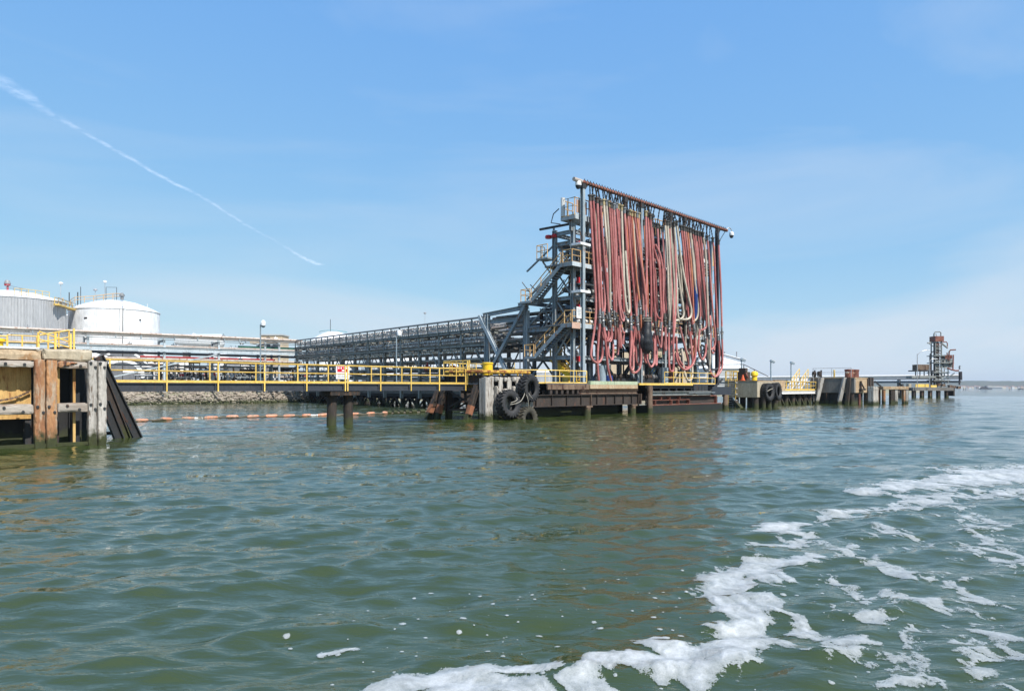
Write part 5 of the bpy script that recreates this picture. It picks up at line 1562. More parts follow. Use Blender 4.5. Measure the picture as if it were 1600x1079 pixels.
# ------------------------------------------------------------------ land and the riprap bank
rnd = random.Random(21)
SH = 72.0                                        # shoreline, metres landward of the pier line
lm = MB()
lt = [-420, -200, -90, -60, -45, -30, -15, 0, 15, 40, 90, 200, 420]
for i, t in enumerate(lt):
    lm.v += [(t, SH + 2.6, 1.75), (t, SH + 6, 1.85), (t, SH + 600, 2.0), (t, SH - 1.0, -1.2), ]
    lm.v += [(t, SH + 600, -2.0)]
for i in range(len(lt) - 1):
    a, b = i * 5, i * 5 + 5
    lm.f += [(a, b, b + 1, a + 1), (a + 1, b + 1, b + 2, a + 2), (a + 3, b + 3, b, a)]
    lm.s += [False] * 3
land = solid('shore_land', lm, M['land'], None, None, (0, SH, 0), kind='structure')
# stones: real lumps, a few shapes, joined (each is only a few pixels across)
shapes = []
for k in range(6):
    bm = bmesh.new()
    bmesh.ops.create_icosphere(bm, subdivisions=1, radius=1.0)
    rs = random.Random(k)
    for v in bm.verts:
        v.co *= rs.uniform(.62, 1.1)
    bm.verts.ensure_lookup_table()
    shapes.append(([tuple(v.co) for v in bm.verts], [tuple(x.index for x in f.verts) for f in bm.faces]))
    bm.free()
sm = MB()
for t in np.arange(-75, 30, .52):
    for k in range(8):
        q = k / 7
        L = SH - 1.1 + 3.9 * q + rnd.uniform(-.3, .3)
        z = -.25 + 2.05 * q + rnd.uniform(-.12, .15)
        s = rnd.uniform(.22, .48) * (1.0 if k else 1.1)
        vs, fs = rnd.choice(shapes)
        c, sn = math.cos(rnd.uniform(0, 6.28)), math.sin(rnd.uniform(0, 6.28))
        n_ = math.hypot(c, sn) or 1
        c, sn = c / n_, sn / n_
        ex = rnd.uniform(.8, 1.4)
        sm.add([(t + rnd.uniform(-.2, .2) * 0 + s * ex * (x * c - y * sn), L + s * (x * sn + y * c), z + s * .75 * w) for x, y, w in vs], fs)
solid('riprap_bank', sm, M['stone'], 'bank of loose pale stones along the shore beneath the yellow walkway', 'stones', (-10, SH, 0), kind='stuff')

# ------------------------------------------------------------------ pipe rack running from the tower to the shore
A0 = Vector((-2.93, 75.0)); A1 = Vector((-37.5, 122.0))     # its left edge
rd = (A1 - A0)
RL = rd.length
rang = math.atan2(rd.y, rd.x)
RK = (A0.x, A0.y, rang)                         # frame: x along the rack (away), y to its left; so the rack lies at y < 0
zr0, zr1 = 10.07, 10.70
RW = 7.0
def zt(x):
    return zr0 + (zr1 - zr0) * x / RL
T = Thing('pipe_rack', 'long grey steel pipe rack running back from the hose tower to the shore', 'pipe rack', (0, -3, 1.0), RK)
nb = 12
bay = RL / nb
for i in range(nb + 1):
    x = i * bay
    for y in (-.25, -RW + .25):
        T.part('column', MB().ibeam((x, y, 1.2), (x, y, zt(x) - 1.3), .34, .36), M['steel_green'])
    for dz in (1.5, 3.0):
        T.part('cross_beam', MB().ibeam((x, -RW, zt(x) - dz), (x, 0, zt(x) - dz), .26, .36), M['steel_green'])
    T.part('cross_beam', MB().ibeam((x, -RW, 4.2), (x, 0, 4.2), .22, .3), M['steel_green'])
    if i < nb:
        for y in (-.25, -RW + .25):
            z1 = zt(x) - 3.3
            T.part('knee_brace', MB().bar((x + .15, y, z1 - 2.4), (x + bay * .42, y, z1), .12, .14), M['steel_green'])
            if y < -1:
                T.part('knee_brace', MB().bar((x + bay - .15, y, z1 - 2.4), (x + bay * .58, y, z1), .12, .14), M['steel_green'])
for y in (-.05, -RW + .05):
    for dz, h in ((1.35, .34), (2.9, .30)):
        T.part('stringer', MB().ibeam((0, y, zt(0) - dz), (RL, y, zr1 - dz), .24, h), M['steel_green'])
# top guard rail with hangers, on the left edge
for y in (.05, -RW):
    T.part('top_rail', MB().tube([(0, y, zr0), (RL, y, zr1)], .11, 8), M['pipe_grey'])
    for i in range(2 * nb + 1):
        x = i * bay / 2
        T.part('rail_hanger', MB().bar((x, y, zt(x) - 1.5), (x, y, zt(x)), .12, .12), M['steel_green'])
# pipes in two tiers and light rungs between them (seen from below they read as dotted lines of light)
pc = ['pipe_grey', 'steel_green', 'pipe_white', 'galv', 'galv', 'pipe_white', 'pipe_rusty', 'steel_green']
for dz, nP in ((.25, 7), (1.05, 8), (2.55, 7), (3.3, 5), (4.4, 5), (5.5, 6), (6.5, 6)):
    for k in range(nP):
        y = -.55 - (RW - 1.1) * k / (nP - 1)
        r = rnd.choice((.10, .14, .18))
        T.part('pipe', MB().tube([(.0, y, zt(0) - dz + rnd.uniform(-.08, .08)), (RL + 2, y, zr1 - dz + rnd.uniform(-.08, .08))], r, 8), M[rnd.choice(pc)])
rung = MB()
n = int(RL / .55)
for k in range(n):
    x = k * RL / n
    rung.box((x, -RW + .2, zt(x) - .72), (x + .16, -.2, zt(x) - .60))
    rung.box((x + .2, -RW + .2, zt(x) - 2.15), (x + .34, -.2, zt(x) - 2.02))
T.part('tray_rungs', rung, M['galv'], kind='stuff')
for dz in (.66, 2.1):
    for y in (-.3, -1.4, -2.7, -3.9, -5.2, -RW + .3):
        T.part('tray_side', MB().bar((0, y, zt(0) - dz), (RL, y, zr1 - dz), .03, .26), M['galv'])
sad = MB()
for q, (dz, y) in enumerate(((.30, -.18), (.62, -.16), (1.0, -.2), (1.12, .02), (1.75, -.14), (2.2, -.12), (2.5, -.16), (.45, -.22), (3.25, -.1), (3.6, -.1))):
    x = .3
    while x < RL:
        if rnd.random() < .62:
            w_ = rnd.uniform(.16, .34)
            sad.box((x, y - .08, zt(x) - dz - .07), (x + w_, y + .02, zt(x) - dz + rnd.uniform(.05, .1)))
        x += rnd.uniform(.45, .62)
T.part('pipe_saddles', sad, M['pipe_white'], kind='stuff')
# red valve and a few fittings on it
for k in range(16):
    x, y = rnd.uniform(4, RL - 4), -rnd.uniform(.5, 5)
    T.part('valve', MB().lathe((x, y, 4.9), [(0, -.35), (.3, -.3), (.3, -.2), (.15, -.12), (.15, .12), (.3, .2), (.3, .3), (0, .35)], 10, axis='x').cyl((x, y, 4.9), (x, y, 5.7), .05, 6), M['red' if k % 4 == 0 else rnd.choice(('pipe_grey', 'galv', 'steel_dark'))])
# link from the rack to the tower bent
T.part('link_pipe', MB().tube([(-5.5, -2.2, 9.6), (0, -2.2, 9.4)], .18, 8), M['pipe_white'])
for k in range(6):
    T.part('link_pipe', MB().tube([(-7.5, -1.0 - k * .9, 8.9 - .25 * (k % 3)), (0, -1.0 - k * .9, 8.9 - .25 * (k % 3))], .16, 8), M[rnd.choice(pc)])

# ------------------------------------------------------------------ low trestle under and beside the rack
T = Thing('access_trestle', 'dark low trestle with braced piles behind the walkway', 'trestle', (14, -9, 0), RK)
TY0, TY1 = -3.2, -15.0
x0t, x1t = -3.0, 62.0
T.part('deck', MB().box((x0t, TY1, 1.75), (x1t, TY0, 2.15)), M['concrete_grey'])
for y in (TY0, TY1):
    T.part('edge_beam', MB().box((x0t, y - .25, 1.35), (x1t, y + .25, 1.745)), M['black'])
for k in range(15):
    x = x0t + 1.5 + k * 4.4
    for y in (TY0, (TY0 + TY1) / 2, TY1):
        T.part('pile', MB().cyl((x, y, -2), (x, y, 1.4), .26, 9), M['timber_dark'])
    T.part('cap_beam', MB().box((x - .2, TY1, 1.0), (x + .2, TY0, 1.34)), M['black'])
    for y in (TY0, TY1):
        T.part('brace', MB().bar((x, y, -.2), (x + 2.2, y, 1.3), .2, .2), M['timber_dark'])
        T.part('brace', MB().bar((x + 4.4, y, -.2), (x + 2.2, y, 1.3), .2, .2), M['timber_dark'])
for k in range(9):
    y = -4.2 - k * .5
    z = rnd.uniform(2.6, 3.4)
    T.part('pipe', MB().tube([(x0t + 6, y, z), (x1t, y, z)], rnd.choice((.14, .2, .26)), 8), M[rnd.choice(('pipe_white', 'steel_dark', 'pipe_grey', 'pipe_white'))])
T.part('road_rail', MB().tube([(x0t + 18, TY1 - .1, 6.3), (x1t, TY1 - .1, 6.3)], .05, 6).tube([(x0t + 18, TY1 - .1, 5.8), (x1t, TY1 - .1, 5.8)], .045, 6).box((x0t + 18, TY1 - .12, 5.15), (x1t, TY1 - .08, 5.35)), M['yellow'])
for k in range(24):
    x = x0t + 18 + k * 2
    T.part('rail_post', MB().cyl((x, TY1 - .1, 5.2), (x, TY1 - .1, 6.3), .05, 6), M['yellow'])
for z, r in ((4.7, .32), (4.0, .25), (3.4, .3)):
    T.part('pipe', MB().tube([(x0t + 18, TY1 + .8, z), (x1t, TY1 + .8, z)], r, 8), M['pipe_white'])
for k in range(8):
    x = x0t + 20 + k * 6
    T.part('pipe_stand', MB().ibeam((x, TY1 + .4, 2.15), (x, TY1 + .4, 5.2), .25, .25), M['steel_light'])

# ------------------------------------------------------------------ shore pipe rack going off to the left
B0 = Vector((-37.6, 122.2)); B1 = Vector((-69.8, 96.0))
sd_ = (B1 - B0); SLn = sd_.length
SR = (B0.x, B0.y, math.atan2(sd_.y, sd_.x))     # x runs to the left, y > 0 is towards the river
T = Thing('shore_pipe_rack', 'pale pipe rack along the shore carrying long white pipes off to the left', 'pipe rack', (20, 0, 2), SR)
zB = 10.7
XE = SLn + 26
for x, m_ in ((3.0, 'steel_light'), (5.4, 'steel_light'), (12.9, 'steel_light'), (21.0, 'steel_light'), (31.2, 'steel_light'), (41.4, 'steel_light'), (53, 'steel_light'), (63, 'steel_light')):
    for y in (.3, -3.2):
        T.part('column', MB().ibeam((x, y, 1.9), (x, y, zB - .5), .30, .32), M[m_])
    for z in (zB - .75, 8.1, 6.8):
        T.part('cross_beam', MB().ibeam((x, -3.6, z - .16), (x, .6, z - .16), .2, .28), M['steel'])
    T.part('pipe_bracket', MB().box((x + 3.2, .35, zB - .75), (x + 3.35, .6, zB - .15)), M['steel'])
    T.part('pipe_bracket', MB().box((x + 6.6, .35, zB - .75), (x + 6.75, .6, zB - .15)), M['steel'])
def spipe(z, y, r, mat, a=-1.0, b=XE):
    T.part('pipe', MB().tube([(a, y, z), (b, y, z)], r, 10), M[mat])
spipe(zB, .5, .21, 'pipe_rusty')
spipe(zB - .05, -.3, .2, 'pipe_white')
spipe(zB - .15, -1.4, .25, 'pipe_white')
spipe(9.95, .5, .06, 'steel')
T.part('beam', MB().ibeam((-1, .55, 8.45), (XE, .55, 8.45), .3, .72), M['steel_light'])
spipe(8.95, .3, .16, 'pipe_rusty')
spipe(9.0, -1.2, .22, 'pipe_white')
spipe(7.7, .3, .07, 'steel_dark')
spipe(6.95, .4, .19, 'pipe_rusty')
spipe(6.9, -.8, .22, 'pipe_white')
spipe(6.0, -.5, .13, 'pipe_grey')
spipe(9.4, -2.2, .22, 'pipe_green', -1, 9)
spipe(7.35, -1.6, .14, 'red', 3, 24)
spipe(8.0, -2.4, .15, 'pipe_grey')
T.part('brace', MB().bar((13.2, .5, 7.9), (31.0, .5, 3.4), .2, .22), M['steel_light'])
T.part('brace', MB().bar((21.2, .2, 5.6), (31.0, .2, 7.9), .12, .12), M['steel_dark'])
# valves and clamps along it
for k in range(34):
    x = rnd.uniform(0, XE - 4)
    z = rnd.choice((zB + .25, 9.1, 9.9, 7.2, 6.2))
    T.part('valve', MB().lathe((x, -.6, z), [(0, -.3), (.22, -.26), (.22, -.14), (.12, -.1), (.12, .1), (.22, .14), (.22, .26), (0, .3)], 9, axis='x').cyl((x, -.6, z), (x, -.6, z + .45), .05, 6), M[rnd.choice(('steel_dark', 'pipe_grey', 'white', 'pipe_green'))])

# ------------------------------------------------------------------ pipe manifolds, drums and sheds on the shore
def manifold(label, base, w, d, h, n, seed, cols, wht=.2):
    rs = random.Random(seed)
    Q = Thing('pipe_manifold', label, 'pipework', base, SR)
    x0, y0, z0 = base
    for k in range(n):
        x, y = x0 + rs.uniform(0, w), y0 - rs.uniform(0, d)
        hh = rs.uniform(.4, 1.0) * h
        r = rs.choice((.07, .1, .14, .2))
        t = rs.random()
        if t < .35:
            L = rs.uniform(1.5, 5)
            zz = z0 + hh
            Q.part('pipe', MB().tube(spline([(x, y, z0), (x, y, zz - .4), (x + .12, y, zz - .1), (x + .45, y, zz), (x + L, y, zz)], 3), r, 7), M[rs.choice(cols)])
        elif t < .6:
            Q.part('riser', MB().tube([(x, y, z0), (x, y, z0 + hh)], r, 7).cyl((x, y, z0 + hh), (x, y, z0 + hh + .1), r * 1.8, 8), M[rs.choice(cols)])
        elif t < .74:
            Q.part('pipe', MB().tube([(x, y, z0 + hh), (x, y - rs.uniform(2, 5), z0 + hh)], r, 7), M[rs.choice(cols)])
        elif t < .9:
            zz = z0 + hh * .7
            Q.part('valve', MB().lathe((x, y, zz), [(0, -.35), (.25, -.3), (.25, -.18), (.12, -.1), (.12, .1), (.25, .18), (.25, .3), (0, .35)], 9, axis='x').cyl((x, y, zz), (x, y, zz + .5), .05, 6).lathe((x, y, zz + .5), [(.2, -.02), (.24, 0), (.2, .03)], 10), M[rs.choice(('steel_dark', 'red', 'pipe_grey', 'pipe_green', 'steel_dark', 'white'))])
        else:
            L = rs.uniform(1.5, 3.5)
            Q.part('frame', MB().bar((x, y, z0), (x, y, z0 + hh), .12, .12).bar((x + L, y, z0), (x + L, y, z0 + hh), .12, .12).bar((x - .1, y, z0 + hh), (x + L + .1, y, z0 + hh), .14, .16).bar((x, y, z0 + .2), (x + L, y, z0 + hh), .08, .08), M[rs.choice(('steel', 'steel_light', 'steel_dark'))])
        if rs.random() < wht * .25:
            Q.part('cabinet', MB().box((x, y - .6, z0), (x + rs.uniform(.6, 1.6), y, z0 + rs.uniform(1.2, 2.4))), M[rs.choice(('white', 'pipe_white', 'steel_light'))])
    return Q
mc = ['steel_dark', 'pipe_grey', 'galv', 'pipe_white', 'steel_green', 'rust_dark', 'pipe_white', 'steel', 'pipe_rusty']
manifold('dense grey pipework on the shore between the lamp post and the long rack', (1.0, -4.5, 2.0), 10, 7, 5.0, 110, 1, mc)
manifold('tangle of pipes and red valves on the shore left of the tall lamp post', (11.5, -4.5, 2.0), 10, 7, 5.0, 110, 2, mc)
manifold('far pipework seen under the long rack', (-16, -3.0, 2.0), 15, 12, 4.5, 110, 5, mc)
for lab, x, y, r, h, mt in (('white drum with rounded top beside the shore pipework', 9.0, -13, 1.9, 6.2, 'white'), ('small white drum left of the lamp post', 15.5, -13, 1.5, 5.0, 'pipe_white'), ('squat pale drum behind the shore pipework', 4.2, -14, 1.6, 5.6, 'white')):
    Q = Thing('drum', lab, 'drum', (x, y, 2.0), SR)
    Q.part('shell', MB().lathe((x, y, 2.0), [(r, 0), (r, h), (r * .7, h + .5), (0, h + .7)], 18), M[mt])
    Q.part('manway', MB().cyl((x - r * .3, y + r * .8, 3.2), (x - r * .3, y + r * 1.08, 3.2), .35, 10), M['pipe_grey'])
# long low white tanks and beige house far behind
def vessel(label, u, v, Y, Lh, r):
    c = at(u, v, Y)
    Q = Thing('horizontal_tank', label, 'tank', (c[0], c[1], 2.0), WORLD)
    Q.part('shell', MB().tube([(c[0] - Lh - .5, c[1], c[2]), (c[0] - Lh - .25, c[1], c[2]), (c[0] - Lh, c[1], c[2]), (c[0] + Lh, c[1], c[2]), (c[0] + Lh + .25, c[1], c[2]), (c[0] + Lh + .5, c[1], c[2])], [r * .4, r * .85, r, r, r * .85, r * .4], 16), M['white'])
    for s in (-.6, .6):
        Q.part('cradle', MB().box((c[0] + s * Lh - .3, c[1] - r * .8, 2.0), (c[0] + s * Lh + .3, c[1] + r * .8, c[2] - r * .5)), M['concrete_grey'])
vessel('long white horizontal tank behind the shore pipework', 312, 533, 150, 4.6, 1.5)
Q = Thing('control_house', 'beige flat roofed control house behind the shore pipework', 'building', (*at(424, 560, 170)[:2], 2.0), WORLD)
c = at(424, 560, 170)
Q.part('wall', MB().box((c[0] - 2.6, c[1], 2.0), (c[0] + 2.6, c[1] + 5, 15.2)), M['beige'])
Q.part('roof', MB().box((c[0] - 2.8, c[1] - .2, 15.2), (c[0] + 2.8, c[1] + 5.2, 15.5)), M['roof_grey'])
Q.part('roof_unit', MB().box((c[0] - 5.2, c[1], 13.2), (c[0] - 3.0, c[1] + 3, 14.2)), M['beige'])
Q.part('window', MB().box((c[0] - 1.8, c[1] - .06, 12.2), (c[0] + 1.8, c[1] - .01, 13.4)), M['glass'])

# ------------------------------------------------------------------ storage tanks
def tank(name, label, u, Y, R, zrim, rise, mat, group=None, seams=True, z0=2.0):
    X = (u - 800) / FPX * Y
    fr = (X, Y, 0)
    Q = Thing(name, label, 'tank', (0, 0, z0), fr)
    Q.part('shell', MB().lathe((0, 0, 0), [(R, z0), (R, zrim)], 96), M[mat])
    Q.part('roof', MB().lathe((0, 0, 0), [(R + .12, zrim - .12), (R + .12, zrim + .06), (R * .8, zrim + rise * .38), (R * .5, zrim + rise * .76), (R * .22, zrim + rise * .96), (0, zrim + rise)], 64), M['tank_white'])
    return Q, fr, R
# grey, aluminium-clad tank
Q, fr, R = tank('storage_tank', 'grey metal clad storage tank with white dome roof at the left edge', 17, 135, 9.0, 19.2, 1.9, 'tank_grey')
n = 120
for k in range(n):
    a = 2 * math.pi * k / n
    if math.sin(a) > .35:
        continue
    Q.part('cladding_rib', MB().bar((R * 1.002 * math.cos(a), R * 1.002 * math.sin(a), 2.2), (R * 1.002 * math.cos(a), R * 1.002 * math.sin(a), 19.05), .09, .09), M['tank_grey'])
for z in (8.0, 13.6):
    Q.part('cladding_band', MB().lathe((0, 0, z), [(R, -.05), (R + .05, -.05), (R + .05, .05), (R, .05)], 96, False), M['seam'])
Q.part('roof_vent', MB().cyl((.4, -1.5, 20.7), (.4, -1.5, 21.9), .22, 10).lathe((.4, -1.5, 21.9), [(.5, 0), (.5, .25), (.3, .7), (0, .85)], 12), M['red'])
Q.part('roof_vent', MB().lathe((.4, -1.5, 22.2), [(.55, 0), (.55, .2), (.35, .7), (0, .8)], 12), M['pipe_grey'])
rim = [(R * .97 * math.cos(math.radians(a)), R * .97 * math.sin(math.radians(a)), 19.2) for a in range(-95, 20, 9)]
handrail(Q, [(1, -2.5, 20.9), (6.5, -5.0, 19.7)], M['steel'], h=1.0, step=2.0, r=.05)
handrail(Q, [(5.8, -7.2, 19.4), (7.2, -5.6, 19.4), (8.8, -2.2, 19.4)], M['yellow'], h=1.2, step=1.2, r=.05)
# white tank
Q, fr, R = tank('storage_tank', 'white welded storage tank with a grey arc emblem right of the grey tank', 180, 150, 8.52, 18.7, 2.5, 'tank_white')
for z in (4.5, 7.0, 9.5, 12.0, 14.5):
    Q.part('weld_seam', MB().lathe((0, 0, z), [(R, -.02), (R + .012, -.015), (R + .012, .015), (R, .02)], 96, False), M['tank_white'])
rs = random.Random(5)
for z0_, z1_ in ((2, 4.5), (4.5, 7), (7, 9.5), (9.5, 12), (12, 14.5), (14.5, 18.5)):
    for k in range(9):
        a = math.radians(-170 + k * 20 + rs.uniform(0, 10))
        Q.part('weld_seam', MB().bar((R * math.cos(a), R * math.sin(a), z0_ + .03), (R * math.cos(a), R * math.sin(a), z1_ - .03), .035, .02), M['seam'])
def shell_pt(u, z, off=.03):
    """point of the shell seen at photo column u"""
    cx, cy = fr[0], fr[1]
    k = (u - 800) / FPX
    # solve |(k*s - cx, s - cy)| = R
    a_, b_, c_ = k * k + 1, -2 * (k * cx + cy), cx * cx + cy * cy - R * R
    dsc = max(0, b_ * b_ - 4 * a_ * c_)
    s = (-b_ - math.sqrt(dsc)) / (2 * a_)
    x, y = k * s - cx, s - cy
    m = (R + off) / math.hypot(x, y)
    return (x * m, y * m, z)
for u in (134, 218):
    for z in (7.6, 10.5, 13.5, 16.6):
        p = shell_pt(u, z)
        Q.part('shell_vent', MB().bar((p[0] - .3, p[1], p[2]), (p[0] + .3, p[1], p[2]), .1, .28), M['steel_dark'])
a, b = shell_pt(192, 19.9, .12), shell_pt(191.5, 4, .12)
Q.part('downpipe', MB().tube([a, b], .07, 7), M['steel_dark'])
Q.part('downpipe', MB().tube([shell_pt(187, 18.6, .1), shell_pt(184.5, 4, .1)], .035, 6), M['pipe_grey'])
# emblem: half discs and arcs painted on the shell
def arc_panel(r0, r1, a0, a1, uc, zc, off, mat, pxm):
    m = MB()
    n = 40
    nr = max(1, int((r1 - r0) / .3))
    vs = []
    for i in range(n + 1):
        a = math.radians(a0 + (a1 - a0) * i / n)
        for k in range(nr + 1):
            r = r0 + (r1 - r0) * k / nr
            vs.append(shell_pt(uc + r * math.cos(a) / pxm, zc + r * math.sin(a), off + .02))
    m.add(vs, [(i * (nr + 1) + k, i * (nr + 1) + k + 1, (i + 1) * (nr + 1) + k + 1, (i + 1) * (nr + 1) + k) for i in range(n) for k in range(nr)])
    Q.part('emblem', m, M[mat])
pxm = 142.0 / FPX                               # metres per photo pixel on the near side of the tank
uc, zc = 191, 3.9
Rm = 7.0
arc_panel(0.02, Rm * .56, 0, 180, uc, zc, .02, 'logo_grey', pxm)
arc_panel(Rm * .56, Rm * .67, 0, 180, uc, zc, .022, 'tank_white', pxm)
arc_panel(Rm * .67, Rm * .84, 0, 180, uc, zc, .02, 'logo_grey', pxm)
arc_panel(Rm * .84, Rm * .90, 0, 66, uc, zc, .02, 'tank_white', pxm)
arc_panel(Rm * .84, Rm * .90, 66, 114, uc, zc, .02, 'logo_grey', pxm)
arc_panel(Rm * .84, Rm * .90, 114, 180, uc, zc, .02, 'tank_white', pxm)
arc_panel(Rm * .90, Rm * 1.0, 0, 180, uc, zc, .02, 'logo_grey', pxm)
# stair, gauge platform and rails on the roof
n = 22
for k in range(n):
    a = math.radians(205 + 28 * k / n)
    z = 11 + 7.5 * k / n
    c_, s_ = math.cos(a), math.sin(a)
    Q.part('stair_tread', MB().bar((R * c_, R * s_, z), ((R + 1.0) * c_, (R + 1.0) * s_, z), .4, .06), M['galv'])
Q.part('stair_stringer', MB().tube([((R + 1.0) * math.cos(math.radians(205 + 28 * k / n)), (R + 1.0) * math.sin(math.radians(205 + 28 * k / n)), 11 + 7.5 * k / n) for k in range(n + 1)], .09, 6), M['steel_dark'])
Q.part('stair_post', MB().tube([((R + .9) * math.cos(math.radians(213)), (R + .9) * math.sin(math.radians(213)), 2), ((R + .9) * math.cos(math.radians(213)), (R + .9) * math.sin(math.radians(213)), 21)], .14, 7), M['orange_rail'])
hp = [(R * .97 * math.cos(math.radians(a)), R * .97 * math.sin(math.radians(a)), 18.9 + .4 * i) for i, a in enumerate((212, 226, 240))] + [(-1.6, -5.0, 20.2), (1.5, -3.5, 20.9), (2.6, -2.0, 21.1)]
handrail(Q, hp, M['orange_rail'], h=1.25, step=1.6, r=.06)
handrail(Q, [(-1.6, -4.0, 20.3), (2.6, -1.5, 21.1)], M['steel'], h=1.3, step=1.5, r=.045)
Q.part('roof_frame', MB().tube([(-.5, -2.5, 21), (-.5, -2.5, 23.6), (1.6, -2.3, 23.6), (1.6, -2.3, 21)], .06, 6), M['steel_dark'])
Q.part('roof_pipe', MB().tube([(-7.6, -3.5, 18.8), (-7.6, -3.5, 22.4)], .09, 6).tube([(-5.2, -4.5, 19), (-5.2, -4.5, 22.3)], .1, 6).tube([(-4.6, -4.5, 19), (-4.6, -4.5, 23.4)], .06, 6), M['steel_dark'])
Q.part('roof_vent', MB().lathe((2.9, -2.6, 21.0), [(.3, 0), (.3, .6), (.5, .7), (.5, 1.0), (.2, 1.4), (0, 1.45)], 12), M['pipe_grey'])
Q.part('roof_mast', MB().cyl((8.0, -2.2, 18.7), (8.0, -2.2, 20.2), .05, 6), M['white'])
# gangway between the two tanks
ga, gb = at(88, 477, 133), at(116, 475, 143)
Gg = Thing('tank_gangway', 'yellow railed gangway bridging the grey and the white storage tank', 'gangway', (ga[0], ga[1], 18.0), WORLD)
gz = 18.3
Gg.part('deck', MB().bar((ga[0], ga[1], gz), (gb[0], gb[1], gz), 1.0, .25), M['yellow'])
handrail(Gg, [(ga[0], ga[1] - .5, gz + .1), (gb[0], gb[1] - .5, gz + .1)], M['yellow'], h=1.2, step=2.2, r=.06)
handrail(Gg, [(ga[0], ga[1] + .5, gz + .1), (gb[0], gb[1] + .5, gz + .1)], M['steel'], h=1.25, step=2.6, r=.06)
# other tanks further back
Q, fr, R = tank('storage_tank', 'small pale grey tank peeping out between the two big left tanks', 112, 190, 3.6, 21.8, .6, 'tank_grey')
Q.part('roof_rail', MB().lathe((0, 0, 22.4), [(3.4, 0), (3.45, .05), (3.4, .1)], 24), M['steel'])
Q, fr, R = tank('storage_tank', 'white domed tank behind the long rack with a teal roof rail', 521, 230, 7.4, 17.6, 3.4, 'tank_white')
Q.part('roof_rail', MB().tube([(R * .6 * math.cos(math.radians(a)), -R * .6 * abs(math.sin(math.radians(a))), 19.8 + (1 - abs(a - 90) / 90) * .3 + .9) for a in range(0, 181, 20)], .08, 6), M['teal'])
Q.part('roof_mast', MB().cyl((-.6, -1.5, 20.8), (-.6, -1.5, 24.8), .09, 6), M['steel_dark'])
Q, fr, R = tank('storage_tank', 'low domed tank with teal roof rails just above the long rack', 612, 250, 9.5, 18.8, 2.6, 'tank_white')
for dz in (.5, 1.1):
    Q.part('roof_rail', MB().tube([(R * .75 * math.cos(math.radians(a)), -R * .75 * abs(math.sin(math.radians(a))), 19.6 + dz) for a in range(0, 181, 12)], .09, 6), M['teal'])
for k in range(16):
    a = math.radians(k * 12)
    Q.part('rail_post', MB().cyl((R * .75 * math.cos(a), -R * .75 * abs(math.sin(a)), 19.4), (R * .75 * math.cos(a), -R * .75 * abs(math.sin(a)), 20.7), .07, 6), M['teal'])
Q.part('roof_vent', MB().cyl((-.3, -3, 21), (-.3, -3, 23), .3, 8), M['white'])
Q, fr, R = tank('storage_tank', 'wide white tank low behind the far end of the pipe rack', 700, 300, 16, 11.5, 1.2, 'tank_white')
Q, fr, R = tank('storage_tank', 'wide pale tank seen through the legs of the hose tower', 850, 290, 19, 8.6, 1.0, 'tank_grey')

# ------------------------------------------------------------------ lamps and camera masts on the shore and pier
def lamp(name, label, cat, u, vtop, Y, zbase, mat_head, head, k=.6, r=.07, group=None, mast='lamp_grey'):
    p = at(u, vtop, Y)
    Q = Thing(name, label, cat, (p[0], p[1], zbase), WORLD, group)
    Q.part('mast', MB().tube([(p[0], p[1], zbase), (p[0], p[1], p[2])], r, 8), M[mast])
    if head == 'dome':
        c = (p[0] + .62 * k, p[1], p[2] + .1)
        Q.part('arm', MB().tube([(p[0], p[1], p[2] - .1), (p[0] + .25 * k, p[1], p[2] + .25), (c[0], p[1], p[2] + .3)], .06, 6), M[mast])
        Q.part('housing', MB().lathe(c, [(.52 * k, -.35 * k), (.56 * k, .1 * k), (.5 * k, .5 * k), (.3 * k, .8 * k), (0, .9 * k)], 14), M['white'])
        Q.part('dome', MB().lathe(c, [(0, -.85 * k), (.25 * k, -.78 * k), (.42 * k, -.6 * k), (.46 * k, -.36 * k)], 14), M['lamp_grey'])
    elif head == 'flood':
        Q.part('flood_head', MB().bar((p[0] - .1, p[1], p[2] + .1), (p[0] + .55, p[1], p[2] - .22), .4, .26), M['lamp_grey'])
        Q.part('flood_lens', MB().bar((p[0] + .12, p[1] - .03, p[2] + .2), (p[0] + .72, p[1] - .03, p[2] - .08), .34, .06), M['white'])
    else:
        Q.part('lamp_head', MB().lathe((p[0], p[1], p[2]), [(0, -.15), (.3, -.1), (.42, .1), (.3, .3), (0, .4)], 12), M[mat_head])
    return Q
lamp('camera_mast', 'tall grey mast with a white dome camera in front of the shore pipework', 'camera mast', 407, 507, 108, 2.0, 'white', 'dome', k=.68, r=.10)
lamp('camera_mast', 'grey mast with a hooded white camera in front of the long pipe rack', 'camera mast', 619.5, 523, 75, 2.5, 'white', 'dome', k=.48, r=.06)
lamp('camera_mast', 'pale camera mast standing between the stair posts of the tower', 'camera mast', 812.5, 536, 75, 2.9, 'white', 'dome', r=.06, mast='galv')
lamp('roof_lamp', 'thin lamp mast on the grey tank roof with a round head', 'lamp', 95, 443.5, 137, 19, 'white', 'ball', r=.05, mast='galv')
lamp('roof_lamp', 'taller thin lamp mast on the white tank roof', 'lamp', 164, 441, 149, 20.5, 'white', 'ball', r=.05, mast='galv')
lamp('roof_lamp', 'short lamp mast at the left side of the white tank roof', 'lamp', 149, 453.5, 149, 20.0, 'galv', 'ball', r=.05, mast='galv')
lamp('far_mast', 'thin far mast with a small head above the long pipe rack', 'mast', 664, 489.5, 200, 2.0, 'galv', 'ball', r=.05, mast='galv')
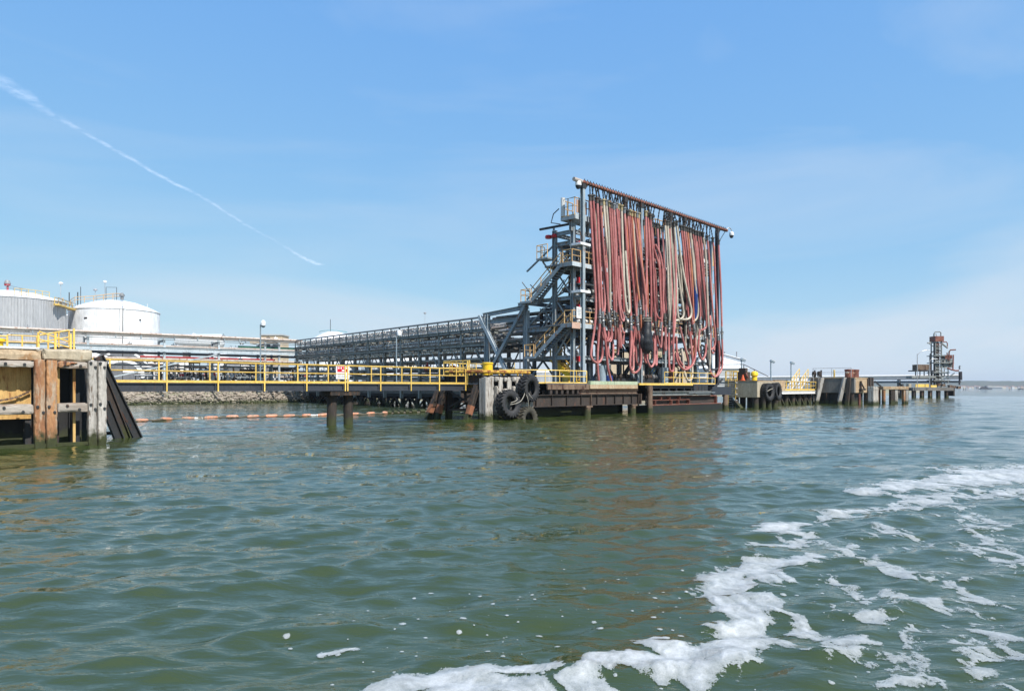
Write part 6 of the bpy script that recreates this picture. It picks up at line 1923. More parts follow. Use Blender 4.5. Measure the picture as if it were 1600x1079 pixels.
# ------------------------------------------------------------------ right of the tower: concrete dolphin
rnd = random.Random(31)
tc0, tc1, LFc, LBc = 33.8, 40.5, -2.3, 2.2
T = Thing('concrete_dolphin', 'pale concrete breasting dolphin with yellow rails right of the hose tower', 'dolphin', (36, 0, 0))
T.part('concrete_block', MB().box((tc0, LFc, 1.30), (tc1, LBc, 3.36)), M['concrete_pale'], bevel=.06)
T.part('edge_band', MB().box((tc0 - .02, LFc - .02, 3.362), (tc1 + .02, LBc + .02, 3.46)), M['concrete'])
for t in (tc0 + .5, tc0 + 2.2, tc0 + 4.2, tc1 - .4):
    for L in (LFc + .5, LBc - .5):
        T.part('pile', MB().cyl((t, L, -2), (t, L, 1.3), .38, 12), M['timber_dark'])
T.part('raking_pile', MB().bar((tc0 + .3, LBc - .8, 1.3), (tc0 - 1.2, LFc + .8, -1), .45, .45), M['rust_dark'])
T.part('brace', MB().bar((tc0 - .1, .9, 1.2), (tc0 - .2, .2, -.2), .3, .2), M['lamp_grey'])
for L in (1.62, .62):
    T.part('ladder_rail', MB().box((tc0 - .14, L - .04, -.3), (tc0 - .06, L + .04, 3.7)), M['yellow'])
for k in range(12):
    T.part('ladder_rung', MB().cyl((tc0 - .1, .62, .1 + k * .3), (tc0 - .1, 1.62, .1 + k * .3), .025, 6), M['galv'])
for k in range(4):
    T.part('ladder_bracket', MB().box((tc0 - .15, .42, .9 + k * .75), (tc0 - .02, .6, 1.02 + k * .75)), M['white'])
handrail(T, [(tc0 + .1, .5, 3.46), (tc0 + .1, LBc - .1, 3.46)], M['yellow'], h=1.25, step=.8, r=.05, toe=.15)
handrail(T, [(tc0 + .3, LBc - .1, 3.46), (tc1 - .2, LBc - .1, 3.46)], M['yellow'], h=1.25, step=1.0, r=.05, toe=.15)
handrail(T, [(tc0 + 2, .2, 3.46), (tc0 + 2, LBc - .2, 3.46)], M['yellow'], h=1.15, step=.7, r=.05)
T.part('hook_machine', MB().box((tc0 + 1.6, -.1, 3.46), (tc0 + 2.6, 1.3, 4.6)).box((tc0 + 1.8, .2, 4.6), (tc0 + 2.4, 1.1, 5.1)), M['rust_dark'])
T.part('hook', MB().tube(spline([(tc0 + 1.5, .2, 4.2), (tc0 + 1.2, -.2, 4.4), (tc0 + 1.0, -.4, 4.1), (tc0 + 1.2, -.5, 3.8)], 4), .12, 8), M['rust_red'])
T.part('dark_rail', MB().tube([(tc0 + .8, 3.0, 5.6), (tc0 + 2.2, .6, 5.6), (tc0 + 3.6, -1.7, 4.2), (tc0 + 3.8, -2.0, 4.0)], .05, 6).cyl((tc0 + 2.2, .6, 3.46), (tc0 + 2.2, .6, 5.6), .05, 6).cyl((tc0 + 2.9, -.5, 3.46), (tc0 + 2.9, -.5, 4.9), .05, 6), M['steel_dark'])
T.part('bollard', MB().lathe((tc0 + .6, -1.6, 3.46), [(0, 0), (.34, 0), (.34, .4), (.3, .5), (.46, .62), (.46, .95), (.3, 1.15), (0, 1.2)], 14), M['yellow_bright'])
cb = (tc0 + .5, -.1, 3.46)
C = Thing('traffic_cone', 'small orange cone on the deck of the concrete dolphin', 'cone', cb)
C.part('cone_body', MB().lathe(cb, [(.26, .06), (.07, .75), (0, .76)], 12), M['cone'])
C.part('cone_base', MB().box((cb[0] - .32, cb[1] - .32, cb[2]), (cb[0] + .32, cb[1] + .32, cb[2] + .06)), M['cone'])
def tyre_c(u, v, off):
    return to_world(PIER, on_front(u, v, LFc - off))
make_tyre('tyre', 'black tractor tyre hung on the concrete dolphin, nearer of the pair', 'tyre', tyre_c(1198.5, 612.5, .45), (NX - .1, NY, .06), 1.15, .95, M['rubber'], 'tyres hung on the concrete dolphin', .1)
make_tyre('tyre', 'black tractor tyre hung on the concrete dolphin, farther right of the pair', 'tyre', tyre_c(1212, 611.5, .45), (NX + .0, NY + .1, .06), 1.15, .95, M['rubber'], 'tyres hung on the concrete dolphin', .4)
def rope2(pts_uv, off, label):
    P = [to_world(PIER, on_front(u, v, LFc - o)) for (u, v), o in zip(pts_uv, off)]
    solid('rope', MB().tube(spline(P, 5), .04, 6), M['rope'], label, 'rope', tuple(P[0]), WORLD)
rope2([(1199, 611), (1203, 608.5), (1207, 607)], (1.0, 1.1, .95), 'pale rope across the nearer tyre of the concrete dolphin')
rope2([(1201, 597), (1201.5, 601), (1202, 604)], (.1, .3, .5), 'rope holding the nearer tyre to the concrete dolphin top')
for k in range(3):
    T.part('fender_pile', MB().cyl((tc0 + 1.0 + k * 1.6, LFc - .3, -2), (tc0 + 1.0 + k * 1.6, LFc - .3, 1.8), .28, 12), M['timber_dark'])
T.part('wing_wall', MB().box((tc1 + .02, LFc + .7, 2.1), (tc1 + 3.4, LFc + 1.0, 3.55)), M['concrete'])

# ------------------------------------------------------------------ gangway, then the long mooring dolphin
g0, g1 = tc1 + 1.5, 62.4
T = Thing('gangway', 'pale gangway with yellow railings leading to the dark mooring dolphin', 'gangway', (52, -1, 2.0))
LG = 1.5
T.part('deck', MB().box((g0, LG - .1, 1.98), (g1, LG + 1.1, 2.12)), M['concrete'])
for L in (LG - .25, LG + 1.2):
    T.part('girder', MB().ibeam((g0, L, 1.86), (g1, L, 1.86), .22, .46), M['pipe_white'])
handrail(T, [(g0, LG - .2, 2.12), (g1, LG - .2, 2.12)], M['yellow'], h=1.35, step=2.0, r=.06, toe=.25)
handrail(T, [(g0, LG + 1.1, 2.12), (g1, LG + 1.1, 2.12)], M['yellow'], h=1.35, step=2.0, r=.06)
T.part('stair', MB().bar((g1 - 6.5, LG + 1.5, 2.2), (g1 - 3.5, LG + 1.5, 4.0), .9, .25).bar((g1 - 3, LG + 1.5, 2.2), (g1, LG + 1.5, 4.0), .9, .25), M['pipe_white'])
handrail(T, [(g1 - 6.5, LG + 1.0, 2.4), (g1 - 3.5, LG + 1.0, 4.1)], M['yellow'], h=1.4, step=1.2, r=.06)
handrail(T, [(g1 - 3.0, LG + 1.0, 2.4), (g1, LG + 1.0, 4.1)], M['yellow'], h=1.4, step=1.2, r=.06)
T.part('pile_shadow_sheet', MB().box((47.5, LG + .9, -1), (g1, LG + 1.05, 1.6)), M['black'])  # black sheet in place of the shadow and dark piles under the gangway
for t in (45.5, 50.0, 52.5, 55.0, 57.3, 59.5, 61.5):
    T.part('pile', MB().cyl((t, LG + .5, -2), (t, LG + .5, 1.64), .38, 10), M['timber_dark'])
    T.part('brace', MB().bar((t, LG + .3, 1.4), (t + 1.8, LG + .3, -.3), .2, .2), M['timber_dark'])

t0m, t1m, LFm, LBm = 62.7, 73.0, -4.4, 2.2
T = Thing('mooring_dolphin', 'long dark concrete dolphin with leaning timber piles and two rusty bollards', 'dolphin', (67, -1, 0))
T.part('concrete_wall', MB().box((t0m, LFm, 1.75), (t0m + .6, LBm, 4.0)), M['concrete_grey'], bevel=.04)
T.part('concrete_block', MB().box((t0m + .605, LFm + .01, 1.75), (t1m - 4.4, LBm, 3.99)), M['concrete'], bevel=.04)
T.part('cap_slab', MB().box((t0m - .05, LFm - .04, 4.0), (t1m - 4.3, LBm + .05, 4.14)), M['concrete'])
T.part('dark_skirt', MB().box((t0m + .5, LFm + .6, -1), (t1m - 4.6, LBm - .2, 1.74)), M['black'])
for L in (LBm - .4, -.2, -2.2, LFm + .5):
    T.part('pile', MB().cyl((t0m + .35, L, -2), (t0m + .35, L, 1.74), .36, 10), M['timber_dark'])
for L, mat in ((.3, 'timber_dark'), (-3.1, 'timber_dark')):
    T.part('leaning_pile', MB().bar((t0m - .3, L, 4.1), (t0m - 1.0, L + .9, -1.0), .62, .5), M['timber'], bevel=.03)
T.part('leaning_pile', MB().bar((t0m - .3, -3.75, 4.1), (t0m - .8, -3.5, -1.0), .5, .5), M['timber_dark'])
for L in (1.75, 0.95):
    T.part('chain_ladder', MB().bar((t0m - .08, L, 4.6 if L > 1 else 4.5), (t0m - .08, L, .4 if L > 1 else 2.3), .12, .12), M['galv'])
    T.part('hook', MB().lathe((t0m + .2, L, 4.75), [(.0, -.5), (.3, -.4), (.35, .0), (.3, .35), (.0, .45)], 12), M['rust_dark'])
for t in (t0m + 2.2, t0m + 4.7):
    T.part('bollard', MB().lathe((t, LFm + 1.5, 4.14), [(0, 0), (.62, 0), (.62, 1.0), (.68, 1.05), (.68, 1.3), (0, 1.35)], 16), M['rust_red'])
    T.part('bollard_pin', MB().cyl((t - 1.0, LFm + 1.5, 4.9), (t + 1.0, LFm + 1.5, 4.9), .16, 8), M['concrete_pale'])
handrail(T, [(t0m + .4, LFm + .6, 4.14), (t0m + .4, LBm - .2, 4.14)], M['galv'], h=1.5, step=2.4, r=.04)
for L in (-1.2, .8, 1.8):
    T.part('stanchion', MB().cyl((t0m + .6, L, 4.1), (t0m + .6, L, 5.35), .13, 8), M['yellow' if L == -1.2 else 'steel_dark'])
T.part('fender_frame', MB().box((t0m + 2.1, LFm - .35, 1.9), (t0m + 2.3, LFm - .1, 3.6)).bar((t0m + 2.2, LFm - .25, 3.4), (t0m + 4.0, LFm - .25, 2.2), .16, .16).box((t0m + 2.0, LFm - .4, 2.2), (t0m + 4.2, LFm - .05, 2.4)), M['rust_dark'])
T.part('hanging_fender', MB().cyl((t0m + 1.2, LFm - .3, -1), (t0m + 1.2, LFm - .3, 1.6), .2, 10), M['rust_red'])
for t, w, m_ in ((t1m - 4.3, .5, 'timber_dark'), (t1m - 3.3, .9, 'timber_dark'), (t1m - 2.0, .5, 'timber_dark')):
    T.part('fender_pile', MB().box((t, LFm - .1, -1.2), (t + w, LFm + .6, 4.2)), M[m_], bevel=.03)
T.part('fender_board', MB().box((t1m - 2.9, LFm - .02, 1.6), (t1m - 2.2, LFm + .4, 4.0)), M['concrete'])

q = to_pier(*at(1364, 620, 105)[:2])
T = Thing('timber_cluster', 'grey timber pile cluster at the right end of the dark dolphin', 'pile cluster', (q[0], q[1], 0))
for k in range(4):
    T.part('pile', MB().box((q[0] - 1.0 + k * .55, q[1] - .4, -1.2), (q[0] - 1.0 + k * .55 + .5, q[1] + .4, 2.75 - .1 * (k % 2))), M['timber'], bevel=.04)
for k in range(3):
    T.part('bolt_row', MB().box((q[0] - .9 + k * .6, q[1] - .44, 2.2), (q[0] - .8 + k * .6, q[1] - .405, 2.3)), M['steel_dark'])
T.part('rust_edge', MB().box((q[0] + 1.2, q[1] - .35, -.8), (q[0] + 1.6, q[1] + .5, 2.6)), M['rust'])

a = at(1378, 620, 112)
b = at(1407, 620, 114)
T = Thing('timber_dolphin', 'small open timber dolphin with an orange stained cap right of the dark dolphin', 'dolphin', ((a[0] + b[0]) / 2, a[1], 0), WORLD)
T.part('cap', MB().box((a[0], a[1] - .4, 2.25), (b[0], a[1] + 3.2, 2.75)), M['concrete'], bevel=.05)
for x, w, m_ in ((a[0] + .1, .35, 'timber_brown'), (a[0] + 1.25, .7, 'timber_dark'), (a[0] + 1.95, .45, 'timber'), (b[0] - .75, .3, 'timber_brown'), (b[0] - .4, .4, 'timber')):
    T.part('pile', MB().box((x, a[1] - .3, -1.5), (x + w, a[1] + .3, 2.24)), M[m_], bevel=.03)
for x in (a[0] + .6, b[0] - 1.0):
    T.part('pile', MB().box((x, a[1] + 2.4, -1.5), (x + .45, a[1] + 2.9, 2.24)), M['timber_dark'])
T.part('brace', MB().bar((a[0] - .9, a[1] + .5, 3.6), (a[0] + .3, a[1] + .5, 2.6), .2, .2), M['steel_dark'])

# lamp posts beyond
lamp('lamp_post', 'flood lamp on a blue grey post above the concrete dolphin', 'lamp post', 1158.5, 561.5, 100, 2.5, 'white', 'flood', r=.10)
lamp('lamp_post', 'tallest flood lamp post between the concrete dolphin and the gangway', 'lamp post', 1204.5, 564, 112, 2.2, 'white', 'flood', r=.11)
lamp('lamp_post', 'flood lamp post standing behind the yellow gangway railing', 'lamp post', 1236, 566.5, 118, 2.2, 'white', 'flood', r=.10)

# ------------------------------------------------------------------ white pipe bridge to the far berth
P0, P1 = Vector((116.0, 189.0)), Vector((30.0, 250.0))
pd_ = P1 - P0
PB = (P0.x, P0.y, math.atan2(pd_.y, pd_.x))
PL = pd_.length
T = Thing('pipe_bridge', 'long low bridge of white pipes running back from the far loading tower', 'pipe bridge', (40, 0, 2), PB)
T.part('pipe', MB().tube([(-4, .9, 5.75), (PL, .9, 5.75)], .42, 10), M['pipe_white'])
T.part('pipe', MB().tube([(-4, 2.2, 5.7), (PL, 2.2, 5.7)], .40, 10), M['pipe_white'])
T.part('rib_row', MB().box((-4, .6, 4.85), (PL, 2.6, 5.2)), M['pipe_grey'])
T.part('girder', MB().box((-4, .8, 3.9), (PL, 2.4, 4.45)), M['pipe_grey'])
for k in range(14):
    x = 3 + k * 7.5
    for y in (.5, 3):
        T.part('pile', MB().cyl((x, y, -2), (x, y, 4.2), .3, 8), M['concrete_grey'])
    T.part('cap_beam', MB().box((x - .3, .2, 4.0), (x + .3, 3.2, 4.8)), M['pipe_grey'])

# ------------------------------------------------------------------ far loading tower
YF = 183.0
def fx(zx):      # zoomed column (7.27 px per photo px, from 1380) -> world x
    return (1380 + zx / 7.27 - 800) / FPX * YF
def fz(zy):
    return EYE + (VH - 500 - zy / 7.27) / FPX * YF
T = Thing('far_loading_tower', 'distant rusty loading arm tower standing on its own piled platform', 'tower', (fx(620), YF, fz(765)), WORLD)
def fbox(name, x0, y0, x1, y1, d0, d1, mat):
    return T.part(name, MB().box((fx(x0), YF + d0, fz(y1)), (fx(x1), YF + d1, fz(y0))), M[mat])
def fbar(name, pts, r, mat):
    return T.part(name, MB().tube([(fx(x), YF + d, fz(y)) for x, y, d in pts], r, 8), M[mat])
for x in (592, 662):
    for d in (0, 1.8):
        fbar('column', [(x, 760, d), (x, 240, d)], .16, 'steel_green')
fbox('stack_pipe', 606, 250, 650, 740, .5, 1.4, 'rust_dark')
rsf = random.Random(9)
for k in range(26):
    y0 = 255 + k * 19
    fbar('cross_bar', [(590, y0, -.02), (664, y0, -.02)], .09, rsf.choice(('rust_dark', 'steel_green', 'rust_red', 'steel_light')))
    if k % 2:
        fbar('brace', [(592, y0, -.1), (662, y0 + 38, -.1)], .07, 'steel_green')
fbox('top_box', 582, 182, 680, 242, -.4, 2.2, 'rust_red')
fbar('top_arch', [(592, 182, .5), (592, 150, .5), (604, 132, .5), (655, 130, .5), (668, 140, .5), (668, 182, .5)], .14, 'steel_green')
fbar('top_arch', [(610, 182, 1.5), (612, 150, 1.5), (640, 148, 1.5), (645, 182, 1.5)], .1, 'steel_light')
fbar('arm', [(515, 258, .5), (592, 252, .5)], .18, 'steel_green')
fbar('arm_brace', [(530, 262, .5), (592, 305, .5)], .09, 'pipe_grey')
fbar('arm', [(664, 250, .5), (742, 312, .5)], .24, 'steel_green')
fbar('arm_pipe', [(690, 250, .6), (730, 243, .6), (745, 260, .6), (744, 320, .6)], .13, 'rust_red')
fbar('vent_pipe', [(596, 340, .3), (560, 365, .3), (540, 385, .3), (540, 500, .3)], .13, 'steel_dark')
fbar('vent_pipe', [(552, 400, .8), (552, 560, .8)], .16, 'steel_dark')
for y0, x1 in ((400, 690), (480, 790), (590, 740), (680, 740)):
    fbox('platform', 560, y0, x1, y0 + 9, -.6, 2.6, 'steel_green')
for x in (700, 742):
    fbar('column', [(x, 760, .2), (x, 400, .2)], .13, 'steel')
for k in range(6):
    fbar('brace', [(664, 480 + k * 48, 0), (742, 520 + k * 48, 0)], .08, 'steel')
    fbar('brace', [(742, 480 + k * 48, 0), (664, 520 + k * 48, 0)], .08, 'steel_light')
fbox('side_box', 390, 503, 540, 565, 0, 2.4, 'rust')
fbox('side_deck', 352, 568, 590, 580, -.3, 2.8, 'steel_dark')
for x in (380, 430, 478, 530, 570):
    fbar('leg', [(x, 580, .5), (x, 630, .5)], .13, 'steel_dark')
fbox('side_girder', 320, 632, 590, 656, -.2, 2.6, 'steel_green')
fbar('loading_arm', [(735, 460, -.4), (738, 360, -.4), (752, 340, -.4), (812, 336, -.4)], .17, 'rust_red')
fbar('loading_arm', [(712, 450, -.8), (704, 370, -.8)], .15, 'rust_red')
fbar('loading_arm', [(770, 560, -.8), (775, 395, -.8)], .16, 'rust_red')
fbox('arm_box', 700, 395, 780, 440, -.2, 1.6, 'rust_red')
fbar('loading_arm', [(700, 545, -1), (740, 560, -1), (800, 575, -1), (830, 572, -1)], .2, 'rust_red')
fbox('arm_base', 690, 445, 790, 540, 0, 1.6, 'steel_green')
fbar('hanging_hose', [(842, 560, -1), (838, 530, -1), (846, 520, -1)], .2, 'pipe_grey')
fbar('hanging_hose', [(848, 585, -1), (850, 680, -1)], .42, 'hull_dark')
fbar('hanging_hose', [(838, 680, -1), (838, 735, -1)], .2, 'hull_dark')
fbar('strut', [(790, 600, -.8), (715, 660, -.2)], .15, 'steel')
fbox('deck_platform', 300, 765, 760, 800, -1.5, 8, 'concrete_grey')
fbox('deck_kerb', 340, 725, 488, 760, -1.2, -.9, 'yellow')
fbox('deck_kerb', 512, 738, 580, 762, -1.2, -.9, 'yellow')
fbox('deck_hut', 290, 722, 320, 765, 0, 1.2, 'concrete_pale')
for x, y in ((600, 735), (655, 738), (735, 750), (775, 758), (830, 765)):
    fbox('bollard', x - 16, y - 14, x + 16, y + 14, -1.4, -.6, 'rust')
for k in range(15):
    x = 315 + k * 31
    fbox('pile', x, 800, x + 17, 890, -1.2 + 1.0 * (k % 3), -.2 + 1.0 * (k % 3), rsf.choice(('timber_dark', 'rust_dark', 'rust', 'black')))
for k in range(5):
    x = 770 + k * 24
    fbox('outer_pile', x, 770 + k * 8, x + 16, 860, -1 + k * 1.5, 0 + k * 1.5, rsf.choice(('timber_dark', 'rust_dark', 'rust')))
for k in range(5):
    x = 205 + k * 18
    fbox('outer_pile', x, 775, x + 13, 880, 0, .7, rsf.choice(('timber_dark', 'rust_dark')))
fbox('outer_cap', 200, 765, 290, 800, -.3, 2, 'timber_dark')
fbox('bollard', 212, 725, 232, 768, 0, .6, 'steel_dark')
def street_lamp(label, zx, zy, tipx, tipy, zb):
    p = (fx(zx), YF - 2, fz(zb))
    Q = Thing('street_lamp', label, 'street lamp', p, WORLD)
    Q.part('mast', MB().tube([p, (fx(zx), YF - 2, fz(zy))], .09, 7), M['galv'])
    Q.part('arm', MB().tube(spline([(fx(zx), YF - 2, fz(zy + 12)), (fx(zx + (tipx - zx) * .4), YF - 2, fz(zy - (zy - tipy) * .6)), (fx(tipx), YF - 2, fz(tipy))], 5), .06, 6), M['galv'])
    Q.part('lamp_head', MB().bar((fx(tipx), YF - 2, fz(tipy)), (fx(tipx + 32), YF - 2, fz(tipy + 4)), .3, .16), M['white'])
street_lamp('tall street lamp with a curved arm left of the far tower', 337, 388, 445, 343, 765)
street_lamp('shorter street lamp close in front of the far tower box', 474, 460, 530, 440, 765)

# ------------------------------------------------------------------ warehouse on the shore
wx0, wy = at(1092, 590, 262)[0], 262.0
wx1 = at(1160, 590, 262)[0]
T = Thing('warehouse', 'white roofed warehouse on the shore beyond the right end of the tower', 'building', ((wx0 + wx1) / 2, wy, 2), WORLD)
zr_, ze_, zl_ = EYE + (VH - 551) / FPX * 262, EYE + (VH - 562.5) / FPX * 262, 2.0
xr_ = at(1120, 0, 262)[0]
T.part('wall', MB().add([(wx0, wy, zl_), (wx1, wy, zl_), (wx1, wy, ze_), (xr_, wy, zr_ - .1), (wx0, wy, zr_ - 2.0),
                         (wx0, wy + 40, zl_), (wx1, wy + 40, zl_), (wx1, wy + 40, ze_), (xr_, wy + 40, zr_ - .1), (wx0, wy + 40, zr_ - 2.0)],
                        [(0, 1, 2, 3, 4), (9, 8, 7, 6, 5), (1, 6, 7, 2), (5, 0, 4, 9)]), M['white'])
T.part('roof', MB().add([(wx0 - .5, wy - .6, zr_ - 2.0), (xr_, wy - .6, zr_ + .1), (wx1 + .4, wy - .6, ze_ + .1), (wx1 + .4, wy + 41, ze_ + .1), (xr_, wy + 41, zr_ + .1), (wx0 - .5, wy + 41, zr_ - 2.0),
                         (wx0 - .5, wy - .6, zr_ - 1.7), (xr_, wy - .6, zr_ + .4), (wx1 + .4, wy - .6, ze_ + .4), (wx1 + .4, wy + 41, ze_ + .4), (xr_, wy + 41, zr_ + .4), (wx0 - .5, wy + 41, zr_ - 1.7)],
                        [(0, 1, 4, 5), (1, 2, 3, 4), (11, 10, 7, 6), (10, 9, 8, 7), (0, 6, 7, 1), (1, 7, 8, 2), (2, 8, 9, 3)]), M['white'])
T.part('lean_to', MB().box((wx0, wy - 9, 2), (wx1 - 1.0, wy - .01, EYE + (VH - 577) / FPX * 262)), M['roof_grey'])
T.part('lean_to_roof', MB().bar((wx0, wy - 4.6, EYE + (VH - 576) / FPX * 262), (wx1 - .6, wy - 4.6, EYE + (VH - 576) / FPX * 262), 9.6, .4), M['white'])
for k in range(3):
    T.part('roof_light', MB().cyl((wx0 + 6 + k * 4.5, wy + 3, zr_ - 1.8), (wx0 + 6 + k * 4.5, wy + 3, zr_ + .6), .2, 8), M['pipe_grey'])
# beige building and a leafy bush seen through the tower legs
c = at(1010, 565, 200)
T = Thing('pump_house', 'beige pump house seen through the legs of the hose tower', 'building', (c[0], c[1], 2), WORLD)
T.part('wall', MB().box((c[0] - 10, c[1], 2), (c[0] + 12, c[1] + 8, 13.5)), M['beige'])
T.part('roof', MB().box((c[0] - 10.4, c[1] - .4, 13.5), (c[0] + 12.4, c[1] + 8.4, 13.9)), M['roof_grey'])
for k in range(4):
    T.part('window', MB().box((c[0] - 8.5 + k * 5, c[1] - .06, 9.2), (c[0] - 6.3 + k * 5, c[1] - .01, 11)), M['glass'])
def leafy(name, label, cat, c, r, h, mat, n, seed):
    rs = random.Random(seed)
    Q = Thing(name, label, cat, (c[0], c[1], 2), WORLD)
    tr = MB().tube([(c[0], c[1], 1.9), (c[0] + .1, c[1], 2 + h * .4), (c[0], c[1] + .2, 2 + h * .8)], [.25, .18, .06], 7)
    for k in range(5):
        a = rs.uniform(0, 6.28)
        tr.tube([(c[0], c[1], 2 + h * .35), (c[0] + r * .6 * math.cos(a), c[1] + r * .6 * math.sin(a), 2 + h * .7)], [.1, .04], 5)
    Q.part('trunk', tr, M['timber_dark'])
    lf = MB()
    for k in range(n):
        a, b_ = rs.uniform(0, 6.28), rs.uniform(-1, 1)
        q = rs.random() ** .4 * (.75 + .25 * math.sin(3 * a + seed))
        p = Vector((c[0] + r * q * math.cos(a) * math.sqrt(1 - b_ * b_), c[1] + r * q * math.sin(a) * math.sqrt(1 - b_ * b_), 2 + h * .55 + h * .48 * q * b_))
        s = rs.uniform(.18, .4)
        n1 = Vector((rs.uniform(-1, 1), rs.uniform(-1, 1), rs.uniform(-1, 1))).normalized()
        t1 = n1.orthogonal().normalized() * s
        t2 = n1.cross(t1).normalized() * s * .6
        lf.add([p - t1, p - t2, p + t1, p + t2], [(0, 1, 2, 3)])
    Q.part('crown', lf, mat, kind='stuff')
c = at(1030, 575, 185)
leafy('bush', 'yellow green bush growing before the beige pump house', 'bush', (c[0], c[1]), 3.8, 9.5, weathered('spring_leaf', (.17, .17, .04), (.12, .14, .035), rough=.7, jitter=0, bump=0), 2600, 4)

# ------------------------------------------------------------------ far shore, boats
hm = MB()
rs = random.Random(77)
HY = 2900.0
xs_ = np.linspace(900, 5200, 260)
hv = []
prof_ = [19 + 9 * fbm(np.array([x / 420.0]), np.array([3.3]), 5, 5)[0] * 1.6 + (5 if 1800 < x < 2500 else 0) for x in xs_]
for x, h in zip(xs_, prof_):
    h = h * (0.35 + 0.65 * min(1, max(0, (x - 900) / 700)))
    hv += [(x, HY, -1), (x, HY + 10, 3.5), (x, HY + 60, h * .55), (x + rs.uniform(-3, 3), HY + 180, h + rs.uniform(-1.6, 2.4)), (x, HY + 400, h * .9), (x, HY + 420, -1)]
hf = []
for i in range(len(xs_) - 1):
    a, b = i * 6, i * 6 + 6
    hf += [(a + k, b + k, b + k + 1, a + k + 1) for k in range(5)]
hm.add(hv, hf)
solid('far_hills', hm, M['hill'], None, None, (2000, HY, 0), WORLD, kind='structure')
# houses strung along the far bank
PLACE = ['first', 'second', 'third', 'fourth', 'fifth', 'sixth', 'seventh', 'eighth', 'ninth', 'tenth', 'eleventh', 'twelfth']
HCOL = [('white', (.78, .78, .76)), ('cream', (.70, .62, .48)), ('grey', (.42, .43, .44)), ('tan', (.50, .36, .26))]
HM2 = {n_: weathered(n_ + '_house_paint', c_, rough=.8, jitter=.05, bump=0) for n_, c_ in HCOL}
hc = {}
for k in range(24):
    u = (1504 + k * 3.3 if k < 12 else 1546 + (k - 12) * 4.6) + rs.uniform(-.8, .8)
    x = (u - 800) / FPX * (HY - 12)
    w, h, d = rs.uniform(7, 14), rs.uniform(5, 10), 9
    n_ = HCOL[k % 4][0]
    i_ = hc[n_] = hc.get(n_, -1) + 1
    Q = Thing('shore_house', f'{PLACE[i_]} {n_} house from the left on the hazy far shore', 'house', (x, HY - 4, .5), WORLD, 'houses on the far shore')
    y0 = HY - 12
    Q.part('wall', MB().box((x - w / 2, y0, .2), (x + w / 2, y0 + d, h)), HM2[n_])
    Q.part('roof', MB().add([(x - w / 2 - .4, y0 - .4, h), (x + w / 2 + .4, y0 - .4, h), (x + w / 2 + .4, y0 + d, h), (x - w / 2 - .4, y0 + d, h), (x - w / 2, y0 + d / 2, h + 3), (x + w / 2, y0 + d / 2, h + 3)],
                            [(0, 1, 5, 4), (2, 3, 4, 5), (1, 2, 5), (3, 0, 4), (3, 2, 1, 0)]), M['house_roof'])
c = at(1548, 603, 2700)
Q = Thing('waterfront_hall', 'long white hall on the far shore behind the dark ship', 'building', (c[0], c[1], 0), WORLD)
Q.part('wall', MB().box((c[0] - 8, c[1], -.5), (c[0] + 44, c[1] + 20, 6)), M['pipe_grey'])
Q.part('roof', MB().bar((c[0] - 12, c[1] + 10, 8.2), (c[0] + 46, c[1] + 10, 7.2), 24, 3.5), M['house_wall'])
def hull(name, label, cat, u, Y, L, H, mat, sup):
    X = (u - 800) / FPX * Y
    Q = Thing(name, label, cat, (X, Y, 0), WORLD)
    h2, wb = L / 2, L * .11
    pl = [(-h2, 0), (-h2 * .9, -wb), (h2 * .6, -wb), (h2, 0), (h2 * .6, wb), (-h2 * .9, wb)]
    vs = [(X + a * .93, Y + b * .8, -.6) for a, b in pl] + [(X + a, Y + b, H * (1.15 if a > h2 * .9 else 1)) for a, b in pl]
    fs = [(i, (i + 1) % 6, 6 + (i + 1) % 6, 6 + i) for i in range(6)] + [(6, 7, 8, 9, 10, 11)]
    Q.part('hull', MB().add(vs, fs), M[mat])
    for a0, a1, z0, z1, m_ in sup:
        Q.part('deckhouse', MB().box((X + a0 * h2, Y - wb * .7, z0), (X + a1 * h2, Y + wb * .7, z1)), M[m_])
    return Q
hull('ship', 'dark low ship lying off the hazy far shore', 'ship', 1540, 1500, 29, 1.9, 'hull_dark', [(-.7, .2, 1.9, 4.2, 'hull_dark'), (-.5, -.15, 4.2, 5.4, 'hull_dark'), (-.05, .05, 4.2, 7, 'hull_dark')])
hull('barge', 'small grey barge at the right edge under the far shore', 'barge', 1600, 1050, 18, 1.0, 'pipe_grey', [(-.8, -.2, 1.0, 2.0, 'hull_dark')])
for k, (u, Y) in enumerate(((1506, 900), (1509, 900), (1577.5, 900))):
    X = (u - 800) / FPX * Y
    solid('channel_pile', MB().cyl((X, Y, -1), (X, Y, 1.9 if k < 2 else 1.4), .5, 8).cyl((X, Y, 1.9 if k < 2 else 1.4), (X, Y, 2.4 if k < 2 else 1.8), .25, 8), M['pipe_grey'],
          ('left one of two dark channel piles right of the far tower', 'right one of two dark channel piles right of the far tower', 'lone channel pile in the open water near the right edge')[k], 'pile', (X, Y, 0), WORLD)

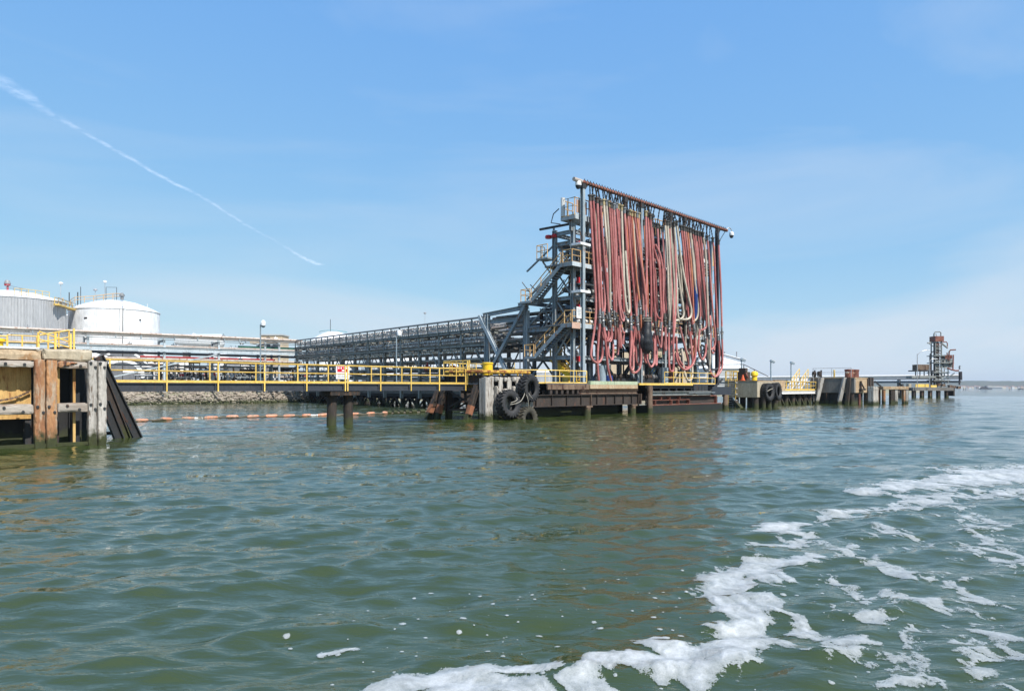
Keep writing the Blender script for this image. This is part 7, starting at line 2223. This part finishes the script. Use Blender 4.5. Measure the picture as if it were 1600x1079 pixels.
# ------------------------------------------------------------------ contrail high in the sky
def sky_pt(u, v, alt=7000.0):
    rx, ry, rz = ray(u, v)
    s = (alt - EYE) / rz
    return Vector((rx * s, ry * s, alt))
cm = bpy.data.materials.new('contrail_ice')
cm.use_nodes = True
nt = cm.node_tree
nt.nodes.clear()
o_ = nt.nodes.new('ShaderNodeOutputMaterial')
tr_ = nt.nodes.new('ShaderNodeBsdfTransparent')
df_ = nt.nodes.new('ShaderNodeBsdfTranslucent'); df_.inputs['Color'].default_value = (.95, .96, 1, 1)
d2_ = nt.nodes.new('ShaderNodeBsdfDiffuse'); d2_.inputs['Color'].default_value = (.95, .96, 1, 1)
ad_ = nt.nodes.new('ShaderNodeMixShader'); ad_.inputs[0].default_value = .3
mx_ = nt.nodes.new('ShaderNodeMixShader')
uv_ = nt.nodes.new('ShaderNodeAttribute'); uv_.attribute_name = 'edge'
tc_ = nt.nodes.new('ShaderNodeTexCoord')
ns_ = nd(nt, 'ShaderNodeTexNoise', Scale=.0026, Detail=7.0, Roughness=.68)
nt.links.new(tc_.outputs['Object'], ns_.inputs['Vector'])
rr_ = ramp(nt, .34, .62)
nt.links.new(ns_.outputs['Fac'], rr_.inputs['Value'])
mm_ = nt.nodes.new('ShaderNodeMath'); mm_.operation = 'MULTIPLY'
nt.links.new(uv_.outputs['Fac'], mm_.inputs[0]); nt.links.new(rr_.outputs[0], mm_.inputs[1])
nt.links.new(df_.outputs[0], ad_.inputs[1]); nt.links.new(d2_.outputs[0], ad_.inputs[2])
nt.links.new(mm_.outputs[0], mx_.inputs[0]); nt.links.new(tr_.outputs[0], mx_.inputs[1]); nt.links.new(ad_.outputs[0], mx_.inputs[2])
nt.links.new(mx_.outputs[0], o_.inputs['Surface'])
ctl = [(-120, 62, 18, .20), (0, 127, 12, .22), (50, 156, 9, .24), (85, 182, 5, .14), (130, 206, 3.2, .2), (180, 234, 3.0, .25), (250, 275, 2.8, .27), (310, 304, 2.5, .24), (360, 336, 2.2, .17), (400, 360, 2.0, .11), (440, 382, 2.0, .05), (480, 406, 2.6, .34), (530, 425, 2.8, .6), (570, 446, 2.8, .7), (602, 462, 2.2, .25), (640, 476, 2, .02)]
vs, fs, ed = [], [], []
fine = []
for (a, b) in zip(ctl[:-1], ctl[1:]):
    for k in range(10):
        fine.append(tuple(a[j] + (b[j] - a[j]) * k / 10 for j in range(4)))
fine.append(ctl[-1])
for i, (u, v, w, al) in enumerate(fine):
    a, b = fine[max(i - 1, 0)], fine[min(i + 1, len(fine) - 1)]
    du, dv = b[0] - a[0], b[1] - a[1]
    n_ = math.hypot(du, dv)
    wob = (1.6 * math.sin(i * .9) + 1.2 * math.sin(i * 2.3) + 1.5 * math.sin(i * .31)) * (1.6 if u < 110 else .8)
    for k in range(7):
        q = (k - 3) / 3
        o2 = w * (q * 1.1) + wob * .35
        vs.append(sky_pt(u - dv / n_ * o2, v + du / n_ * o2))
        ed.append(al * max(0, 1 - q * q) ** 1.2)
for i in range(len(fine) - 1):
    for k in range(6):
        fs.append((i * 7 + k, i * 7 + k + 1, i * 7 + 7 + k + 1, i * 7 + 7 + k))
me = bpy.data.meshes.new('contrail')
me.from_pydata([tuple(p) for p in vs], [], fs)
at_ = me.attributes.new('edge', 'FLOAT', 'POINT')
at_.data.foreach_set('value', ed)
me.materials.append(cm)
o = bpy.data.objects.new('contrail', me)
COL.objects.link(o)
tag(o, kind='structure')
# ------------------------------------------------------------------ the air: pale haze over the whole river
hz = bpy.data.materials.new('haze_air')
hz.use_nodes = True
nt = hz.node_tree
nt.nodes.clear()
ho = nt.nodes.new('ShaderNodeOutputMaterial')
hv_ = nt.nodes.new('ShaderNodeVolumePrincipled')
hv_.inputs['Color'].default_value = (.86, .93, 1.0, 1)
hv_.inputs['Density'].default_value = 0.00013
hv_.inputs['Anisotropy'].default_value = 0.3
nt.links.new(hv_.outputs[0], ho.inputs['Volume'])
hzb = MB().box((-3000, -400, -5.6), (9500, 4200, 60))
o = solid('haze', hzb, hz, None, None, (0, 0, -5.6), WORLD, kind='stuff')
for lab, names in LABELS.items():
    if len(names) > 1:
        print('DUPLICATE LABEL', lab, names)
print('OBJECTS', len(bpy.data.objects))
